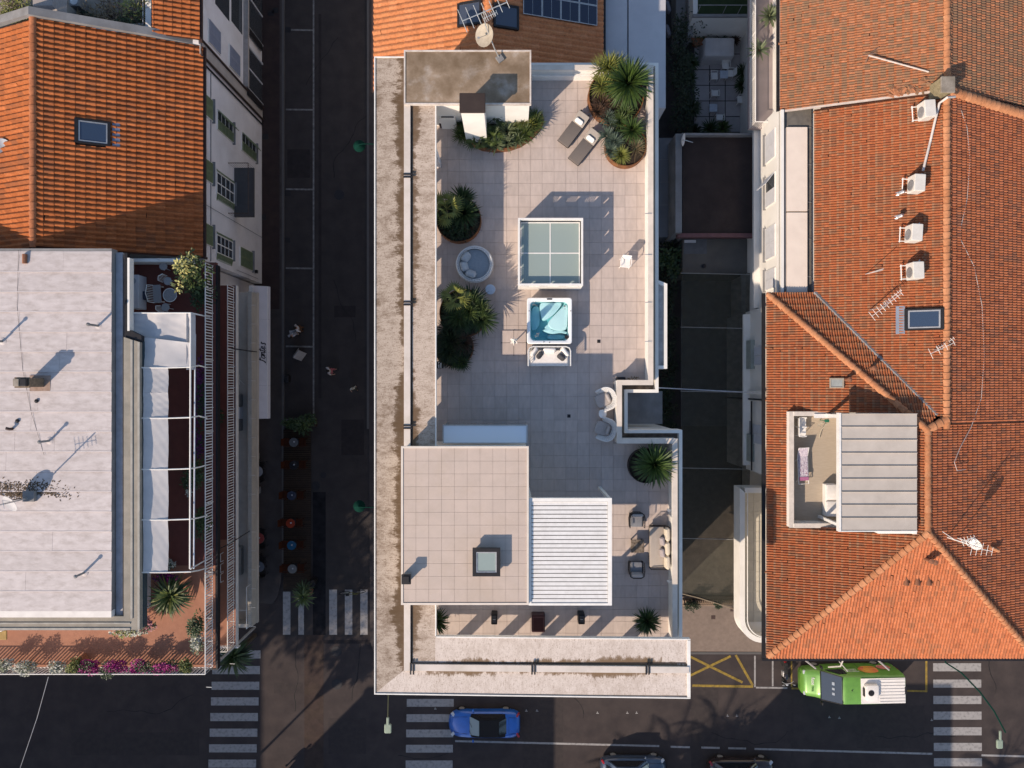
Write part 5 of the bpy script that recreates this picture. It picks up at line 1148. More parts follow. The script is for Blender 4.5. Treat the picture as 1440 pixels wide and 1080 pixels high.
# membrane sheets, lapped
n_s = 18; dy = (y_n-y_s)/n_s
for i in range(n_s):
    y1 = y_n-dy*i; y0 = y1-dy
    cuts = sorted([-30.0] + [random.uniform(-29,x_e-1.2) for _ in range(random.choice((0,1,1,2)))] + [x_e])
    for a, c in zip(cuts[:-1], cuts[1:]):
        q = MB(); s = random.uniform(-.002,.002)
        q.add([(a+.004,y0-.03,RZ-.02),(c-.004,y0-.03,RZ-.02),(c-.004,y1-.0,RZ-.02),(a+.004,y1-.0,RZ-.02),(a+.004,y0-.03,RZ+.03+s),(c-.004,y0-.03,RZ+.03+s),(c-.004,y1-.035,RZ-.012+s),(a+.004,y1-.035,RZ-.012+s)],
              [(0,3,2,1),(4,5,6,7),(0,1,5,4),(1,2,6,5),(2,3,7,6),(3,0,4,7)]); wpart('membrane_sheet', q, MEMB, rfb)
SEAM = mat('membrane_lap', (.66,.61,.60), (.56,.51,.50), 3, .55); SEAMD = mat('membrane_lap_dirt', (.36,.31,.29), (.46,.41,.40), 2.0, .8)
for i in range(1, n_s):
    y1 = y_n-dy*i; q = MB(); q.box(-45,y1-.045,RZ-.02,x_e,y1-.020,RZ+.042); wpart('membrane_lap', q, SEAM, rfb); q = MB(); q.box(-45,y1-.070,RZ-.02,x_e,y1-.0455,RZ+.0345); wpart('lap_edge', q, SEAMD, rfb)
q = MB(); q.box(-45,Y(868,RZ),RZ-.3,x_e,y_s-.035,RZ+.03); wpart('membrane_upstand', q, mat('white_flashing', (.72,.67,.62), (.62,.57,.53), 2, .6), rfb)
GZ = 12.62; ge = X(172.5,GZ)
q = MB(); q.box(x_e,Y(866,GZ),GZ-.3,ge,y_n,GZ); wpart('gutter', q, mat('silver_gutter', (.46,.45,.47), (.36,.355,.37), 3, .6, dirt=.4, dirt_c=(.28,.22,.18)), fb)
CZ = 12.85
q = MB(); q.prism([(X(173.5,CZ),Y(474,CZ)),(X(195.5,CZ),Y(481,CZ)),(X(196.5,CZ),Y(886,CZ)),(-45,Y(884.5,CZ)),(-45,Y(867,CZ)),(X(173.5,CZ),Y(867,CZ))], CZ-.4, CZ-.03); cpb = wpart('cornice', q, CONCG, fb)
q = MB()
for (u0,v0,u1,v1) in ((183.5,478,186.5,870),(193.5,481,196.5,885)): q.box(X(u0,CZ),Y(v1,CZ),CZ-.031,X(u1,CZ),Y(v0,CZ),CZ+.015)
for (v0,v1) in ((875.5,877.5),(883,886)): q.box(-45,Y(v1,CZ),CZ-.031,X(183,CZ),Y(v0,CZ),CZ+.015)
wpart('cornice_ridge', q, mat('cornice_edge', (.36,.34,.30), (.28,.26,.23), 3, .8), cpb)
q = MB(); q.prism([(X(173,CZ),Y(355,CZ)),(X(177,CZ),Y(355,CZ)),(X(177,CZ),Y(462,CZ)),(X(197,CZ),Y(472,CZ)),(X(197,CZ),Y(480,CZ)),(X(173.5,CZ),Y(473,CZ))], CZ-.4, CZ-.12); wpart('edge_gutter', q, GUNM, fb)
q = MB(); q.box(X(177.5,CZ),Y(465,CZ),CZ-.5,X(180.5,CZ),Y(362,CZ),CZ-.1); q.box(-20.6,6.38,9.5,-16.9,6.55,10.5); wpart('terrace_wall', q, WHITE, fb)
FLOORS = (9.6, 6.5, 3.4); XE = -15.82; YS = -15.2
q = MB(); q.prism([(-45,YS),(XE,YS),(XE,-9.7),(-19.31,-9.7),(-19.31,-11.91),(-45,-11.91)], 9.35, FLOORS[0]); wpart('balcony_floor', q, TERRA, fb)
q = MB(); q.prism([(XE,-9.7),(XE,6.5),(-20.66,6.5),(-20.66,2.4),(-19.31,1.8),(-19.31,-9.7)], 9.35, FLOORS[0]); wpart('balcony_floor', q, TERRA_SHADE, fb)  # shaded stretch of the same floor, painted darker
q = MB(); q.prism([(-45,YS-.0),(XE-.14,YS-.0),(XE-.14,-9.0),(-17.19,-9.0),(-17.19,-14.21),(-45,-14.21)], 6.25, FLOORS[1]); wpart('balcony_floor', q, TERRA, fb)
q = MB(); q.prism([(XE-.14,-9.0),(XE-.14,5.7),(-17.19,5.7),(-17.19,-9.0)], 6.25, FLOORS[1]); wpart('balcony_floor', q, TERRA_SHADE, fb)  # middle balcony likewise, shade painted into its northern stretch
q = MB(); q.prism([(-45,-14.85),(XE-.0,-14.85),(XE-.0,5.7),(-17.19,5.7),(-17.19,-14.21),(-45,-14.21)], 3.15, FLOORS[2]); wpart('balcony_floor', q, BEIGE, fb)
for z_ in FLOORS[:2]:
    q = MB(); q.box(XE+.001 if z_>9 else XE-.139,YS-.06,z_-.32,XE+.10 if z_>9 else XE-.11,6.35 if z_>9 else 5.7,z_+.03); q.box(-45,YS-.06,z_-.32,XE,YS-.001,z_+.03); wpart('slab_edge', q, GUNM if z_>9 else TRIM, fb)
q = MB(); q.box(XE-.26,-14.8,3.41,XE-.02,5.6,4.30); q.box(-45,-14.84,3.41,XE-.27,-14.62,4.30); wpart('parapet', q, mat('beige_parapet', (.50,.46,.40), (.43,.395,.345), 2, .8, dirt=.25, dirt_c=(.3,.27,.23)), fb)
q = MB()
for i in range(150): 
    y = 5.5-.135*i
    if y > -14.7: q.box(XE-.255,y,4.301,XE-.03,y+.12,4.33)
wpart('parapet_tile', q, mat('beige_coping_tile', (.47,.43,.37), (.41,.375,.32), 3, .8, island=.1), fb, kind='stuff')
q = MB(); q.box(X(197.5,12.55),Y(882,12.55),12.2,X(202,12.55),Y(480,12.55),12.55); wpart('eaves_gutter', q, mat('teal_gutter', (.035,.060,.075), (.028,.048,.06), 4, .6), fb)
nb_left = [230]
def railing(par, a, c, z0, h=1.0, sp=.15, m=TRIM, posts=1.2, name='railing', hw=.024):
    a, c = Vector((a[0],a[1],z0)), Vector((c[0],c[1],z0)); d = c-a; L = d.length; d.normalize()
    q = MB(); up = Vector((0,0,1))
    q.tube([a+up*h, c+up*h], .028, 6); q.tube([a+up*.10, c+up*.10], .02, 5)
    n = max(1, int(L/posts))
    for i in range(n+1): q.tube([a+d*L*i/n+up*0, a+d*L*i/n+up*h], .022, 5)
    o = wpart(name, q, m, par)
    wx, wy = (.011,hw) if abs(d.y) > abs(d.x) else (hw,.011)
    bm = MB(); bm.box(-wx,-wy,0,wx,wy,h-.13); me = mesh_of('baluster', bm, m); rest = MB(); n = int(L/sp)
    for i in range(1, n):
        p = a + d*(L*i/n) + up*.115
        if nb_left[0] > 0 and abs(p.y) < 25 and abs(p.x) < 27: piece('baluster', me, o, p); nb_left[0] -= 1
        else: rest.box(p.x-wx,p.y-wy,p.z,p.x+wx,p.y+wy,p.z+h-.13)
    if rest.f: wpart('baluster_row', rest, m, o, kind='stuff')
    return o
railing(fb, (XE-.14,6.3), (XE-.14,YS+.1), FLOORS[0]+.02, .98)
railing(fb, (XE-.14,YS+.1), (-28.6,YS+.1), FLOORS[0]+.02, .98, .2, hw=.042)
railing(fb, (XE-.22,5.6), (XE-.22,YS+.1), FLOORS[1]+.02, .98)
railing(fb, (XE-.14,YS+.1), (-17.2,YS+.1), FLOORS[1]+.02, .98)
q = MB(); q.tube([(XE-.2,YS+.05,9.4),(XE-.2,YS+.05,3.3)],.075,8); wpart('corner_post', q, mat('grey_post', (.40,.38,.36)), fb)
q = MB(); q.tube([(XE-.12,-14.7,4.9),(XE-.12,-12.2,4.9)],.03,6); q.tube([(XE-.12,-13.6,4.85),(XE-1.2,-13.6,4.85)],.02,6); q.tube([(XE-.12,-12.2,4.3),(XE-.12,-12.2,4.9)],.02,5); q.tube([(XE-.12,-14.7,4.3),(XE-.12,-14.7,4.9)],.02,5); wpart('handrail', q, TRIM, fb)
for i in range(18):
    y = 4.8-1.15*i; q = MB(); q.tube([(XE-.05,y,4.32),(XE+.22,y,4.36)],.014,5); wpart('rail_spike', q, TRIM, fb)
for i in range(18):
    y = 4.6-1.2*i
    for z_ in (10.58,7.48): q = MB(); q.tube([(XE-.12,y,z_-.05),(XE+.18,y,z_-.02)],.014,5); wpart('rail_spike', q, TRIM, fb)
# cross cable
q = MB(); q.tube([P(326,490,7.5),P(362,495,3.3)],.035,5); single('service_cable', 'dark cable slung from the middle balcony down to the white cafe awning', 'cable', q, GUNM)
q = MB(); q.tube([P(270,790,9.7),P(322,765,7.6),P(362,740,3.0)],.03,5); single('service_cable', 'dark cable slung down past the balconies above the red stool', 'cable', q, GUNM)
# chimney, vents and aerial on the silver roof
p = P(34,538,RZ+1.1); t = thing('brick_chimney', 'small two-flue brick chimney on the silver membrane roof', 'chimney', (X(48,RZ+.3),Y(538,RZ+.3),RZ-.01))
q = MB(); q.cbox((0,0,.55),(.62,.42,1.1)); q.cbox((-.0,0,1.13),(.70,.50,.08)); part('stack', q, mat('chimney_brick', (.22,.16,.11), (.13,.10,.075), 9, .95, dirt=.4), t)
for sx, m_ in ((-.17,CONC),(.17,GUNM)): q = MB(); q.cbox((sx,0,1.26),(.28,.36,.18), bev=.02); part('flue', q, m_, t)
q = MB(); q.cbox((.1,-.05,.02),(1.0,.8,.05)); part('flashing', q, mat('rust_flashing', (.35,.25,.2), (.25,.17,.13), 5, .8), t)
for u, v, h_, lab in ((137,458,.85,'thin vent pipe near the tiled house edge of the silver roof'),(2,480,1.0,'thin vent pipe near the far west of the silver roof'),(68,620,.75,'bent vent pipe above the satellite dish'),(117,806,.7,'thin vent pipe near the south end of the silver roof')):
    p = P(u,v,RZ+.1); t = thing('vent_pipe', lab, 'vent pipe', (p.x,p.y,RZ-.01), 0, 'vent pipes on the silver roof'); q = MB(); q.tube([(0,0,0),(0,0,h_)],.055,8); q.lathe([(.09,h_),(.09,h_+.05),(.02,h_+.09)],10); part('pipe', q, GREYC, t); q = MB(); q.lathe([(.2,0),(.18,.03),(.07,.06)],12); part('collar', q, MEMB, t)
for u, v in ((52,564),(25,592)): p = P(u,v,RZ); q = MB(); q.lathe([(.09,0),(.10,.05),(.06,.09),(.01,.1)],10); single('roof_drain', 'dark roof drain '+('below the brick chimney' if u>40 else 'nearest the bent stub on the silver roof'), 'drain', q, GUNM, (p.x,p.y,RZ+.005))
p = P(18,603,RZ); q = MB(); q.tube([(0,0,0),(0,0,.22),(-.14,.05,.3)],.07,7); single('vent_stub', 'short brown bent vent stub on the silver roof', 'vent', q, BROWNM, (p.x,p.y,RZ))
p = P(36,365,RZ); q = MB(); q.tube([(0,.25,.06),(0,-.2,.06)],.11,8); single('clay_pipe', 'short clay pipe at the foot of the orange ridge on the silver roof', 'pipe', q, POT, (p.x,p.y,RZ))
p = P(42,700,RZ); t = thing('roof_aerial', 'tall aerial mast with a pale dish in dry debris on the silver roof', 'aerial', (p.x,p.y,RZ))
q = MB(); q.tube([(0,0,0),(0,0,2.9)],.035,7); part('mast', q, ALU, t)
q = MB(); yagi(q, ((-.5,-.1,2.5),(.5,.1,2.5)), 6, .7, .4); part('comb_aerial', q, ALU, t)
q = MB(); dish(q,(-.35,-.1,.75),.42,(-.3,-.45,.72)); part('dish', q, mat('dish_grey', (.46,.45,.46)), t, smooth=True)
q = MB(); q.tube([(-.1,.05,.5),(-.4,0,.75)],.03,5); q.tube([(-.35,-.1,.75),(-1.0,-.2,.95)],.016,5); part('receiver_arm', q, BROWNM, t)
q = MB(); q.cbox((.08,.1,.12),(.55,.5,.24)); part('foot', q, GREYC, t)
q = MB()
for i in range(1500):
    x = -.45+random.gauss(0,.95); y = .42+random.gauss(0,.16)+.05*math.sin(x*3)
    q.leaf((x,y,.02),(random.gauss(0,1),random.gauss(0,1),.25),.12,.05,.4,2)
o = structure('roof_debris', q, mat('dry_moss', (.13,.09,.055), (.075,.055,.04), 9, .95)); o.location = (p.x,p.y,RZ); o['kind'] = 'stuff'
q = MB(); q.tube([P(26,352,RZ+.03),P(24,430,RZ+.03),P(32,520,RZ+.03),P(44,580,RZ+.03),P(62,640,RZ+.03)],.007,4); single('roof_cable', 'thin black cable running over the silver roof past the chimney', 'cable', q, GUNM)
# ---- awning and frame on the upper terrace
def cloth(name, par, corners, nx, ny, sag, m=CANV, seed=0, amp=.03):
    a, b_, c, d = [Vector(p) for p in corners]; rnd = random.Random(seed); q = MB(); vs = []; fs = []
    ph = [rnd.uniform(0,6) for _ in range(6)]
    for j in range(ny+1):
        for i in range(nx+1):
            s, t = i/nx, j/ny; p = (a*(1-s)+b_*s)*(1-t)+(d*(1-s)+c*s)*t
            p.z += -sag(s,t) + amp*(math.sin(5*s+9*t+ph[0])*math.sin(7*t*2+ph[1]) + .6*math.sin(17*s-23*t+ph[2]) + .4*rnd.uniform(-1,1)*.6)
            vs.append(p)
    for j in range(ny):
        for i in range(nx): k = j*(nx+1)+i; fs.append((k,k+1,k+nx+2,k+nx+1))
    q.add(vs, fs); return wpart(name, q, m, par, smooth=True, ang=80)
aw = thing('terrace_awning', 'white canvas awning stretched on white pipes over the upper terrace', 'awning', (-17.5,-3,9.62))
zA = 12.25
vs_ = [516, 552, 588, 660, 731, 806]
for a, c in zip(vs_[:-1], vs_[1:]):
    cloth('canvas', aw, [P(201,a,12.62),P(236,a,12.32),P(236,c,12.32),P(201,c,12.62)], 12, 14, lambda s,t: .07*math.sin(PI*t)*(s*.4+.6), seed=a, amp=.012)
cloth('canvas', aw, [P(177,440,12.35),P(268,440,12.2),P(262,488,12.2),P(177,468,12.4)], 16, 10, lambda s,t: .10*abs(math.sin(PI*s*2))+.06*math.sin(PI*t), seed=5, amp=.025)
cloth('canvas', aw, [P(200,474,12.45),P(268,482,12.22),P(268,516,12.2),P(200,516,12.55)], 14, 8, lambda s,t: .05*math.sin(PI*t), seed=9, amp=.02)
cloth('canvas', aw, [P(262,440,12.23),P(275,440,11.8),P(275,520,11.8),P(262,520,12.23)], 4, 10, lambda s,t: 0, seed=7, amp=.008)
def pipe(par, pts, r=.035, m=TRIM, name='pipe'): q = MB(); q.tube(pts, r, 6); return wpart(name, q, m, par)
pipe(aw, [P(268,440,12.22),P(267,800,12.2)], .045); pipe(aw, [P(274.5,470,11.6),P(272.5,800,11.6)], .04, mat('blue_white_pipe', (.60,.63,.70)))
for v in (517,588,660,731,805): pipe(aw, [P(199,v,12.62),P(236,v,12.34),P(268,v-1,12.2),P(280,v-3,11.4),P(291,v-(6 if v>600 else 0),10.6)], .035)
for v in (440,800): pipe(aw, [P(268,v,11.9),(X(268,11.9),Y(v,11.9),9.62)], .04)
pipe(aw, [P(178,440,12.4),P(268,440,12.24),P(281,443,11.7)], .03)
# ---- terrace furniture at the north end
FZ = FLOORS[0]+.02
def iron_chair(u, v, rz, lab):
    p = P(u,v,FZ+.5); t = thing('iron_chair', lab, 'chair', (p.x,p.y,FZ), rz, 'white lattice chairs on the upper terrace')
    q = MB(); q.lathe([(.20,.43),(.22,.45),(.20,.47),(.01,.465)],16); part('seat', q, mat('grey_white_iron', (.42,.41,.41), (.33,.32,.32), 30, .6), t)
    q = MB(); q.tube([(-.2,.18,.44),(-.2,.27,.8),(0,.32,.92),(.2,.27,.8),(.2,.18,.44)],.02,6)
    for i in range(5): q.tube([(-.14+.07*i,.19,.46),(-.14+.07*i,.30,.86)],.012,4)
    part('backrest', q, TRIM, t)
    for a in (45,135,225,315): q = MB(); q.tube([(.17*math.cos(R(a)),.17*math.sin(R(a)),.43),(.22*math.cos(R(a)),.22*math.sin(R(a)),0)],.014,5); part('leg', q, TRIM, t)
iron_chair(235,395,R(55),'white lattice chair north of the round iron table'); iron_chair(232,432,R(120),'white lattice chair south of the round iron table'); iron_chair(229,374,R(0),'white lattice chair against the north terrace wall')
p = P(239,415,FZ+.7); t = thing('iron_table', 'round white lattice table on the shaded upper terrace', 'table', (p.x,p.y,FZ)); q = MB(); q.lathe([(.33,.68),(.35,.70),(.33,.72),(.01,.71)],24); part('top', q, mat('lattice_grey', (.34,.33,.33), (.22,.21,.21), 40, .6), t); q = MB(); q.tube([(.35*math.cos(2*PI*i/24),.35*math.sin(2*PI*i/24),.715) for i in range(25)],.018,5,False); part('rim', q, TRIM, t); q = MB(); q.tube([(0,0,0),(0,0,.69)],.04,6); part('leg', q, TRIM, t)
p = P(220,413,FZ+.5); t = thing('iron_bench', 'white lattice bench left of the round iron table', 'bench', (p.x,p.y,FZ), R(94)); q = MB(); q.cbox((0,0,.43),(.95,.42,.05), bev=.02); part('seat', q, mat('lattice_grey2', (.36,.35,.35), (.25,.24,.24), 40, .6), t); q = MB(); q.tube([(-.46,.18,.44),(-.44,.30,.85),(0,.35,.95),(.44,.30,.85),(.46,.18,.44)],.022,6); [q.tube([(-.36+.09*i,.19,.46),(-.36+.09*i,.31,.88)],.012,4) for i in range(9)]; part('backrest', q, TRIM, t)
for sx in (-.4,.4): q = MB(); q.cbox((sx,0,.21),(.04,.36,.42)); part('leg', q, TRIM, t)
p = P(189,410,FZ+.8); t = thing('white_cabinet', 'low white terrace cabinet with a sink against the west terrace wall', 'cabinet', (p.x,p.y,FZ)); q = MB(); q.cbox((0,0,.42),(.46,1.75,.84), bev=.02); part('body', q, SHUTW, t); q = MB(); q.lathe([(.16,.842),(.17,.86),(.15,.865),(.01,.85)],16,(-.05,.55,0)); part('basin', q, BLUEF, t)
p = P(197.5,415,FZ+.5); t = thing('pouf', 'dark blue square pouf beside the white cabinet', 'pouf', (p.x,p.y,FZ)); q = MB(); q.cbox((0,0,.22),(.46,.44,.42), bev=.08); part('cushion', q, mat('navy_fabric', (.045,.055,.085)), t, smooth=True)
p = P(265,382,10.9); plant('citrus_tree', 'bushy tree with pale yellow-green leaves at the north end of the railing', 'tree', (p.x,p.y,FZ), [(BARK, trunk(1.2,.06,.05), 'trunk'),(LF_MID, lambda q: clump(q,(0,0,1.3),(.85,.75,.6),520,.2,.09)),(FL_YEL, lambda q: clump(q,(.15,.05,1.6),(.55,.55,.45),200,.18,.09))], None, 'crown')
p = P(277,412,10.4); plant('shrub', 'dark green shrub along the railing below the yellow-green tree', 'shrub', (p.x,p.y,FZ), [(LF_DARK, lambda q: clump(q,(0,0,.6),(.4,.9,.5),420,.16,.07))], rz=0)
def bush(u, v, lab, mats_, r_, dz=.5, n=320, L=.13, w=.06, name='flower_bush', z=FZ):
    p = P(u,v,z+dz); return plant(name, lab, 'shrub', (p.x,p.y,z), rz=0, layers=[(m_, (lambda q, k=k: clump(q,(0,0,dz),(r_[0]*(1-.0*k),r_[1],r_[2]),n//(k+1),L,w))) for k, m_ in enumerate(mats_)])
bush(281,560,'purple bougainvillea along the railing in the middle of the upper terrace',(FL_PUR,LF_DARK),(.22,1.6,.45),.6,700)
bush(280,625,'purple flowers below the awning pipe near the long bench of greenery',(FL_PUR,LF_DARK),(.2,.8,.4),.6,300)
bush(270,672,'dark green shrub with pale flowers under the middle of the awning pipes',(LF_DARK,LF_MID),(.5,.8,.6),.8,520)
bush(266,692,'small cream-flowered plant standing under the awning pipe',(FL_WHT,),(.14,.35,.3),1.0,70)
bush(282,735,'bright green shrub between the awning pipes and the railing',(LF_MID,LF_DARK),(.28,.7,.5),.6,380)
bush(237,794,'white-flowered pot plant at the lower awning corner',(FL_WHT,LF_DARK),(.22,.25,.25),.5,130)
bush(229,812,'pink flowers behind the terrace palm',(FL_PUR,FL_MAG,LF_DARK),(.5,.25,.35),.5,260)
p = P(231,843,11.2); plant('terrace_palm', 'feathery green palm in the corner of the upper terrace', 'palm', (p.x,p.y,FZ), [(BARK, trunk(.9,.09,.07), 'trunk'),(LF_MID, lambda q: blades(q,(0,0,.95),46,1.35,.14,-10,80,.75)),(LF_DARK, lambda q: blades(q,(0,0,.85),50,1.25,.13,-15,60,.75)),(LF_YEL, lambda q: blades(q,(.1,0,1.0),10,1.3,.10,10,70,.75))], None, 'crown')
bush(206,879,'pink oleander at the cornice corner',(FL_PNK,LF_DARK),(.42,.3,.4),.9,300)
bush(180,888,'white and yellow flowers along the foot of the silver roof cornice',(FL_WHT,LF_YEL),(.75,.2,.3),.9,330)
bush(275,880,'dark leafy shrub at the south-east railing',(LF_DARK,LF_MID),(.35,.55,.5),.7,420)
bush(277,904,'white-flowered shrub at the south-east railing below the leafy one',(FL_WHT,LF_AGA),(.28,.5,.4),.7,300)
for u, lab, ms, r_ in ((4,'white flowered silver bush at the far west of the south railing',(FL_WHT,LF_AGA),(.42,.3,.35)),(38,'largest silver-white flower bush on the south railing',(FL_WHT,LF_AGA),(.55,.32,.4)),(80,'smaller silver-white flower bush between the largest one and the terracotta trough',(FL_WHT,LF_AGA),(.42,.3,.35)),(103,'spiky yellow-green plant beside the terracotta trough',(LF_YEL,LF_MID),(.38,.28,.3)),(124,'magenta bougainvillea beside the terracotta trough',(FL_MAG,LF_DARK),(.48,.3,.35)),(158,'magenta bougainvillea in the middle of the south railing',(FL_MAG,LF_DARK),(.5,.3,.35)),(196,'magenta bougainvillea right of the gap in the south railing flowers',(FL_MAG,LF_DARK),(.42,.28,.32)),(228,'magenta bougainvillea nearest the railing corner',(FL_MAG,LF_DARK),(.62,.28,.32)),(261,'yellow-green leafy plant at the south railing corner',(LF_YEL,LF_MID),(.34,.26,.3))):
    bush(u, 938, lab, ms, r_, .75, 900 if ms[0] is FL_MAG else 520, .085, .055)
p = P(112,931,10.1); t = thing('terracotta_trough', 'terracotta trough planter standing by the magenta flowers', 'planter', (p.x,p.y,FZ), R(35)); q = MB(); q.cbox((0,0,.22),(.38,.46,.44)); part('trough', q, POT, t); q = MB(); clump(q,(-.1,.1,.55),(.3,.2,.2),90,.12,.06); part('foliage', q, LF_YEL, t)
p = P(4,890,10); t = thing('cane_chair', 'white framed cane chair at the west end of the south terrace', 'chair', (p.x,p.y,FZ)); q = MB(); q.cbox((0,-.1,.42),(.5,.5,.08), bev=.03); part('seat', q, mat('cane_yellow', (.36,.24,.09)), t); q = MB(); q.tube([(-.25,.2,0),(-.25,.25,.85),(.25,.25,.85),(.25,.2,0)],.025,5); [q.tube([(-.15+.1*i,.22,.45),(-.15+.1*i,.25,.85)],.015,4) for i in range(4)]; part('backrest', q, TRIM, t)
# chairs and bits on the middle and lower balcony
for v, lab in ((786,'white folding chair at the top of the row on the middle balcony'),(801,'white folding chair in the middle of the row on the middle balcony'),(815,'white folding chair at the bottom of the row on the middle balcony')):
    p = P(303,v,7.1); garden_chair('folding_chair', lab, (p.x,p.y,6.52), R(90), None, 'white folding chairs on the middle balcony')
p = P(334,790,4.0); q = MB(); q.cbox((0,0,.25),(.32,1.75,.5), bev=.03); single('low_bench', 'long pale bench on the beige lower balcony', 'bench', q, mat('pale_grey_bench', (.28,.27,.25)), (p.x,p.y,3.41))
for v, lab in ((563,'pale grey locker on the lower balcony, top of three'),(581,'whitest locker on the lower balcony, between two greyer ones'),(598,'pale grey locker on the lower balcony, bottom of three')):
    p = P(334,v,4.0); q = MB(); q.cbox((0,0,.3),(.24,.72,.6), bev=.02); single('locker', lab, 'locker', q, SHUTW if v==581 else mat('dull_grey_box', (.20,.195,.19)), (p.x,p.y,3.41), group='lockers on the lower balcony')
p = P(335,534,4.0); t = thing('drying_rack', 'white folding drying rack on the lower balcony', 'drying rack', (p.x,p.y,3.41)); q = MB(); q.tube([(-.15,-.3,.0),(.15,.3,.8)],.015,4); q.tube([(.15,-.3,0),(-.15,.3,.8)],.015,4); q.tube([(-.15,.3,.0),(.15,-.3,.8)],.015,4); part('frame', q, TRIM, t)
p = P(307,582,6.9); plant('potted_plant', 'dark potted plant on the middle balcony opposite the cafe awning', 'plant', (p.x,p.y,6.52), [(POT, lambda q: q.lathe([(.12,0),(.16,.28),(.02,.28)],12), 'pot'),(LF_DARK, lambda q: clump(q,(0,0,.5),(.25,.5,.25),130,.16,.06))], rz=0)
# ---- cafe awning over the pavement
ca = thing('cafe_awning', 'long white cafe awning with a handwritten black name over the pavement', 'awning', (-15.7,2,2.6))
z0, z1 = 3.15, 2.78; xw_, xe_ = X(356,z0), X(378.5,z1); yn_, ys_ = Y(402,3.0), Y(589,3.0)
q = MB(); n = 4
for i in range(n):
    a = yn_+(ys_-yn_)*i/n; c = yn_+(ys_-yn_)*(i+1)/n
    q2 = MB(); q2.add([(xw_,a,z0),(xw_,c+.006,z0),(xe_-.12,c+.006,z1),(xe_-.12,a,z1),(xe_,c+.006,z1-.22),(xe_,a,z1-.22)],[(0,1,2,3),(3,2,4,5)]); wpart('canvas', q2, mat('awning_canvas', (.60,.56,.565), (.55,.515,.52), 2, .85, .1, 8), ca)
q = MB(); q.box(xw_-.25,ys_,z0-.1,xw_+.02,yn_,z0+.06); q.tube([(xe_-.12,yn_,z1-.02),(xe_-.12,ys_,z1-.02)],.025,6); wpart('cassette', q, TRIM, ca)
strokes = {'F': [[(.02,.05),(.12,.0),(.22,.2),(.34,.75),(.44,.98)],[(.08,.80),(.12,.98),(.3,.93),(.62,1.0)],[(.2,.48),(.5,.53)]],
 'o': [[(.25,.42),(.08,.36),(.04,.12),(.16,.02),(.30,.14),(.27,.40),(.42,.36)]], 'n': [[(.0,.36),(.10,.42),(.04,.02),(.18,.38),(.30,.40),(.27,.10),(.36,.03),(.46,.12)]],
 't': [[(.2,.72),(.08,.1),(.15,.02),(.30,.14)],[(.02,.48),(.34,.52)]], 'e': [[(.04,.2),(.24,.26),(.24,.40),(.10,.40),(.03,.15),(.13,.02),(.32,.14)]], "'": [[(.12,.80),(.06,.62)]], 's': [[(.02,.06),(.14,.01),(.22,.10),(.12,.28),(.16,.42),(.30,.38)]]}
q = MB(); cx = 0; s_ = .70
xt = X(374,2.9); yt = Y(511,2.9)
for ch in "Fonte's":
    for st in strokes[ch]:
        pts = spl_ = st
        den = []
        for (ax,ay),(bx,by) in zip(st[:-1], st[1:]):
            for k in range(3): den.append((ax+(bx-ax)*k/3, ay+(by-ay)*k/3))
        den.append(st[-1])
        P3 = []
        for x, y in den:
            X_ = (x+.18*y)*s_*.9 + cx; wx = xt-.05 - y*s_*.80; wy = yt + X_
            zz = z0 + (z1-z0)*(wx-xw_)/(xe_-.12-xw_) + .012
            P3.append((wx, wy, zz))
        q.tube(P3, .026 if ch != 'F' else .03, 4)
    cx += {'F':.30,'o':.22,'n':.25,'t':.19,'e':.19,"'":.10,'s':.2}[ch]*.9
q.tube([(xt+.02,yt-.1,2.89),(xt+.05,yt+.55,2.885),(xt-.02,yt+1.25,2.90),(xt-.28,yt+1.3,2.99)],.007,4)
wpart('lettering', q, mat('black_paint', (.015,.013,.013)), ca)
# ================================================================== the roof to the north of the terrace
hn = thing('solar_roof_house', 'house with a bright orange tile roof, two roof windows and dark solar panels', 'house', (0, 22, 0))
nS = 15.85; RXn, RZn, EXw, EZw, EXe, EZe = -1.17, 11.0, -7.48, 9.0, 4.92, 9.1
q = MB(); q.prism([(EXw+.3,nS+.05),(EXe,nS+.05),(EXe,32),(EXw+.3,32)], 0, 8.75); wpart('wall', q, WALLW, hn)
aw_, ae_ = math.atan((RZn-EZw)/(RXn-EXw)), math.atan((RZn-EZe)/(EXe-RXn))
tile_roof(hn, [(RXn,32,RZn),(RXn,nS,RZn),(EXw,nS,EZw),(EXw,32,EZw)], (-1,0), .30, .46, CLAY_N, 180, h=.07, kind='wave', step=.03, seed=6)
tile_roof(hn, [(RXn,nS,RZn),(RXn,32,RZn),(EXe,32,EZe),(EXe,nS,EZe)], (1,0), .30, .46, CLAY_N, 120, h=.07, kind='wave', step=.03, seed=7)
ridge(hn, (RXn,nS,RZn+.02), (RXn,30,RZn+.02), CLAY_N, .2, .44)
q = MB(); q.box(EXw-.14,nS,EZw-.15,EXw-.02,32,EZw-.02); wpart('gutter', q, BROWNM, hn)
def on_slope(par, name, xc, yc, w, d, z, ang, h0, h1, m, inset=None, m2=None):
    q = MB(); q.T = Matrix.Translation((xc,yc,z)) @ Matrix.Rotation(ang,4,'Y')
    if inset is None: q.box(-w/2,-d/2,h0,w/2,d/2,h1); return wpart(name, q, m, par)
    i = inset; q.box(-w/2,-d/2,h0,-w/2+i,d/2,h1); q.box(w/2-i,-d/2,h0,w/2,d/2,h1); q.box(-w/2+i,-d/2,h0,w/2-i,-d/2+i,h1); q.box(-w/2+i,d/2-i,h0,w/2-i,d/2,h1)
    o = wpart(name, q, m, par); q = MB(); q.T = Matrix.Translation((xc,yc,z)) @ Matrix.Rotation(ang,4,'Y'); q.box(-w/2+i,-d/2+i,h0,w/2-i,d/2-i,h1-.03); wpart('pane', q, m2 or BLUEG, o); return o
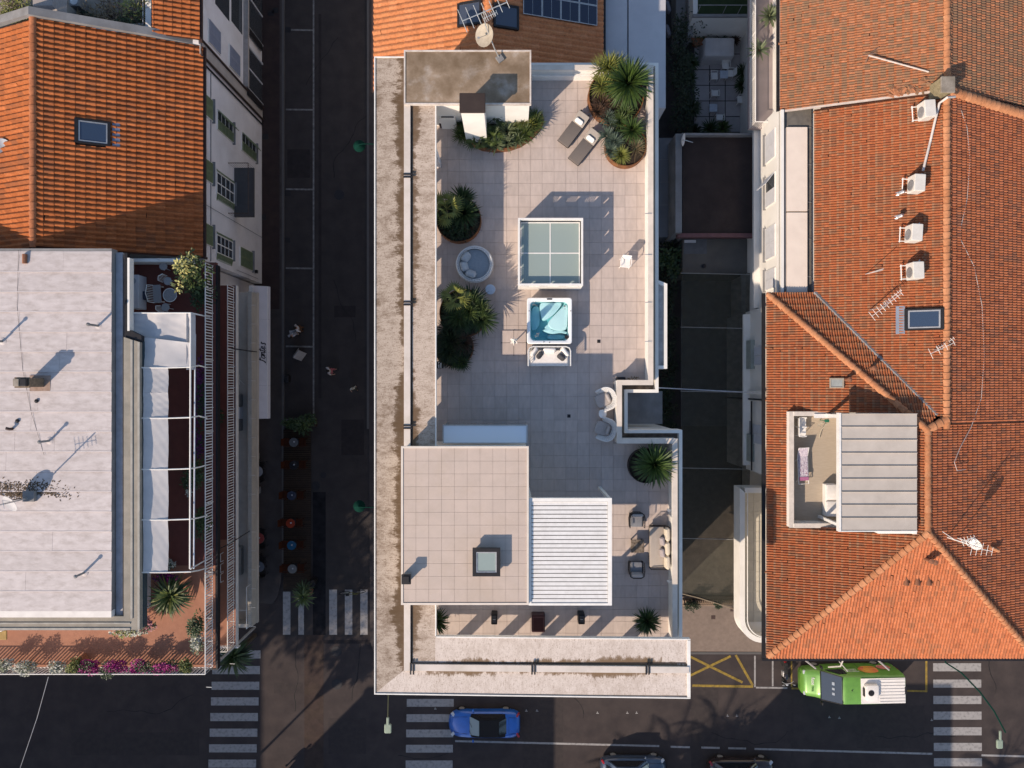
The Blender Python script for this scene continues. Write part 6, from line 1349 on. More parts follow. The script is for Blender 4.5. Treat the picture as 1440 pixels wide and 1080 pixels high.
c = P(661,20,10.75); on_slope(hn, 'roof_window', c.x, c.y, 1.32, 1.22, RZn-(RXn-c.x)*math.tan(aw_)+.02, -aw_, -.05, .17, GUNM, .10, glass_mat('slate_glass', (.05,.06,.085), .2))
c = P(711,25,10.75); on_slope(hn, 'roof_window', c.x, c.y, 1.36, 1.22, RZn-(c.x-RXn)*math.tan(ae_)+.02, ae_, -.05, .17, GUNM, .10, glass_mat('slate_glass', (.05,.06,.085), .2))
x0 = X(735,10.6); pw, pd = 1.03, 1.05
sp_ = wpart('solar_array', (lambda q: (q.box(x0-.05,17.9,9.9,x0-.01,22,9.95), q)[1])(MB()), ALU, hn)
for j in range(5):
    for i in range(4):
        xc = x0+.02+(pw+.02)*math.cos(ae_)*(i+.5); yc = Y(24,10.3)+(pd+.02)*(j+.5)
        z_ = RZn-(xc-RXn)*math.tan(ae_)+.16
        q = MB(); q.T = Matrix.Translation((xc,yc,z_)) @ Matrix.Rotation(ae_,4,'Y'); q.box(-pw/2+.03,-pd/2+.03,-.02,pw/2-.03,pd/2-.03,.02); o = wpart('solar_panel', q, SOLAR, sp_)
        q = MB(); q.T = Matrix.Translation((xc,yc,z_)) @ Matrix.Rotation(ae_,4,'Y'); q.box(-pw/2,-pd/2,-.02,-pw/2+.03,pd/2,.026); q.box(pw/2-.03,-pd/2,-.02,pw/2,pd/2,.026); q.box(-pw/2+.03,-pd/2,-.02,pw/2-.03,-pd/2+.03,.026); q.box(-pw/2+.03,pd/2-.03,-.02,pw/2-.03,pd/2,.026); q.box(-.006,-pd/2+.03,.0205,.006,pd/2-.03,.023); wpart('panel_frame', q, ALU, sp_)
z = 8.2
wa = thing('white_flat_annexe', 'flat white annexe roof with one dark joint beside the orange tiled roof', 'building', (7,22,0))
xa, xm, xb = X(849,z)+.02, X(883,z), X(936,z)
WFR = mat('white_flat_roof', (.47,.46,.47), (.42,.41,.425), .8, .8, dirt=.25, dirt_c=(.33,.32,.33))
q = MB(); q.box(xa,15.95,0,xm-.04,30,z); q.box(xm-.04,15.95,0,xm+.04,30,z-.25); q.box(xm+.04,15.95,0,7.4,30,z+.02); q.box(7.4001,Y(152,z),0,xb,30,z+.02); wpart('roof', q, WFR, wa)
q = MB(); q.box(xa,15.97,z,xa+.07,30,z+.14); wpart('edge_trim', q, GUNM, wa)

# ================================================================== the big clay roofs on the east side
hc = thing('clay_roof_building', 'long old building with weathered red clay tile roofs, hips and a sunken roof terrace', 'building', (20, 0, 0))
sl = 2.5/7.3
A_, B_ = (21.1,-2.36,11.5), (21.1,-7.56,11.5)
def lz(x): return 9 + sl*(x-13.8)
CO, PI_ = .37, .135
q = MB(); q.prism([(14.35,4.4),(14.35,-5.2),(15.4,-5.2),(15.4,-14.2),(40,-14.2),(40,4.4)], 0, 8.55); q.prism([(14.62,4.42),(40,4.42),(40,34),(15.25,34),(15.25,15.2),(14.62,15.2)], 0, 8.45); wpart('wall', q, WHITE, hc)
tile_roof(hc, [(13.8,4.94,9),(13.8,-14.86,9),B_,A_], (-1,0), PI_, CO, CLAY_C, 110, h=.05, step=.042, band=TBAND, holes=[(14.72,-7.66,20.45,-1.44)], under=False, seed=11)
for pl in ([(13.8,4.94),(13.8,-14.86),(14.76,-13.9),(14.76,3.98)],[(14.76,3.98),(14.76,-1.5),(20.24,-1.5)],[(14.76,-13.9),(21.1,-7.56),(14.76,-7.6)],[(20.24,-1.5),(21.1,-2.36),(21.1,-7.56),(20.24,-7.6)]):
    q = MB(); q.face(*[(x,y,lz(x)-.012) for x,y in pl]); wpart('roof_underlay', q, UNDER, hc)
V_ = (21.72,-1.58,11.23)
tile_roof(hc, [(13.8,4.94,9),(16.4,4.94,9),V_,A_], (0,1), PI_, CO, CLAY_C, 20, h=.05, step=.042, band=TBAND, seed=12)
tile_roof(hc, [(13.8,-14.86,9),(28.4,-14.86,9),B_], (0,-1), .165, .33, CLAY_S, 70, h=.055, step=.028, seed=13)
tile_roof(hc, [(16.4,4.94,9),(16.4,14.9,9),(22.1,14.9,11.4),(22.1,-2.06,11.4)], (-1,0), PI_, CO, CLAY_C, 50, h=.05, step=.042, band=TBAND, seed=14)
tile_roof(hc, [(14.7,14.95,8.6),(14.7,34,8.6),(22.1,34,11.45),(22.1,14.95,11.45)], (-1,0), PI_, CO, CLAY_O, 20, h=.05, step=.042, band=TBAND, seed=15)
tile_roof(hc, [(22.1,-2.06,11.4),(22.1,14.9,11.4),(29.2,14.9,8.62),(29.2,-2.06,8.62)], (1,0), PI_, CO*.95, CLAY_E, 15, h=.038, step=.075, seed=16)
tile_roof(hc, [(22.1,14.95,11.45),(22.1,34,11.45),(29.2,34,8.67),(29.2,14.95,8.67)], (1,0), PI_, CO*.95, CLAY_O, 0, h=.038, step=.075, seed=17)
tile_roof(hc, [A_,(21.1,-2.05,11.5),(29.2,-2.05,8.62),(29.2,-15.6,8.62),B_][::1], (1,0), PI_, CO*.95, CLAY_E, 15, h=.038, step=.075, seed=18)
ridge(hc, (A_[0],A_[1]+.15,A_[2]+.02), (B_[0],B_[1],B_[2]+.02), RIDGE, .17, .36)
ridge(hc, (22.1,-2.3,11.44), (22.1,14.8,11.44), RIDGE, .175, .36); ridge(hc, (22.1,15.1,11.47), (22.1,24,11.47), RIDGE, .17, .36)
ridge(hc, (13.85,4.89,9.04), (A_[0],A_[1],A_[2]+.05), RIDGE, .175, .36)
ridge(hc, (13.85,-14.8,9.04), (B_[0],B_[1],B_[2]+.05), RIDGE, .175, .36)
ridge(hc, (28.3,-14.76,9.04), (B_[0],B_[1],B_[2]+.05), RIDGE, .175, .36)
ridge(hc, (22.15,14.9,11.5), (29.2,14.3,8.75), RIDGE, .24, .36)
ridge(hc, (21.1,-2.3,11.52), (22.1,-1.8,11.46), RIDGE, .2, .36)
q = MB(); q.tube([(16.4,4.98,9.02),V_], .12, 5); wpart('valley_flashing', q, GREYC, hc)
q = MB(); q.box(13.62,-14.95,8.78,13.79,4.95,8.94); q.box(13.62,-15.06,8.78,29,-14.93,8.94); q.box(14.56,15.0,8.4,14.70,34,8.56); wpart('gutter', q, GUNM, hc)
q = MB(); q.add([(14.7,14.88,8.66),(22.0,14.88,11.5),(22.0,14.98,11.5),(14.7,14.98,8.66),(14.7,14.88,8.58),(22.0,14.88,11.4),(22.0,14.98,11.4),(14.7,14.98,8.58)],[(0,1,2,3),(0,4,5,1),(3,2,6,7)]); wpart('mortar_line', q, mat('mortar', (.55,.46,.40)), hc)
# flat ledge on the west of the middle roof
z = 8.72
q = MB(); q.prism([(X(1098,z),Y(412,z)),(X(1098,z),Y(155,z)),(16.42,Y(152,z)),(16.42,4.9)], 8.3, z-.12); lg = wpart('ledge', q, mat('ledge_gutter', (.16,.145,.125), (.11,.10,.09), 4, .85), hc)
for v0, v1 in ((179,297),(299,411)):
    q = MB(); q.box(X(1106,z),Y(v1,z),z-.119,X(1135,z),Y(v0,z),z+.03); wpart('ledge_sheet', q, mat('ledge_white', (.74,.63,.53), (.68,.575,.485), 1.5, .7), lg)
q = MB(); q.box(X(1097.5,z),Y(412,z),z-.13,X(1101.5,z),Y(155,z),z+.10); wpart('ledge_upstand', q, WHITE, lg)
q = MB()
for v in (178,230,283,335,388): q.box(X(1136,z),Y(v+1,z),z-.118,16.40,Y(v,z),z-.09)
q.box(X(1103.5,z),Y(410,z),z-.118,X(1105,z),Y(180,z),z+.0); wpart('ledge_seam', q, GREYC, lg)
# west front: shutters, bands
for v, w_ in ((204,1.5),(266,1.6),(340,1.7),(392,1.0)):
    yy = Y(v,7.6); window(hc, yy, w_, 6.7, 8.1, 'closed' if v != 266 else 'ajar', SHUTW, fx=14.62, xdir=-1, panes=False)
q = MB(); q.box(14.30,4.5,5.3,14.619,15.1,5.55); q.box(14.36,4.5,2.9,14.619,15.1,3.1); wpart('string_course', q, WHITE, hc)
for v in (500,610):
    window(hc, Y(v,6), 1.1, 5.2, 7.4, 'closed', SHUTW, fx=14.35, xdir=-1, panes=False)
q = MB(); q.box(13.95,-4.9,4.55,14.349,4.2,4.75); q.box(14.15,-.6,4.751,14.349,-.4,8.4); wpart('string_course', q, WHITE, hc)
q = MB(); q.tube([(14.25,-.9,.1),(14.25,-.9,8.6)],.05,6); q.tube([(14.15,-1.0,5.6),(14.15,-5.1,5.6)],.05,6); wpart('downpipe', q, GUNM, hc)
GGB = mat('green_grey_box', (.30,.33,.30))
q = MB(); q.box(14.10,.9,4.76,14.348,2.6,5.6); wpart('wall_box', q, GGB, hc); q = MB(); q.box(14.12,-4.6,4.76,14.348,-3.0,5.5); wpart('wall_box', q, GGB, hc)
# curved white balcony at the lower corner
z = 5.0; cxo = X(1040.5,z+.9)
def bal_out(dx):
    x0 = cxo+dx; r = 1.35-dx; yb = Y(904,z+.9)+dx
    pts = [(x0, Y(686,z+.9)-dx)]
    for i in range(11):
        a = PI + (PI/2)*i/10; pts.append((x0+r+r*math.cos(a), yb+r+r*math.sin(a)))
    return pts + [(15.39, yb)]
o_, i_ = bal_out(0), bal_out(.30)
balc = wpart('balcony', (lambda q: (q.prism(o_+[(15.39,o_[0][1])], z-.25, z), q)[1])(MB()), WHITE, hc)
q = MB(); n_ = len(o_); q.rings([[(o_[i][0],o_[i][1],z+.001),(i_[i][0],i_[i][1],z+.001),(i_[i][0],i_[i][1],z+.9),(o_[i][0],o_[i][1],z+.9)] for i in range(n_)]); q.box(cxo+.301,o_[0][1]-.3,z+.001,15.39,o_[0][1],z+.9); wpart('balcony_wall', q, WHITE, balc)
q = MB(); q.tube([(p[0]+.12,p[1]+.06,z+.98) for p in i_[:-1]],.03,6); wpart('handrail', q, TRIM, balc)
bm = MB(); bm.cbox((0,0,0),(.60,.585,.03)); bme = mesh_of('balcony_tile', bm, mat('cream_tile', (.46,.43,.36), (.42,.39,.33), 3, .6, island=.08))
for j in range(14):
    for i in range(2):
        yy = o_[0][1]-.65-.60*j; xx = cxo+.78+.615*i
        if yy > o_[-1][1]+.9: piece('balcony_tile', bme, balc, (xx,yy,z+.018))
# sunken roof terrace
tz = 8.95; PT = 9.78
rt = wpart('roof_terrace', (lambda q: (q.box(14.95,-7.42,tz-.1,18.5,-1.68,tz), q)[1])(MB()), mat('terrace_boards', (.42,.35,.27), (.37,.305,.235), 3, .8, stretch=(1,6,1)), hc)
q = MB(); q.box(14.76,-7.62,8.7,14.95,-1.48,PT); q.box(14.95,-1.68,8.7,20.3,-1.48,PT+.05); q.box(14.95,-7.62,8.7,20.3,-7.42,PT+.05); q.box(18.5,-7.42,8.7,18.6,-1.68,11.4); wpart('terrace_wall', q, WHITE, rt)
q = MB(); q.box(14.74,-7.64,PT,14.98,-1.46,PT+.04); q.box(14.98,-1.70,PT+.05,17,-1.46,PT+.09); q.box(14.98,-7.64,PT+.05,17,-7.40,PT+.09); wpart('coping', q, mat('cream_coping', (.62,.55,.48)), rt)
q = MB(); q.box(20.3,-7.6,10.6,20.5,-1.5,11.6); q.box(18.6,-1.68,PT+.05,20.3,-1.5,11.5); q.box(18.6,-7.6,PT+.05,20.3,-7.44,11.5); wpart('cabin_wall', q, WHITE, rt)
cz = 11.72; xa, xb, ya, yb = X(1181,cz), X(1289.5,cz), Y(746,cz), Y(581.5,cz)
cv = wpart('metal_cover', (lambda q: (q.box(xa,ya,cz-.22,xb,yb,cz-.05), q)[1])(MB()), GREYC, hc)
np_ = 9; ph = (yb-ya)/np_
for i in range(np_):
    q = MB(); y0 = ya+ph*i; q.box(xa+.05,y0+.02,cz-.049,xb,y0+ph-.03,cz); q.box(xa+.05,y0+ph-.028,cz-.049,xb,y0+ph+.0,cz+.055); wpart('cover_panel', q, PCOVER, cv)
q = MB(); q.box(xa-.06,ya-.06,cz-.26,xa+.04,yb+.03,cz+.06); q.box(xa+.04,ya-.06,cz-.26,xb,ya-.005,cz+.03); wpart('fascia', q, TRIM, cv)
q = MB(); q.cbox((xa+.15,yb-.15,(tz+cz)/2-.1),(.14,.14,cz-tz-.2)); wpart('post', q, TRIM, cv); q = MB(); q.cbox((xa+.15,ya+.2,(tz+cz)/2-.1),(.14,.14,cz-tz-.2)); wpart('post', q, TRIM, cv)
q = MB(); q.cbox((X(1160,tz+.2),Y(585,PT+.2),PT+.09+.04),(1.8,.22,.04)); wpart('rail', q, TRIM, rt)
# things on the roof terrace
p = P(1130,656,tz+.4); t = thing('patterned_sunbed', 'folding sunbed with a purple and white pattern on the sunken roof terrace', 'sunbed', (p.x,p.y,tz+.005), R(3))
def pattern(name):
    m, nt, b = new_mat(name); pos = _pos(nt, (2.4,1.3,1)); v = nt.nodes.new('ShaderNodeTexVoronoi'); v.inputs['Scale'].default_value = 9; nt.links.new(pos, v.inputs['Vector'])
    r = _ramp(nt, [(.0,(.70,.66,.68)),(.35,(.16,.10,.18)),(.55,(.62,.58,.62)),(.8,(.25,.10,.16))]); r.color_ramp.interpolation = 'CONSTANT'; nt.links.new(v.outputs['Distance'], r.inputs[0]); nt.links.new(r.outputs[0], b.inputs['Base Color']); b.inputs['Roughness'].default_value = .9; return m
PAT = pattern('purple_print')
q = MB(); q.cbox((0,-.05,.34),(.50,1.25,.05), bev=.02); part('mattress', q, PAT, t)
q = MB(); q.cbox((0,-.66,.375),(.5,.2,.03), bev=.01); part('foot_band', q, mat('pink_band', (.40,.14,.26)), t)
q = MB(); q.cbox((0,0,0),(.50,.52,.05), rx=R(25), bev=.02); o = part('backrest', q, PAT, t); o.location = (0,.78,.45)
q = MB(); q.tube([(-.27,-.95,.3),(-.27,.55,.32),(-.27,1.02,.58),(.27,1.02,.58),(.27,.55,.32),(.27,-.95,.3),(-.27,-.95,.3)],.022,5); part('frame', q, TRIM, t)
for sx in (-.28,.28):
    for y in (-.7,.4): q = MB(); q.tube([(sx,y,.31),(sx*1.02,y-.15,0)],.018,5); part('leg', q, TRIM, t)
for v, lab in ((594,'white plastic chair in the corner of the sunken roof terrace'),(607,'white plastic chair nearer the patterned sunbed')):
    p = P(1129,v,tz+.6); garden_chair('plastic_chair', lab, (p.x,p.y,tz+.005), R(90), None, 'white chairs on the sunken roof terrace')
p = P(1170,704,tz+.5); t = thing('corner_bench', 'white cushioned bench half under the metal terrace cover', 'bench', (p.x,p.y,tz+.005)); q = MB(); q.cbox((0,.0,.2),(.62,1.75,.4), bev=.03); part('base', q, WHITE, t)
for y in (-.45,.45): q = MB(); q.cbox((0,y,.45),(.6,.82,.12), bev=.04); part('seat_cushion', q, WHITEF, t, smooth=True)
p = P(1165,592,10.0); t = thing('garden_hose_reel', 'green hose reel with looped hose by the roof terrace parapet', 'hose reel', (p.x,p.y,tz+.005)); q = MB(); q.cbox((0,0,.85),(.22,.16,.16), bev=.03); q.tube([(0,0,0),(0,0,.8)],.02,5); part('reel', q, mat('reel_green', (.02,.14,.08)), t)
q = MB(); q.tube([(0,0,.8),(-.25,-.1,.9),(-.42,-.25,.7),(-.2,-.35,.6),(.05,-.15,.7),(-.1,-.6,.3),(-.05,-1.0,.05)],.02,5); part('hose', q, mat('hose_beige', (.4,.36,.28)), t)
# roof windows
for u0,v0,u1,v1,xx in ((1277,434,1323,464,None),(1163,531.5,1181,546,None)):
    big = u1-u0 > 30; zr = 11.0 if big else 9.7; c = P((u0+u1)/2,(v0+v1)/2,zr+.1)
    zz = (9+.42*(c.x-16.4)) if big else lz(c.x); ang = -math.atan(.42 if big else sl)
    o = on_slope(hc, 'roof_window', c.x, c.y, (u1-u0)*.0365*1.05, (v1-v0)*.0365, zz+.02, ang, -.05, .20, GUNM if big else mat('tan_curb',(.33,.28,.22)), .14 if big else .07, BLUEG if big else mat('milky_lid', (.30,.32,.31), rough=.3))
    if big:
        on_slope(o, 'inner_frame', c.x, c.y, (u1-u0)*.0365*.86, (v1-v0)*.0365*.84, zz+.02, ang, .05, .21, ALU, .07, BLUEG)
        on_slope(o, 'flashing', c.x-.98, c.y, .42, 1.45, zz-.39, ang, .03, .06, mat('lead_grey', (.22,.25,.31)))
# air conditioners
def acunit(u, v, rz, lab, h=.62):
    zr = 9+.42*(X(u,10.6)-16.4); p = P(u,v,zr+.6); zr = 9+.42*(p.x-16.4)
    t = thing('ac_unit', lab, 'air conditioner', (p.x,p.y,zr-.02), rz, 'air conditioners on the middle clay roof')
    q = MB(); q.cbox((0,0,.62),(.56,.86,.70), bev=.03); part('casing', q, AIRC, t)
    q = MB(); q.T = Matrix.Translation((-.283,-.08,.62)) @ Matrix.Rotation(-PI/2,4,'Y'); q.lathe([(.27,0),(.27,.02),(.22,.03),(.05,.02),(.01,.03)],20); part('fan_grille', q, GREYC, t)
    q = MB()
    for y in (-.34,.34): q.tube([(-.50,y,.16),(-.50,y,.26),(.32,y,.26)],.025,5); q.tube([(.30,y,.02),(.30,y,.26)],.025,5)
    q.tube([(-.50,-.40,.24),(-.50,.40,.24)],.03,5); part('bracket', q, TRIM, t)
    q = MB(); q.tube([(.2,.40,.5),(.3,.55,.55),(.45,.62,.2),(.5,.8,.05)],.035,6); part('pipe', q, ALU, t); return t
acunit(1308,152,R(4),'air conditioner next to the concrete chimney on the roof ridge')
acunit(1292.5,257,R(-3),'air conditioner at the lower end of the white conduit')
acunit(1288.5,327,R(-3),'air conditioner with its round fan showing, third down the slope')
acunit(1290.5,380,R(2),'air conditioner nearest to the roof window')
def onroof(u, v, dz=.05):
    x = X(u,10.5)
    for _ in range(4): zr = 9+.42*(x-16.4); x = X(u, zr+dz)
    return Vector((x, Y(v,zr+dz), zr+dz))
q = MB(); q.tube([onroof(1298,240,.3),onroof(1308,200,.15),onroof(1316,165,.3),onroof(1321,145,.6),onroof(1332,137,.9),(22.3,Y(136,11.8),11.8)],.06,7); single('white_conduit', 'white conduit climbing between the two upper air conditioners to the ridge', 'conduit', q, mat('conduit_white', (.60,.54,.50)))
def onE(u, v, dz=.08):
    x = X(u,10.5)
    for _ in range(4): zr = 11.4-.392*(x-22.1); x = X(u, zr+dz)
    return Vector((x, Y(v,zr+dz), zr+dz))
q = MB(); q.tube([onE(u,v) for u,v in ((1350,150),(1360,180),(1364,225),(1360,280),(1350,325))],.02,4); q.tube([onE(u,v) for u,v in ((1350,335),(1370,375),(1381,430),(1384,500),(1380,560),(1366,600),(1350,630),(1342,650),(1346,662),(1358,660))],.02,4); single('loose_cable', 'pale loose cable wandering down the east slope of the clay roof', 'cable', q, mat('cable_pale', (.42,.36,.34)))
p = P(1318,122,12.3); t = thing('concrete_chimney', 'squat mossy concrete chimney on the ridge between the old and new tiles', 'chimney', (X(1322,11.6),Y(126,11.6),11.0)); q = MB(); q.cbox((0,0,.5),(.62,.72,1.3)); part('stack', q, mat('mossy_concrete', (.30,.25,.15), (.2,.17,.10), 6), t); q = MB(); q.cbox((0.02,.0,1.2),(.7,.8,.1), bev=.02); part('cap', q, CONC, t)
q = MB()
for i in range(26):
    q.T = Matrix.Translation((X(1290,11)+random.uniform(-1.3,1.1), Y(124,11)+random.uniform(-.25,.45), 0)); x_ = q.T.translation.x; q.T.translation.z = 8.6+.385*(x_-14.7)+.08
    q.T = q.T @ Euler((random.uniform(-.4,.4),random.uniform(-.3,.3),random.uniform(0,3))).to_matrix().to_4x4(); q.cbox((0,0,0),(.34,.16,.06), bev=.02)
wpart('loose_tile', q, CLAY_O, hc, kind='stuff')
# aerials lying on and standing from the clay roofs
a, c = P(1218,81,10.2), P(1306,101,11.3)
t = thing('fallen_mast', 'white pole aerial leaning flat over the oldest tiles', 'aerial', (c.x,c.y,c.z)); q = MB(); q.tube([Vector((0,0,0)), a-c+Vector((0,0,.25))],.04,6); part('mast', q, mat('pole_white', (.6,.52,.46)), t); q = MB(); e_ = a-c+Vector((0,0,.25)); q.tube([e_+Vector((-.3,.0,0)),e_+Vector((.35,.1,.05))],.02,4); q.tube([e_,e_+Vector((.55,.45,.0))],.02,4); q.tube([e_,e_+Vector((-.1,-.35,-.1))],.02,4); part('element', q, mat('element_brown', (.25,.16,.12)), t)
def comb(u, v, lab, L, ang, n, h=.9, dz=0):
    p = onroof(u, v, 0); t = thing('comb_aerial', lab, 'aerial', tuple(p)); d = Vector((math.cos(ang),math.sin(ang),0))
    q = MB(); q.tube([(0,0,-.1),(0,0,h+.2)],.028,6); part('mast', q, ALU, t); q = MB(); yagi(q,(Vector((0,0,h))-d*L*.4, Vector((0,0,h))+d*L*.6), n, .55, .28, .010); part('boom', q, TRIM, t)
    q = MB(); yagi(q,(Vector((0,0,h-.35))+d*.1, Vector((0,0,h-.35))+d*L*.5+Vector((.2,.3,.2))), 8, .26, .16, .009); part('boom', q, TRIM, t)
    return t
comb(1222,436,'bigger white comb aerial on the clay roof left of the large roof window',1.9,R(38),9,1.5)
comb(1312,492,'small white comb aerial below the large roof window',1.3,R(25),4,.6)
p = onroof(1232,382,.1); q = MB(); q.tube([(-.45,-.1,0),(.0,0,.12),(.45,.12,.1)],.025,5); q.tube([(-.45,-.1,-.2),(-.45,-.1,1.6)],.02,5); single('bent_mast', 'thin bent white mast left of the lowest air conditioner', 'aerial', q, mat('mast_white', (.55,.48,.44)), p)
for u, v, lab in ((1263,305,'small metal cowl above the third air conditioner'),(1265,272,'silver elbow vent beside the second air conditioner')):
    p = onroof(u,v,0); t = thing('elbow_vent', lab, 'vent', tuple(p)); q = MB(); q.tube([(0,0,-.05),(0,0,.4),(-.12,-.05,.52),(-.24,-.08,.42)],.085,8); part('pipe', q, ALU, t)
    q = MB(); q.lathe([(.2,-.04),(.1,.05)],12); part('collar', q, ALU, t)
for u, v, lab in ((1188,534,'clay flue pipe at the hip near the small roof window'),(1222,518,'clay flue pipe by the valley')):
    p = P(u,v,10.3); t = thing('clay_flue', lab, 'flue', (p.x,p.y,9.9)); q = MB(); q.tube([(0,0,-.3),(0,0,.9)],.09,8); q.lathe([(.13,.9),(.13,.98),(.03,1.02)],10); part('pipe', q, POT, t)
def zs(y): return 9 + (y+14.86)*(11.5-9)/7.3
for u, v in ((1304,787),(1310,789)):
    p = P(u,v,11.2); t = thing('clay_flue', ('left' if u < 1307 else 'right')+' clay flue pipe near the top of the bright south hip', 'flue', (p.x,p.y,zs(p.y)-.05), 0, 'pair of flues on the south hip'); q = MB(); q.tube([(0,0,-.1),(0,0,.55)],.10,8); q.lathe([(.13,.55),(.14,.63),(.02,.66)],10); part('pipe', q, POT, t)
for u, v, lab in ((1278,819,'left vent tile of the row of three on the south hip'),(1294,819,'middle vent tile of the row of three on the south hip'),(1310,819,'right vent tile of the row of three on the south hip')):
    p = P(u,v,10.9); q = MB(); q.rings([[(.16*math.cos(t_),-.2,.17*math.sin(t_)) for t_ in [PI*j/6 for j in range(7)]],[(.05*math.cos(t_),.25,.05*math.sin(t_)) for t_ in [PI*j/6 for j in range(7)]]]); single('vent_tile', lab, 'vent', q, POT, (p.x,p.y,zs(p.y)+.05), 0, 'vent tiles on the south hip')
p = P(1336,757,11.4); t = thing('aerial_cluster', 'tangle of white aerials and a white dish on the south-east hip', 'aerial', (p.x,p.y,11.0))
q = MB(); q.tube([(0,0,-.1),(.12,0,2.6)],.035,6); q.tube([(.7,-.1,-.3),(.75,-.1,1.6)],.03,6); q.tube([(-.5,.5,0),(0,0,.8)],.015,4); part('mast', q, TRIM, t)
q = MB(); yagi(q,((-.1,.0,2.3),(.8,-.2,2.4)),5,.85,.4,.011); part('comb_aerial', q, TRIM, t)
q = MB(); yagi(q,((-.2,.1,1.7),(.4,.35,1.7)),5,.45,.2,.010); q.tube([(.1+.22*math.cos(2*PI*i/14),.12+.2*math.sin(2*PI*i/14),1.9) for i in range(15)],.014,4,False); q.tube([(.45+.25*math.cos(2*PI*i/14),.1+.12*math.sin(2*PI*i/14),1.5) for i in range(15)],.018,4,False); part('comb_aerial', q, TRIM, t)
q = MB(); dish(q,(.80,-.1,1.25),.27,(-.75,-.2,.45)); part('dish', q, PLAST, t, smooth=True)
q = MB(); q.tube([(.8,-.1,1.2),(.3,-.15,1.75),(.25,.2,1.7)],.02,5); q.tube([(.6,.2,1.25),(.25,.2,1.72)],.02,5); part('receiver_arm', q, TRIM, t)
p = onE(1398,772,.05); q = MB(); q.tube([(-.25,.1,0),(.25,-.1,0)],.10,7); single('loose_ridge_tile', 'loose orange ridge tile lying beside the white dish', 'roof tile', q, RIDGE, p)

# ================================================================== between the two buildings
# netting over the yard
NET, nt, b = new_mat('shade_netting')
t_ = nt.nodes.new('ShaderNodeBsdfTransparent'); mx = nt.nodes.new('ShaderNodeMixShader')
pos = _pos(nt); n_ = _noise(nt, pos, 3, 5); r_ = _ramp(nt, [(.3,(.66,.66,.66)),(.7,(.78,.78,.78))]); nt.links.new(n_, r_.inputs[0]); nt.links.new(r_.outputs[0], mx.inputs[0])
b.inputs['Base Color'].default_value = (.046,.046,.036,1); b.inputs['Roughness'].default_value = .95; b.inputs['Specular IOR Level'].default_value = .1
nt.links.new(t_.outputs[0], mx.inputs[1]); nt.links.new(b.outputs[0], mx.inputs[2]); nt.links.new(mx.outputs[0], nt.nodes['Material Output'].inputs['Surface'])
nz = 4.0
ne = thing('shade_net', 'dark shade netting on cross wires stretched over the yard between the buildings', 'shade net', (12.5,-3,nz))
vs_ = [384,460,550,658,757,858]
for a, c in zip(vs_[:-1], vs_[1:]):
    ul = 959; ur = 1055
    cloth('netting', ne, [P(ul,a,nz),P(ur,a,nz),P(1048 if c>800 else ur,c,nz),P(ul,c-(22 if c>800 else 0),nz)], 10, 10, lambda s,t: .12*math.sin(PI*t), NET, seed=a, amp=.012)
for v in vs_[:-1]: q = MB(); q.tube([P(957,v,nz+.02),P(1058,v+2,nz+.02)],.022,4); wpart('wire', q, mat('wire_pale', (.34,.33,.32)), ne)
q = MB(); q.tube([P(955,834,nz+.02),P(980,840,nz+.02),P(1010,849,nz+.02),P(1042,860,nz+.02)],.03,5); wpart('edge_rope', q, mat('rope_tan', (.30,.24,.17)), ne)
q = MB(); q.tube([P(922,545,T-.2),P(960,547,8.5),P(1060,552,7.2)],.03,5); single('overhead_wire', 'pale overhead wire from the terrace corner across the dark yard', 'wire', q, mat('wire_grey', (.36,.38,.42)))
q = MB(); q.prism([(9.2,-2.8),(15.4,-2.8),(15.4,8.5),(9.2,8.5)], .0, .10); structure('yard_paving', q, GREYC)
q = MB(); q.prism([(8.5,-13.9),(14.3,-14.1),(15.3,-14.1),(15.3,-2.81),(8.5,-2.81)], .0, .11); structure('yard_paving', q, COURT)
for u, v0, v1 in ((1020,700,850),(1000,760,850)):
    q = MB(); 
hg = plant('hedge', 'long dark clipped hedge along the east foot of the white building', 'hedge', (10.0,3.2,0), [(LF_HEDGE, lambda q: [clump(q,(0,-6+1.1*i,1.9),(.5,.75,1.0),260,.15,.08) for i in range(12)]),(BARK, lambda q: [q.tube([(0,-6+1.1*i,0),(0,-6+1.1*i,1.6)],.05,5) for i in range(12)],'stem')]); hg.rotation_euler = (0,0,0)
p = P(950,356,3.5); plant('climbing_fig', 'broad-leaved dark green climber at the top of the dark hedge', 'shrub', (p.x,p.y,0), [(LF_DARK, lambda q: (clump(q,(0,0,2.8),(.6,1.1,.6),300,.28,.14), clump(q,(.9,-.3,2.8),(.7,.35,.4),120,.28,.14))),(BARK, trunk(2.6,.06,.04), 'stem')])
# recess floor below the parapet notch
q = MB(); q.box(5.8,-2.2,8.2,8.3,-.4,8.35); wpart('recess_floor', q, GREYC, bld)
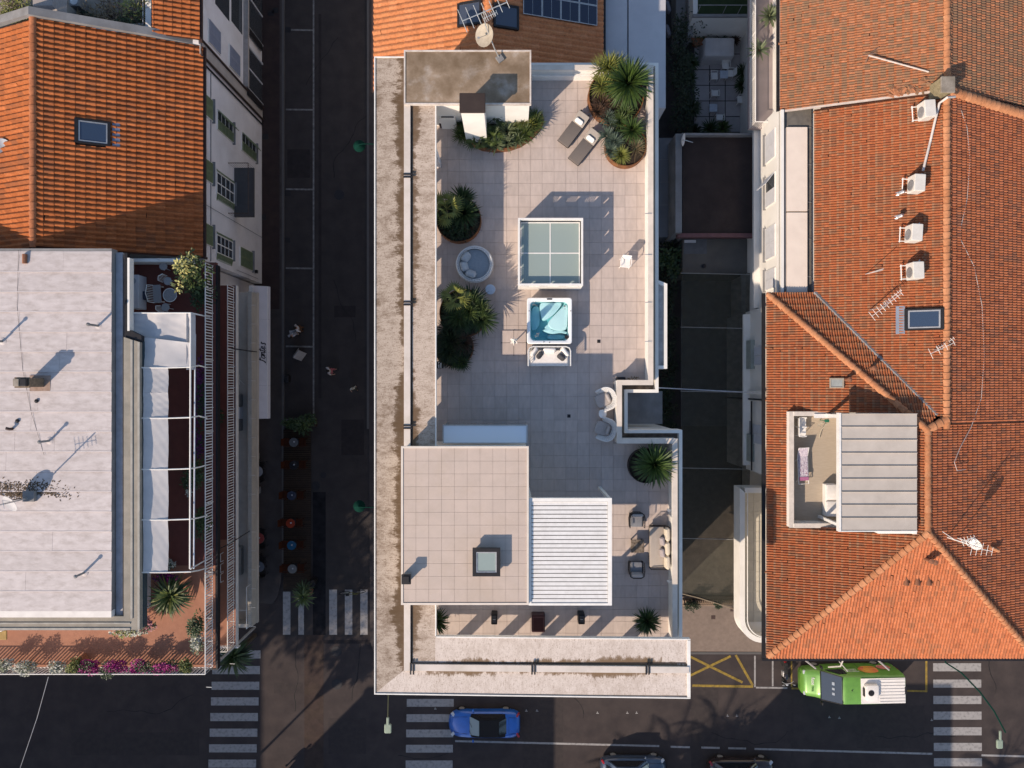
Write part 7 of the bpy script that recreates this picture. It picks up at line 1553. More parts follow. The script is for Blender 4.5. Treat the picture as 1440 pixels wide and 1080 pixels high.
# brown flat roof, pink ridge, concrete yard, grey side roof
z = 4.5
br = thing('brown_shed', 'low outbuilding with a dark brown felt roof and a pink edge between the buildings', 'outbuilding', (12.6,12,0))
q = MB(); q.box(X(961,z),Y(330,z),0,X(1068,z),Y(190,z),z-.15); wpart('wall', q, GREYC, br)
q = MB(); q.box(X(960,z),Y(328,z),z-.149,X(1068,z),Y(190,z),z); wpart('roof', q, BROWNR, br)
q = MB(); q.box(X(952,z),Y(334,z),z-.3,X(1068,z),Y(328.5,z),z+.12); wpart('edge_trim', q, PINKR, br)
q = MB(); q.box(X(950,z+.5),Y(327,z+.5),0,X(959,z+.5),Y(188,z+.5),z+.5); q.box(X(959,z+.4)+.002,Y(190,z+.4),0,X(1068,z+.4),Y(187,z+.4),z+.4); wpart('parapet', q, GREYC, br)
z = 3.4
q = MB(); q.box(X(960,z),Y(384,z),0,X(1066,z),Y(336,z),z); ter = thing('concrete_terrace', 'patched concrete terrace roof between the brown shed and the dark netting', 'outbuilding', (12.6,8,0)); wpart('roof', q, mat('patched_concrete', (.135,.125,.11), (.10,.095,.09), .9, .9, dirt=.3), ter)
q = MB(); q.box(X(962,z+.01),Y(357,z),z+.003,X(994,z+.01),Y(336,z),z+.012); wpart('patch', q, mat('grey_patch', (.13,.135,.145)), ter)
p = P(990,374,z+.1); q = MB(); q.lathe([(.13,0),(.13,.12),(.02,.14)],12); single('roof_outlet', 'dark round outlet on the patched concrete terrace', 'outlet', q, GUNM, (p.x,p.y,z))
p = P(971,339,z+.3); q = MB(); q.cbox((0,0,.2),(.7,.16,.12)); single('white_ledge_box', 'small whitish box under the pink edge of the brown shed', 'box', q, SHUTW, (p.x,p.y,z))
z = 3.0
q = MB(); q.box(X(927,z),Y(333,z),0,X(948,z),Y(194,z),z); gs = thing('grey_shed', 'narrow grey sheet-roofed lean-to along the white building', 'outbuilding', (9.7,12,0)); wpart('roof', q, mat('grey_sheet', (.15,.155,.17), (.125,.13,.142), 1, .6), gs)
for v in (224,256,288): q = MB(); q.box(X(927,z),Y(v+.6,z),z+.001,X(948,z),Y(v,z),z+.02); wpart('seam', q, GREYC, gs)
p = P(965,194,5.4); t = thing('wall_dish', 'slim white satellite dish on the corner of the brown shed', 'satellite dish', (p.x,p.y,4.5)); q = MB(); dish(q,(-.2,.0,.6),.36,(.85,-.2,.35)); part('dish', q, PLAST, t, smooth=True); q = MB(); q.tube([(0,0,0),(-.1,0,.6),(.45,-.2,.7)],.025,5); part('arm', q, ALU, t)
# patio with furniture
q = MB(); q.box(X(972,0),Y(188,0),.0,X(1056,0),Y(46,0),.05); pt_ = structure('patio', q, mat('patio_joint', (.06,.055,.055)))
bm = MB(); bm.cbox((0,0,.0),(.985,.985,.04)); pme = mesh_of('paving_slab', bm, mat('patio_slab', (.42,.385,.38), (.37,.34,.335), 2, .85, island=.1, dirt=.2))
for i in range(4):
    for j in range(6): piece('paving_slab', pme, pt_, (X(975,0)+.55+1.045*i, Y(187,0)+.55+1.045*j, .058))
z = 3.3
gh = thing('turf_roof_annexe', 'white annexe with an artificial turf roof terrace behind the patio', 'outbuilding', (14,25,0))
q = MB(); q.box(X(975,z),Y(24,z),0,X(1075,z),30,z-.05); wpart('wall', q, WHITE, gh)
q = MB(); q.box(X(977,z)+.2,Y(20,z),z-.049,X(1075,z),30,z+.0); wpart('turf', q, TURF, gh)
q = MB(); q.box(X(975,z)-.05,Y(24,z)-.03,z-.049,X(1075,z),Y(21,z),z+.12); q.tube([(X(977,z),Y(18,z),z+.9),(X(1075,z),Y(18,z),z+.9)],.03,5)
for u in (980,1016,1037,1060): q.tube([(X(u,z),Y(20,z),z),(X(u,z),Y(18,z),z+.9)],.025,5)
wpart('railing', q, GREYC, gh)
p = P(1012,66,1.25); t = thing('covered_table', 'patio table or grill under a creased white cover', 'covered table', (p.x,p.y,.08)); q = MB()
rs = [[(x*k*(1+.03*math.sin(9*i)),y*k*(1+.03*math.cos(7*i)),z_) for i,(x,y) in enumerate(rrect(1.0,.62,.12))] for k, z_ in ((1.06,.02),(1.0,.6),(.97,1.15),(.92,1.22),(.5,1.24))]
q.rings(rs); part('cover', q, CANV, t, smooth=True, ang=60)
for u, v, rz, lab in ((1004,107,R(90),'white patio chair left of the upper small blue table'),(1020,92,0,'white patio chair between the covered table and the upper blue table'),(1027,103,R(-90),'white patio chair right of the upper small blue table'),(1005,132,R(180),'white patio chair above the lower small blue table'),(1042,140,R(-90),'white patio chair half hidden by the pink balcony'),(1012,166,R(180),'white patio chair below the lower small blue table')):
    p = P(u,v,.5); garden_chair('patio_chair', lab, (p.x,p.y,.08), rz, None, 'white chairs on the courtyard patio')
for u, v, lab in ((1018,105,'small square pale blue table among the white chairs below the covered table'),(1003,152,'lower small square pale blue table in the middle of the patio')):
    p = P(u,v,.6); t = thing('patio_table', lab, 'table', (p.x,p.y,.08)); q = MB(); q.cbox((0,0,.55),(.52,.52,.03), bev=.01); part('top', q, mat('sky_white', (.50,.55,.62)), t)
    for sx in (-.2,.2):
        for sy in (-.2,.2): q = MB(); q.tube([(sx,sy,0),(sx,sy,.54)],.018,5); part('leg', q, TRIM, t)
p = P(983,53,.9); t = thing('big_clay_pot', 'big terracotta pot at the back corner of the patio', 'pot', (p.x,p.y,.08)); q = MB(); q.rings([[(r*math.cos(2*PI*j/18),r*math.sin(2*PI*j/18),z_) for j in range(18)] for r, z_ in ((.28,0),(.46,.6),(.50,.72),(.44,.72),(.42,.6))],caps=False); q.lathe([(.43,.6),(.02,.64)],18); part('pot', q, POT, t)
for u, v, lab, ms, L_, n_ in ((989,44,'spiky palm in the big terracotta pot',LF_MID,.9,60),(1015,52,'dark plant at the foot of the white patio wall',LF_DARK,.6,70),(1034,54,'brown plant beside the covered table',LF_BRN,.5,50),(974,86,'sprawling plant at the left of the covered table',LF_DARK,.7,60),(972,108,'plant by the left edge of the patio below the covered table',LF_DARK,.6,60),(975,150,'lower left patio plant',LF_DARK,.8,70),(1000,180,'palm against the parapet of the brown shed',LF_DARK,.85,70),(1018,178,'green plant against the parapet of the brown shed',LF_MID,.7,60),(1048,100,'dark shrub below the pink balcony',LF_DARK,.8,80),(1046,118,'second dark shrub below the pink balcony, nearer the brown shed',LF_DARK,.7,80),(978,182,'dark plant in the corner by the satellite dish',LF_HEDGE,.6,60)):
    p = P(u,v,.9); plant('patio_plant', lab, 'plant', (p.x,p.y,.08), [(ms, lambda q: blades(q,(0,0,.55),n_,L_,.09,-5,80,.6)),(BARK, trunk(.5,.05,.04), 'stem')])
plant('cypress_hedge', 'tall dark conifer hedge along the left side of the patio', 'hedge', (X(955,2),Y(110,2),0), [(LF_HEDGE, lambda q: [clump(q,(.2+.1*math.sin(i*2.1),-2.8+.9*i,2.0),(.75,.8,1.2),260,.16,.08) for i in range(8)]),(BARK, lambda q: [q.tube([(.2,-2.8+.9*i,0),(.2,-2.8+.9*i,1.6)],.05,5) for i in range(8)],'stem')]).rotation_euler = (0,0,0)
q = MB(); q.box(X(951,1.5),Y(60,1.5),0,X(967,1.5),32,1.5); q.box(X(967,2.2)+.02,Y(50,2.2),0,X(974,2.2),32,2.2); gw_ = thing('garden_wall', 'grey garden wall running north beside the dark conifer hedge', 'wall', (10,24,0)); wpart('masonry', q, GREYC, gw_)
for v in (8,42): p = P(940,v,1.0); q = MB(); q.cbox((0,0,.4),(.25,.8,.5), rz=.3, bev=.1); single('laundry', 'pale washing hanging beside the white annexe, '+('at the top edge' if v<20 else 'nearer the hedge'), 'laundry', q, mat('laundry_grey', (.25,.24,.27)), (p.x,p.y,.4))
# pink balcony on the north part of the clay roof building
z = 6.0
pbx0, pbx1 = X(1053,z), 15.25
pb = wpart('balcony', (lambda q: (q.box(pbx0,Y(181,z),z-.25,pbx1,34,z), q)[1])(MB()), mat('pinkish_floor', (.30,.25,.245), (.26,.22,.215), 2, .8), hc)
railing(pb, (pbx0+.05,Y(180,z)), (pbx0+.05,24), z, 1.0, .115); 
q = MB(); q.tube([(pbx0+.05,Y(180,z),z+1.0),(14.6,Y(180,z),z+1.0)],.025,5); [q.tube([(pbx0+.05+.12*i,Y(180,z),z),(pbx0+.05+.12*i,Y(180,z),z+1.0)],.012,4) for i in range(7)]; wpart('railing', q, TRIM, pb, kind='stuff')
for u, v, lab in ((1069,66,'leafy plant in a clay pot on the pink balcony'),(1084,18,'larger leafy plant at the far end of the pink balcony')):
    p = P(u,v,z+.6); plant('potted_plant', lab, 'plant', (p.x,p.y,z), [(POT, lambda q: q.rings([[(r*math.cos(2*PI*j/14),r*math.sin(2*PI*j/14),z_) for j in range(14)] for r, z_ in ((.15,0),(.21,.34),(.18,.34),(.02,.3))],caps=False), 'pot'),(LF_AGA, lambda q: blades(q,(.1,.1,.5),26 if u<1075 else 60,.75,.13,0,75,.6)),(BARK, trunk(.5,.03,.02), 'stem')])
# planters and lattice at the yard gate
for u, v, lab in ((968,852,'low potted shrub at the left of the lattice strip'),(977,850,'dark conical shrub in the middle of the lattice strip'),(1009,851,'dark shrub in a square pot by the netting edge')):
    p = P(u,v,.7); plant('potted_shrub', lab, 'plant', (p.x,p.y,.12), [(GUNM, lambda q: q.cbox((0,0,.2),(.34,.34,.4)), 'pot'),(LF_HEDGE, lambda q: clump(q,(0,0,.7),(.25,.25,.35),110,.14,.06))])
q = MB()
for i in range(26): q.box(X(957,.1)+.1+.14*i,Y(849,.1),.12,X(957,.1)+.14+.14*i,Y(842,.1),.5)
q.box(X(957,.1),Y(849.5,.1),.5,X(1010,.1),Y(848,.1),.55); t = thing('lattice_fence', 'low tan lattice fence behind the potted shrubs at the yard mouth', 'fence', (11,-14.2,.1)); wpart('lattice', q, mat('lattice_tan', (.30,.22,.16)), t, kind='stuff')
# ================================================================== cars, people and things in the street
def paint(name, c, r=.3): 
    m, nt, b = new_mat(name); f = _ramp(nt, [(.35, tuple(x*.8+.006 for x in c)), (.7, tuple(x*1.06+.004 for x in c))]); nt.links.new(_noise(nt, _pos(nt), 1.7, 8, .7), f.inputs[0]); nt.links.new(f.outputs[0], b.inputs['Base Color']); b.inputs['Roughness'].default_value = r; b.inputs['Coat Weight'].default_value = .6; b.inputs['Coat Roughness'].default_value = .05; b.inputs['Metallic'].default_value = .15; return m
CGLASS = glass_mat('car_glass', (.012,.015,.02), .04); WGLASS = glass_mat('windscreen_sky_glass', (.24,.30,.32), .06)  # windscreen base colour lightened to imitate reflected sky
REDL = glass_mat('tail_lamp_red', (.30,.01,.015), .15); CLRL = glass_mat('head_lamp_clear', (.45,.47,.5), .1)
def wheel(par, x, y, r=.32, w=.21):
    q = MB(); n = 20; s = 1 if y > 0 else -1
    q.rings([[(x+rr*math.cos(2*PI*j/n), yy, r+rr*math.sin(2*PI*j/n)) for j in range(n)] for rr, yy in ((r*.62,y-s*w/2),(r*.95,y-s*w/2),(r,y-s*w*.35),(r,y+s*w*.35),(r*.95,y+s*w/2),(r*.62,y+s*w/2))]); o = part('wheel', q, RUBBER, par, smooth=True)
    q = MB(); q.rings([[(x+rr*math.cos(2*PI*j/n), yy, r+rr*math.sin(2*PI*j/n)) for j in range(n)] for rr, yy in ((r*.6,y+s*w*.51),(r*.5,y+s*w*.48),(.03,y+s*w*.54))]); 
    part('rim', q, ALU, o)
def car(label, loc, rz, L, Wd, Hh, pm, roofm, cab, hood_z=.78, belt=.92, boot_z=.95, sedan=True):
    """x runs forward. cab = (windscreen foot, roof front, roof rear, rear window foot) along x"""
    t = thing('parked_car', label, 'car', loc, rz)
    q = MB(); rs = []; w = Wd/2
    for f, ws, zt in ((-.5,.42,.58),(-.494,.62,boot_z-.22),(-.47,.80,boot_z-.10),(-.43,.91,boot_z-.03),(-.39,.96,boot_z-.01),(-.34,.985,boot_z),(-.2,1,belt),(0,.985,belt),(.15,.985,belt),(.26,.99,hood_z+.10),(.34,.975,hood_z+.05),(.40,.91,hood_z-.01),(.44,.81,hood_z-.08),(.47,.66,hood_z-.16),(.49,.47,hood_z-.26),(.5,.26,.42)):
        x = f*L; a = w*ws
        half = [(0,zt+.03),(a*.55,zt+.02),(a*.86,zt-.03),(a*.97,zt-.13),(a,zt*.62),(a*.97,.36),(a*.9,.24)]
        rs.append([(x,-y,z) for y,z in half[::-1]] + [(x,y,z) for y,z in half[1:]])
    q.rings(rs); part('body', q, pm, t, smooth=True, ang=50)
    x0,x1,x2,x3 = [c*L for c in cab]; wb, wr, zb = w*.83, w*.64, belt-.02
    def cabin(k, dz, q):
        rs = []
        for s in (0,.5,1):
            xa = x0+(x1-x0)*s; xb = x3+(x2-x3)*s; ww = wb+(wr-wb)*(s**1.3); z = zb+(Hh-zb)*s+ (dz if s==1 else 0)
            rs.append([(xa+k,-ww*.62,z),(xa-.10+k,-ww,z),(xb+.08-k,-ww,z),(xb-k,-ww*.7,z),(xb-k,ww*.7,z),(xb+.08-k,ww,z),(xa-.10+k,ww,z),(xa+k,ww*.62,z)])
        q.rings(rs)
    q = MB(); cabin(0,0,q); part('cabin', q, roofm, t, smooth=True, ang=50)
    q = MB(); rs = [[(x1-.06,-wr*.9,Hh+.004),(x1-.06,wr*.9,Hh+.004)],[( (x1+x2)/2,-wr*.96,Hh+.035),((x1+x2)/2,wr*.96,Hh+.035)],[(x2+.06,-wr*.9,Hh+.004),(x2+.06,wr*.9,Hh+.004)]]
    q.add([p for r in rs for p in r],[(0,1,3,2),(2,3,5,4)]); part('roof', q, roofm, t, smooth=True)
    def pane(name, a, b_, c, d): q = MB(); q.face(a,b_,c,d); return part(name, q, WGLASS if name=='windscreen' else CGLASS, t)
    e = .018
    pane('windscreen', (x0-.02+e,-wb*.80,zb+.03+e),(x0-.02+e,wb*.80,zb+.03+e),(x1+.03+e,wr*.84,Hh-.03+e),(x1+.03+e,-wr*.84,Hh-.03+e))
    pane('rear_window', (x3+.04-e,wb*.68,zb+.05+e),(x3+.04-e,-wb*.68,zb+.05+e),(x2-.03-e,-wr*.72,Hh-.04+e),(x2-.03-e,wr*.72,Hh-.04+e))
    for s in (-1,1):
        pane('side_window', (x0-.28,s*(wb+e),zb+.04),(x3+.24,s*(wb+e),zb+.04),(x2+.12,s*(wr+.03+e),Hh-.07),(x1-.16,s*(wr+.03+e),Hh-.07))
        q = MB(); q.cbox((x0-.22,s*(w+.09),belt+.04),(.12,.20,.13), bev=.04); part('mirror', q, pm, t, smooth=True)
        q = MB(); q.cbox((L*.435,s*w*.70,hood_z-.10),(.20,.30,.10), rz=-s*R(40), bev=.03); part('headlight', q, CLRL, t)
        q = MB(); q.cbox((-L*.468,s*w*.72,boot_z-.12),(.14,.32,.12), rz=s*R(32), bev=.03); part('tail_light', q, REDL, t)
        for f in (-.30,.32): wheel(t, f*L, s*(w-.135))
        q = MB(); q.tube([(x0-.3,s*(w*.985),.78),(x3+.1,s*(w*.985),.80)],.012,4); part('door_seam', q, GUNM, t)
    q = MB()
    for sg in (-1,1):
        q.tube([(L*.47,sg*w*.42,hood_z-.13),(L*.40,sg*w*.55,hood_z+.015),(L*.30,sg*w*.60,hood_z+.085),(L*.23,sg*w*.62,belt+.012)], .010, 4)
        q.tube([(-L*.345,sg*w*.60,boot_z+.022),(-L*.44,sg*w*.56,boot_z+.002)], .010, 4)
    q.tube([(-L*.345,-w*.6,boot_z+.022),(-L*.345,w*.6,boot_z+.022)], .010, 4); part('panel_gap', q, GUNM, t)
    for yy in (-.30,.28): q = MB(); q.tube([(x0+.05,yy,zb+.06),(x0-.16,yy+.36,zb+.16)], .010, 4); part('wiper', q, GUNM, t)
    q = MB(); q.cbox((-L*.495,0,.45),(.03,.5,.11)); part('number_plate', q, PLAST, t)
    return t
BLUEP = paint('blue_car_paint', (.010,.11,.46)); SOFT = mat('soft_top', (.012,.012,.014), (.009,.009,.011), 20, .9)
p = P(681,1017,.6); car('bright blue convertible car with a black soft top beside the zebra crossing', (p.x,p.y,.006), PI, 4.72, 1.82, 1.36, BLUEP, SOFT, (.20,.055,-.20,-.315))
p = P(891,1083,.7); car('grey-blue car half out of the frame at the bottom edge of the road', (p.x,p.y,.006), 0, 4.35, 1.76, 1.46, paint('grey_blue_paint', (.05,.075,.12)), paint('grey_blue_paint_roof', (.05,.075,.12)), (.22,.06,-.30,-.43))
p = P(1043,1086,.7); car('dark brown car with glossy flanks at the bottom edge right of the grey-blue one', (p.x,p.y,.006), 0, 4.4, 1.78, 1.48, paint('dark_brown_paint', (.035,.022,.02), .2), paint('dark_brown_roof', (.035,.022,.02), .2), (.22,.06,-.30,-.43))
# delivery van
VG = paint('green_van_paint', (.13,.31,.045), .4); VW = mat('van_roof_white', (.72,.69,.66), (.68,.65,.62), 3, .45)
vx, vy = 22.05, -19.52
van = thing('delivery_van', 'bright green delivery van with a white ribbed roof and a roof cooling unit', 'van', (vx,vy,.006), PI+R(1.2))
L, w = 6.05, .99
q = MB(); rs = []
for x, ws, zt, zw in ((-L/2,.94,2.30,2.2),(-L/2+.06,.97,2.38,2.28),(-1.0,1,2.42,2.30),(.75,1,2.40,2.28),(1.0,.985,2.32,2.20),(1.98,.965,1.40,1.34),(2.25,.95,1.20,1.12),(2.75,.90,1.10,1.0),(2.95,.80,.92,.82),(L/2,.66,.62,.58)):
    a = w*ws; r_ = .90 if x < .9 else .93
    half = [(0,zt),(a*.6,zt),(a*r_*.96,zw+ (zt-zw)*.35),(a*.965,zw-.14 if x<1.1 else zw-.05),(a,1.05 if x<2.2 else zw*.75),(a,.6 if x<2.9 else .5),(a*.95,.28)]
    rs.append([(x,-y,z) for y,z in half[::-1]]+[(x,y,z) for y,z in half[1:]])
q.rings(rs); part('body', q, VG, van, smooth=True, ang=35)
q = MB(); q.box(-L/2+.10,-.80,2.405,-.12,.80,2.445); rp = part('roof_panel', q, VW, van)
for i in range(8):
    q = MB(); y = -.70+.2*i; q.box(-L/2+.14,y-.025,2.446,-1.3,y+.025,2.475); part('rib', q, VW, rp)
q = MB(); q.box(-L/2-.01,-.22,2.30,-L/2+.14,.22,2.455); part('rear_recess', q, GUNM, van)
cu = part('cooling_unit', (lambda q: (q.cbox((-.70,0,2.58),(.86,.98,.30), bev=.08), q)[1])(MB()), VW, van, smooth=True)
q = MB(); q.lathe([(.19,2.728),(.19,2.745),(.13,2.75),(.04,2.745),(.035,2.77),(.005,2.775)],20,(-.62,0,0)); part('fan', q, GUNM, cu)
q = MB(); q.cbox((-.25,0,2.56),(.08,.5,.18)); part('intake', q, GUNM, cu)
q = MB(); q.face((1.03,-.84,2.305),(1.03,.84,2.305),(1.97,.90,1.43),(1.97,-.90,1.43)); o = part('windscreen', q, glass_mat('van_glass', (.018,.026,.042), .08), van)
for i, (y, s_) in enumerate(((-.32,.2),(.02,.14),(.34,.16))): q = MB(); q.T = Matrix.Translation((1.42,y,1.955)) @ Matrix.Rotation(math.atan2(.875,.94),4,'Y'); q.cbox((0.0,0,.02),(.16,s_,.01)); part('paper', q, mat('paper', (.3,.34,.4)), o)
q = MB(); q.tube([(1.0,-.86,2.32),(1.0,.86,2.32)],.025,5); q.tube([(2.0,-.92,1.40),(2.0,.92,1.40)],.035,5); q.tube([(1.02,-.87,2.29),(1.98,-.94,1.40)],.03,5); q.tube([(1.02,.87,2.29),(1.98,.94,1.40)],.03,5); part('window_seal', q, GUNM, van)
q = MB(); q.lathe([(.03,2.42),(.03,2.47),(.005,2.49)],8,(.45,-.05,0)); part('aerial_base', q, GUNM, van)
for s in (-1,1):
    for x in (-1.95,2.0): wheel(van, x, s*(w-.13), .35, .24)
    q = MB(); q.cbox((1.95,s*1.16,1.42),(.10,.20,.32), bev=.03); q.tube([(1.85,s*.96,1.3),(1.95,s*1.08,1.3)],.03,5); part('mirror', q, GUNM, van)
    q = MB(); q.cbox((2.80,s*.68,.90),(.28,.26,.14), bev=.04); part('headlight', q, CLRL, van)
    q = MB(); q.face((1.75,s*1.0,1.36),(.55,s*1.005,1.36),(.55,s*.975,2.05),(1.05,s*.97,2.05)); part('side_window', q, CGLASS, van)
    q = MB(); q.cbox((-L/2+.02,s*.85,1.2),(.06,.16,.6)); part('tail_light', q, REDL, van)
    q = MB(); q.tube([(.8,s*1.0,2.1),(.8,s*1.01,.4)],.008,4); q.tube([(-.55,s*1.0,2.1),(-.55,s*1.01,.4)],.008,4); q.tube([(-2.6,s*1.005,1.2),(.75,s*1.01,1.2)],.008,4); part('door_seam', q, GUNM, van)
# fruit picture on the side that faces the pavement (local -y looks north after the half turn)
def sidepatch(pts, m, nm, off=.006):
    q = MB(); n = len(pts); q.face(*[(x, -1.0-off-.0+(.035*max(0,(z-1.05)/1.2)), z) for x, z in pts]); return part(nm, q, m, van)
sidepatch(spl([(-1.55,1.05),(-.85,1.0),(-.45,1.35),(-.6,1.85),(-1.1,2.0),(-1.6,1.75)]), mat('peach_print', (.62,.22,.07), (.60,.34,.08), 3, .5, c3=(.55,.10,.12)), 'fruit_print')
sidepatch(spl([(-2.5,.95),(-1.9,.9),(-1.75,1.25),(-2.2,1.5),(-2.6,1.3)]), mat('pink_print', (.58,.26,.22), (.45,.12,.12), 4, .5), 'fruit_print')
sidepatch(spl([(-1.2,1.05),(-.9,1.15),(-.75,1.55),(-1.0,1.75)]), mat('yellow_print', (.65,.38,.08), (.6,.25,.05), 4, .5), 'fruit_print', .010)
for i in range(3):
    q = MB(); pts = []
    for k in range(26): pts.append((.55-.036*k*(.9 if i else 1), -1.012+.035*max(0,(1.75-.16*i-1.05)/1.2), 1.75-.16*i+.04*math.sin(k*2.1+i)))
    q.tube(pts, .012, 4); part('script_line', q, PLAST, van)
# name on the bonnet, reading along the width
def text_mesh(body, size, m, name, par, M, extr=.002, shear=0):
    cu_ = bpy.data.curves.new(name, 'FONT'); cu_.body = body; cu_.size = size; cu_.extrude = extr; cu_.align_x = 'LEFT'; cu_.shear = shear; cu_.resolution_u = 2
    o = bpy.data.objects.new(name, cu_); COL.objects.link(o); dg_ = bpy.context.evaluated_depsgraph_get(); me = bpy.data.meshes.new_from_object(o.evaluated_get(dg_)); bpy.data.objects.remove(o); bpy.data.curves.remove(cu_)
    me.transform(M); me.materials.clear(); me.materials.append(m); return link(name, me, par)
Mt = Matrix.Translation((2.50,-.42,1.185)) @ Matrix.Rotation(R(14),4,'Y') @ Matrix.Rotation(R(90),4,'Z')
text_mesh('fuze', .30, PLAST, 'lettering', van, Mt)
Mt = Matrix.Translation((2.50,.18,1.185)) @ Matrix.Rotation(R(14),4,'Y') @ Matrix.Rotation(R(90),4,'Z')
text_mesh('tea', .26, mat('dark_green_print', (.02,.12,.02)), 'lettering', van, Mt)
# motorcycle
p = P(1103,946,.5); mo = thing('motorcycle', 'dark motorcycle parked nose out at the corner of the red tiled eave', 'motorcycle', (p.x,p.y,.006), R(-88))
for x in (-.68,.70):
    q = MB(); n = 20; q.rings([[(x+rr*math.cos(2*PI*j/n), yy, .31+rr*math.sin(2*PI*j/n)) for j in range(n)] for rr, yy in ((.22,-.05),(.29,-.06),(.31,0),(.29,.06),(.22,.05))]); o = part('wheel', q, RUBBER, mo); q = MB(); [q.tube([(x,0,.31),(x+.22*math.cos(a),0,.31+.22*math.sin(a))],.012,4) for a in [2*PI*i/8 for i in range(8)]]; part('spokes', q, ALU, o)
q = MB(); q.cbox((.12,0,.80),(.46,.30,.24), bev=.10); part('tank', q, paint('black_tank', (.02,.018,.02)), mo, smooth=True)
q = MB(); q.cbox((-.38,0,.82),(.62,.26,.12), bev=.05); q.cbox((-.72,0,.90),(.22,.2,.10), bev=.04); part('saddle', q, RUBBER, mo, smooth=True)
q = MB(); q.cbox((.05,0,.46),(.42,.30,.36), bev=.06); part('engine', q, ALU, mo)
q = MB(); q.tube([(.70,.09,.31),(.52,.10,.95)],.03,6); q.tube([(.70,-.09,.31),(.52,-.10,.95)],.03,6); q.tube([(.5,0,.85),(.1,0,.62),(-.4,0,.62),(-.68,0,.34)],.035,6); q.tube([(.1,.16,.4),(-.7,.20,.42)],.045,7); part('frame', q, GUNM, mo)
q = MB(); q.tube([(.36,-.38,1.04),(.50,-.18,1.02),(.52,0,1.0),(.50,.18,1.02),(.36,.38,1.04)],.018,6); part('handlebar', q, ALU, mo)
for s in (-1,1): q = MB(); q.tube([(.48,s*.2,1.02),(.52,s*.34,1.2)],.01,4); q.cbox((.52,s*.36,1.22),(.03,.12,.08)); part('mirror', q, ALU, mo)
q = MB(); q.cbox((.62,0,.88),(.14,.18,.18), bev=.06); part('headlight', q, CLRL, mo)
q = MB(); q.cbox((-.80,0,.72),(.1,.16,.2), bev=.03); part('tail_light', q, REDL, mo)
# cafe poles leaning past the van from the eave
for k, (a, c, lab) in enumerate(((P(1128,925,5.5),P(1147,940,3.2),'short pale flag pole above the van bonnet'),(P(1232,926,5.5),P(1250,942,3.2),'short pale flag pole above the van side picture'))):
    q = MB(); q.tube([a,c],.05,6); single('flag_pole', lab, 'pole', q, mat('pole_grey', (.42,.38,.36)))
p0_, p1_ = P(1165,938,3.0), P(1186,927,4.6); q = MB(); q.tube([p0_,(p0_*.5+p1_*.5)+Vector((.25,-.15,.1)),p1_],.045,6); q.tube([P(1180,930,3.4),P(1192,944,2.9)],.03,5); single('awning_arm', 'curved pale awning arm folded above the cab of the green van', 'awning arm', q, mat('arm_pale', (.5,.46,.42)))
# ---- people
def skin(name, pts, edges, rad, m, par, sub=1):
    me = bpy.data.meshes.new(name); me.from_pydata(pts, edges, []); o = bpy.data.objects.new(name, me); COL.objects.link(o)
    mod = o.modifiers.new('skin', 'SKIN'); sv = me.skin_vertices[0].data if me.skin_vertices else None
    if sv is None:
        import bmesh
        bm = bmesh.new(); bm.from_mesh(me); bm.verts.layers.skin.verify(); bm.to_mesh(me); bm.free(); sv = me.skin_vertices[0].data
    for i, r in enumerate(rad): sv[i].radius = r if isinstance(r, tuple) else (r, r)
    sv[0].use_root = True; o.modifiers.new('sub', 'SUBSURF').levels = sub; o.modifiers['sub'].render_levels = sub
    dg_ = bpy.context.evaluated_depsgraph_get(); nm = bpy.data.meshes.new_from_object(o.evaluated_get(dg_)); bpy.data.objects.remove(o)
    nm.materials.clear(); nm.materials.append(m); nm.polygons.foreach_set('use_smooth',[True]*len(nm.polygons)); nm.name = name
    return link(name, nm, par)
SKIN = mat('skin', (.36,.21,.15), (.33,.19,.135), 6, .6)
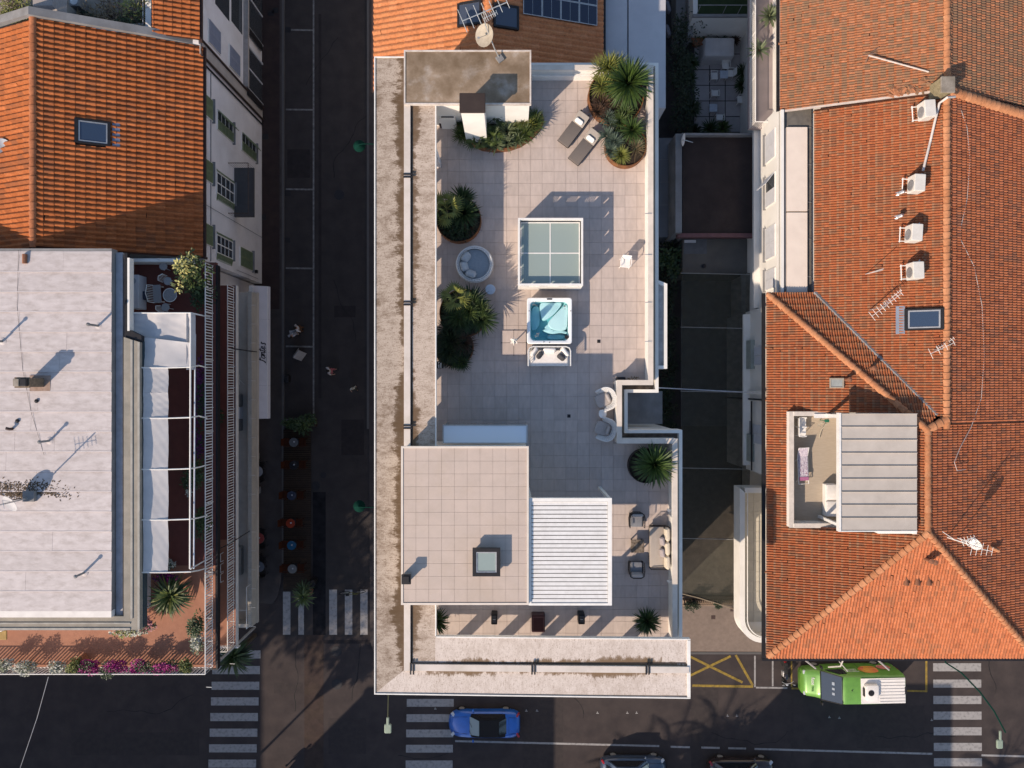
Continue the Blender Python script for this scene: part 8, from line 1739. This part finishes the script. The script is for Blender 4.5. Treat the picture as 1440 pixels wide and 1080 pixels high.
def person(label, loc, rz, shirt, legs, hairm, pose='walk', h=1.7, skirt=False):
    t = thing('person', label, 'person', loc, rz); s = h/1.75
    st = .22 if pose == 'walk' else .05; lean = .45 if pose == 'bend' else 0
    def L_(x, y, z): 
        if z > .95: x = x + (z-.95)*lean*1.1; z = .95 + (z-.95)*(1-lean*.35)
        return (x*s, y*s, z*s)
    J = dict(pelvis=L_(0,0,.95), belly=L_(.01,0,1.12), chest=L_(.02,0,1.32), neck=L_(.03,0,1.49), chin=L_(.06,0,1.56), head=L_(.05,0,1.66), crown=L_(.03,0,1.74),
      hl=L_(0,.10,.92), kl=L_(st*.6+.05,.11,.50), al=L_(st-.05,.11,.08), tl=L_(st+.12,.12,.03), hr=L_(0,-.10,.92), kr=L_(-st*.2+.05,-.11,.50), ar=L_(-st-.08,-.11,.09), tr=L_(-st+.08,-.12,.03),
      sl=L_(.02,.20,1.42), el=L_(-.10+st*-.3,.27,1.14), wl=L_(.02-st*.4,.28,.90), fl=L_(.06-st*.4,.27,.80), sr=L_(.02,-.20,1.42), er=L_(.02+st*.3,-.27,1.14), wr=L_(.16+st*.4,-.26,.93), fr=L_(.22+st*.4,-.24,.84), nose=L_(.145,0,1.64))
    names = list(J); ix = {n: i for i, n in enumerate(names)}
    E = [('pelvis','belly'),('belly','chest'),('chest','neck'),('neck','chin'),('chin','head'),('head','crown'),('head','nose'),('pelvis','hl'),('hl','kl'),('kl','al'),('al','tl'),('pelvis','hr'),('hr','kr'),('kr','ar'),('ar','tr'),('chest','sl'),('sl','el'),('el','wl'),('wl','fl'),('chest','sr'),('sr','er'),('er','wr'),('wr','fr')]
    rad = dict(pelvis=(.15,.11), belly=(.13,.10), chest=(.15,.11), neck=.055, chin=.075, head=.098, crown=.06, nose=.018, hl=.085, kl=.058, al=.042, tl=.035, hr=.085, kr=.058, ar=.042, tr=.035, sl=.06, el=.042, wl=.03, fl=.032, sr=.06, er=.042, wr=.03, fr=.032)
    sc_ = lambda r, k=1: tuple(x*s*k for x in r) if isinstance(r, tuple) else r*s*k
    skin('body', [J[n] for n in names], [(ix[a],ix[b_]) for a,b_ in E], [sc_(rad[n]) for n in names], SKIN, t)
    def sub(nm, ns, es, m, k): 
        i2 = {n: i for i, n in enumerate(ns)}; skin(nm, [J[n] for n in ns], [(i2[a],i2[b_]) for a,b_ in es], [sc_(rad[n],k) for n in ns], m, t)
    sub('shirt', ['chest','belly','pelvis','sl','el','sr','er'], [('pelvis','belly'),('belly','chest'),('chest','sl'),('sl','el'),('chest','sr'),('sr','er')], shirt, 1.17)
    sub('trousers', ['pelvis','hl','kl','al','hr','kr','ar'], [('pelvis','hl'),('hl','kl'),('kl','al'),('pelvis','hr'),('hr','kr'),('kr','ar')], legs, 1.2)
    q = MB(); hx, hy, hz = J['head']; q.ell((hx-.015*s,0,hz+.03*s),(.115*s,.105*s,.105*s),12,8); part('hair', q, hairm, t, smooth=True)
    for a, b_ in (('al','tl'),('ar','tr')): q = MB(); v1, v2 = Vector(J[a]), Vector(J[b_]); q.cbox(((v1+v2)/2*1+Vector((.02,0,-.02))),(.27*s,.10*s,.09*s), bev=.035); part('shoe', q, GUNM, t, smooth=True)
    return t
HAIRD = mat('dark_hair', (.02,.015,.012)); HAIRL = mat('fair_hair', (.22,.17,.11)); GREYT = mat('pale_grey_cloth', (.36,.35,.36), (.3,.29,.3), 10, .9); WHT = mat('white_cloth', (.55,.53,.52), (.48,.46,.46), 10, .9); BLK = mat('black_cloth', (.02,.02,.022)); PINKC = mat('pink_cloth', (.40,.12,.14)); OLV = mat('olive_cloth', (.07,.065,.045))
p = P(412,468,.9); person('person in pale grey clothes bending down in the parking bay', (p.x,p.y,.006), R(-80), GREYT, GREYT, HAIRD, 'bend')
p = P(420,462,.9); person('person in a white shirt and brown trousers standing beside the pale grey one', (p.x,p.y,.006), R(200), WHT, mat('brown_cloth', (.10,.045,.02)), HAIRD, 'stand', 1.72)
p = P(464,522,.9); person('dark-haired person in a white top walking with pink bags across the street', (p.x,p.y,.006), R(10), WHT, PINKC, HAIRD, 'walk', 1.68)
p = P(497,546,.7); person('fair-haired child in cream clothes walking near the white building', (p.x,p.y,.006), R(-75), mat('cream_cloth', (.48,.45,.36)), OLV, mat('cream_hat', (.45,.42,.36)), 'walk', 1.25)
person('person in dark clothes whose long shadow falls on the brown paved strip', (X(401,0),Y(1083,0),.008), R(60), BLK, BLK, HAIRD, 'walk', 1.55)
p = P(418,498,.6); t = thing('sandwich_board', 'white sandwich board standing in the empty parking bay', 'sandwich board', (p.x,p.y,.006), R(-35)); 
for s in (-1,1): q = MB(); q.cbox((s*.17,0,.42),(.03,.62,.90), ry=-s*R(20)); part('panel', q, mat('board_grey', (.38,.36,.35)), t)
p = P(404,533,.3); q = MB(); q.cbox((0,0,.25),(.3,.5,.5), bev=.06); single('dark_bollard_box', 'small dark box standing in the parking bay below the sandwich board', 'box', q, GUNM, (p.x,p.y,.006))
# ---- cafe deck with tables
dk = thing('cafe_deck', 'long dark timber cafe deck along the kerb', 'deck', (X(417,0),-8.4,0))
x0, x1, y0, y1 = X(398.5,.15), X(437,.15), Y(831,.15), Y(604,.15)
q = MB(); q.box(x0+.03,y0+.03,.009,x1-.03,y1-.03,.11); wpart('frame', q, TIMBER, dk)
nb = 74; st = (y1-y0)/nb; bm = MB(); bm.cbox((0,0,0),(x1-x0,st-.012,.028)); bme = mesh_of('deck_board', bm, DECK)
for i in range(nb): piece('deck_board', bme, dk, ((x0+x1)/2, y0+st*(i+.5), .128))
ORG = mat('orange_seat', (.060,.018,.008), (.045,.013,.006), 6, .8, spec=.1)
def bistro(u, v, m, lab, z=.145, r=.30, chairs=((1.0,R(0)),(1.0,PI)), cm=None, grp='round cafe tables on the timber deck', clab='low orange cafe chair', cg='orange chairs on the timber deck'):
    p = P(u,v,z+.7); t = thing('cafe_table', lab, 'table', (p.x,p.y,z), 0, grp)
    q = MB(); q.lathe([(r*.96,.70),(r,.715),(r*.96,.73),(.01,.731)],24); part('top', q, m, t, smooth=True); q = MB(); q.tube([(0,0,.02),(0,0,.70)],.035,7); q.lathe([(.2,0),(.19,.02),(.03,.04)],14); part('leg', q, GUNM, t)
    q = MB(); q.lathe([(.05,.735),(.05,.80),(.035,.80),(.03,.74)],10,(.05,.04,0)); part('candle_glass', q, CLRL, t)
    for k, (d, a) in enumerate(chairs):
        ca_ = a+random.uniform(-.3,.3); dist = .50*d
        garden_chair('cafe_chair', clab+' '+('on the street side' if math.cos(a)>.5 else 'on the pavement side' if math.cos(a)<-.5 else 'north' if math.sin(a)>0 else 'south')+' of the '+lab.split(' cafe')[0].split(' round')[0].replace(' glass','')+' table', (p.x+dist*math.cos(a), p.y+dist*math.sin(a), z), a-PI/2, cm or ORG, cg)
def gt(name, c): return mat(name, c, None, 5, .18, spec=.6)
bistro(413,622,gt('smoke_grey_top',(.10,.11,.12)),'smoke grey glass cafe table nearest the deck hedge')
bistro(413,654,gt('black_top',(.012,.014,.02)),'black glass cafe table second from the deck hedge')
bistro(410,697,gt('navy_top',(.035,.045,.075)),'navy glass cafe table third from the deck hedge')
bistro(408.5,736,gt('red_top',(.24,.03,.012)),'red glass cafe table in the middle of the deck')
bistro(410,767,gt('blue_top',(.012,.085,.17)),'blue glass cafe table beside the red one')
bistro(411,800,gt('pale_grey_top',(.16,.165,.17)),'pale grey glass cafe table at the crossing end of the deck')
for u, v, m, lab in ((362,663,gt('ice_top',(.26,.29,.34)),'ice blue round pavement table below the cafe awning'),(364,757,gt('rose_top',(.26,.05,.05)),'rose red round pavement table by the lower balcony'),(364,797,gt('steel_blue_top',(.10,.12,.16)),'steel blue round pavement table near the street corner')):
    bistro(u, v, m, lab, .125, .36, ((.9,R(75)),(.9,R(-75))), GUNM, 'round pavement tables under the balconies','dark pavement chair','dark chairs on the pavement')
for u, v, lab in ((361,690,'pale grey square pavement stool'),(359,642,'pale post box against the cafe front'),(360,810,'pale grey pavement stand near the corner')):
    p = P(u,v,.5); q = MB(); q.cbox((0,0,.25),(.32,.42,.5), bev=.03); single('pavement_stand', lab, 'stand', q, mat('stand_grey',(.24,.24,.25)), (p.x,p.y,.121))
for u, v, r_, lab in ((402,595,(.25,.25),''),(412,596,(.4,.3),''),(430,592,(.45,.45),''),(440,598,(.25,.3),'')): pass
plant('box_hedge', 'leafy hedge in troughs closing the upper end of the cafe deck', 'hedge', (X(419,1),Y(597,1),.006), [(BROWNM, lambda q: q.cbox((0,0,.25),(2.0,.35,.5)), 'trough'),(LF_DARK, lambda q: (clump(q,(-.5,0,.9),(.55,.3,.45),260,.2,.1), clump(q,(.45,.1,1.0),(.6,.45,.5),300,.22,.1))),(LF_MID, lambda q: clump(q,(.4,.1,1.25),(.45,.3,.25),90,.2,.1))]).rotation_euler = (0,0,0)
p = P(424,842,2.0); plant('potted_palm', 'potted palm at the crossing end of the cafe deck', 'palm', (p.x,p.y,.006), [(POT, lambda q: q.lathe([(.2,0),(.3,.5),(.02,.5)],14), 'pot'),(BARK, trunk(1.6,.07,.05), 'trunk'),(LF_MID, lambda q: blades(q,(0,0,1.65),30,.95,.13,-10,75,.8)),(LF_DARK, lambda q: blades(q,(.2,.35,1.4),24,.8,.12,-10,60,.8))], None, 'crown')
p = P(437,822,1.0); q = MB(); q.lathe([(.22,0),(.24,.75),(.2,.8),(.02,.82)],14); single('litter_bin', 'dark round litter bin between the deck and the potted palm', 'bin', q, GUNM, (p.x,p.y,.006))
p = P(327,924,3.8); plant('street_palm', 'dark feathery street palm below the balcony corner', 'palm', (p.x,p.y,.006), [(BARK, trunk(3.6,.16,.12), 'trunk'),(LF_DARK, lambda q: blades(q,(0,0,3.7),60,1.55,.16,-25,80,.9)),(LF_HEDGE, lambda q: blades(q,(0,0,3.5),60,1.35,.15,-40,50,.9)),(LF_MID, lambda q: blades(q,(0,0,3.8),14,1.3,.1,0,70,.9))], None, 'crown')
# bicycle at the kerb of the white building
p = P(495,834,.5); bi = thing('bicycle', 'dark bicycle crossing the upper stripes of the zebra crossing', 'bicycle', (p.x,p.y,.006), R(4))
for x in (-.52,.52):
    q = MB(); q.tube([(x+.33*math.cos(2*PI*j/20),0,.34+.33*math.sin(2*PI*j/20)) for j in range(21)],.022,5,False); o = part('wheel', q, RUBBER, bi); q = MB(); [q.tube([(x,0,.34),(x+.32*math.cos(a),0,.34+.32*math.sin(a))],.004,3) for a in [2*PI*i/10 for i in range(10)]]; part('spokes', q, ALU, o)
q = MB(); q.tube([(.52,0,.34),(.40,0,.88)],.02,5); q.tube([(.42,0,.78),(-.08,0,.34),(-.20,0,.82),(.42,0,.78)],.018,5); q.tube([(-.52,0,.34),(-.08,0,.34)],.015,5); q.tube([(-.52,0,.34),(-.19,0,.75)],.015,5); part('frame', q, mat('bike_green', (.12,.13,.02)), bi)
q = MB(); q.cbox((-.22,0,.88),(.24,.14,.06), bev=.02); part('saddle', q, RUBBER, bi); q = MB(); q.tube([(.40,0,.88),(.40,0,.98)],.015,5); q.tube([(.30,-.28,1.0),(.40,0,.98),(.30,.28,1.0)],.016,5); part('handlebar', q, GUNM, bi)
# ---- lamps
for v, lab in ((205,'green round street lamp on an arm from the white building, the upper of two'),(712,'green round street lamp on an arm from the white building near the cafe deck')):
    p = P(505,v,5.2); t = thing('street_lamp', lab, 'street lamp', tuple(p), 0, 'green street lamps on the side street'); q = MB(); q.lathe([(.10,-.12),(.36,-.05),(.34,.0),(.14,.12),(.05,.2),(.01,.22)],22); part('lamp_shade', q, LAMPG, t, smooth=True); q = MB(); q.tube([(0,0,.2),(.3,0,.34),(-6.25-p.x,0,.25)],.03,6); part('arm', q, LAMPG, t); q = MB(); q.lathe([(.09,-.17),(.12,-.125),(.02,-.12)],12); part('bulb_glass', q, CLRL, t)
p = P(545.5,1022,5.6); t = thing('street_lamp', 'pale green flat lamp head hanging over the main road from the canopy corner', 'street lamp', tuple(p)); q = MB(); q.cbox((0,-.10,0),(.42,.55,.14), bev=.05); part('lamp_head', q, LAMPP, t); q = MB(); q.cbox((0,.36,.03),(.16,.46,.12), bev=.04); part('neck', q, LAMPP, t); q = MB(); q.tube([(0,.5,.03),(.12,2.2,.5),(.25,SY0-p.y,1.2)],.035,6); part('arm', q, mat('arm_olive',(.05,.055,.03)), t)
p = P(1405.5,1045,6.2); t = thing('street_lamp', 'pale green lamp head on a long curved dark green arm over the right-hand zebra crossing', 'street lamp', tuple(p)); q = MB(); q.cbox((0,-.05,0),(.36,.52,.14), bev=.05); part('lamp_head', q, LAMPP, t); q = MB(); q.cbox((.02,.46,.03),(.12,.56,.10), bev=.03); part('neck', q, LAMPP, t)
q = MB(); pts = [P(1414,1030,6.35),P(1398,1000,6.5),P(1378,973,6.5),P(1352,946,6.3),P(1330,932,6.0),(X(1315,5.6),-14.25,5.6)]; q.tube([Vector(a)-p for a in pts],.045,6); part('arm', q, LAMPG, t)
q = MB(); q.tube([P(68,952,10.2),P(52,1010,9.0),P(25,1090,8.0)],.016,4); single('overhead_cable', 'thin pale cable dropping from the south railing across the main road', 'cable', q, mat('cable_grey',(.34,.34,.36)))
# signal lamp at the canopy corner
p = P(586,978,4.0); t = thing('traffic_signal', 'small red-topped traffic signal under the canopy by the zebra crossing', 'traffic signal', (p.x,-17.9,.12)); q = MB(); q.tube([(0,0,0),(0,0,3.4)],.05,7); part('pole', q, GUNM, t); q = MB(); q.cbox((0,-.12,3.5),(.28,.26,.8), bev=.04); part('head', q, GUNM, t); q = MB(); q.cbox((0,-.27,3.75),(.18,.06,.2)); part('visor', q, mat('dull_red', (.20,.05,.04)), t)

# ================================================================== unseen houses, palms and added pines that shade the main road
def south_block(label, x0, x1, yn, h, win):
    t = thing('seafront_house', label, 'house', ((x0+x1)/2, yn-6, 0), 0, 'houses across the main road')
    q = MB(); q.prism([(x0,yn-12),(x1,yn-12),(x1,yn),(x0,yn)], 0, h-.3); wpart('wall', q, WALLW, t)
    q = MB(); q.box(x0-.1,yn-12.1,h-.3,x1+.1,yn+.1,h); wpart('roof', q, GREYC, t)
    for fl_ in range(int(h/3)):
        for k in range(win):
            xc = x0+(x1-x0)*(k+.5)/win; q = MB(); q.box(xc-.5,yn+.001,fl_*3+.9,xc+.5,yn+.03,fl_*3+2.4); wpart('window', q, DARKG, t)
south_block('tall plain house across the main road, west of the others', -62, -36.4, -33.4, 18, 7)
south_block('plain three-storey house across the main road from the blue car', -22.6, -10.3, -33.4, 12, 4)
south_block('plain three-storey house across the main road from the green van', 5.4, 16.3, -33.2, 12, 4)
def pine(label, x, y, z, r):
    plant('unseen_pine', label, 'tree', (x,y,0), [(BARK, trunk(z-.8,.20 if z>12 else .10,.14 if z>12 else .07), 'trunk'),(BARK, lambda q: [q.tube([(0,0,z-2.2),(r*.5*math.cos(a),r*.5*math.sin(a),z-.2)],.09,5) for a in [2*PI*i/7 for i in range(7)]], 'limb'),(LF_DARK, lambda q: clump(q,(0,0,z),(r,r,.9),int(420*r),.42,.2,.2)),(LF_MID, lambda q: clump(q,(0,0,z+.3),(r*.9,r*.9,.6),int(160*r),.40,.18,.2))], 'trees across the main road', 'crown')
pine('unseen broad pine added to shade the side street', -29.3, -30.2, 16, 4.6)  # crown added to throw shade over the side street
pine('unseen second pine added for shade behind the broad one', -33.8, -33.0, 17, 3.6)
pine('slim umbrella pine nearer the corner', -21.9, -29.8, 10.2, 1.25)
def datepalm(x, y, h, r=2.6):
    t = thing('date_palm', 'tall date palm on the far pavement of the main road', 'palm', (x,y,0), random.uniform(0,6), 'date palms across the main road')
    q = MB(); q.tube([(0,0,0),(.1,.05,h*.5),(0,0,h)],[.24,.18,.17],9); part('trunk', q, BARK, t)
    q = MB()
    for i in range(34):
        a = 2*PI*(i*.618034 % 1); el = R(-30+105*(i/34)); d = Vector((math.cos(a)*math.cos(el),math.sin(a)*math.cos(el),math.sin(el))); p_ = Vector((0,0,h)); pts = [p_.copy()]
        for k in range(8):
            d = (d+Vector((0,0,-.13))).normalized(); p_ = p_+d*(r/8); pts.append(p_.copy())
            s_ = d.cross(Vector((0,0,1))); s_ = s_.normalized() if s_.length > .05 else Vector((1,0,0))
            for sg in (-1,1):
                for m_ in (0,.5): q.leaf(p_-d*m_*r/8, s_*sg+d*.7+Vector((0,0,-.15)), .5*(1-.06*k), .045, .25, 2)
        q.tube(pts,.02,4,False)
    part('crown', q, LF_DARK, t)
for x, y, r_ in ((-.6,-37.4,2.2),(2.4,-35.9,2.0),(5.2,-35.0,1.9),(7.8,-34.0,1.7)): pine('unseen dense pine added to shade the main road', x, y, 9.2, r_)  # pines added to fill the dark stretch of road with shade
for x, y, h in ((-2.2,-35.9,9.2),(.6,-34.4,9.0),(3.8,-33.0,8.8),(22.6,-35.8,9.0),(25.4,-36.4,9.4)): datepalm(x, y, h)
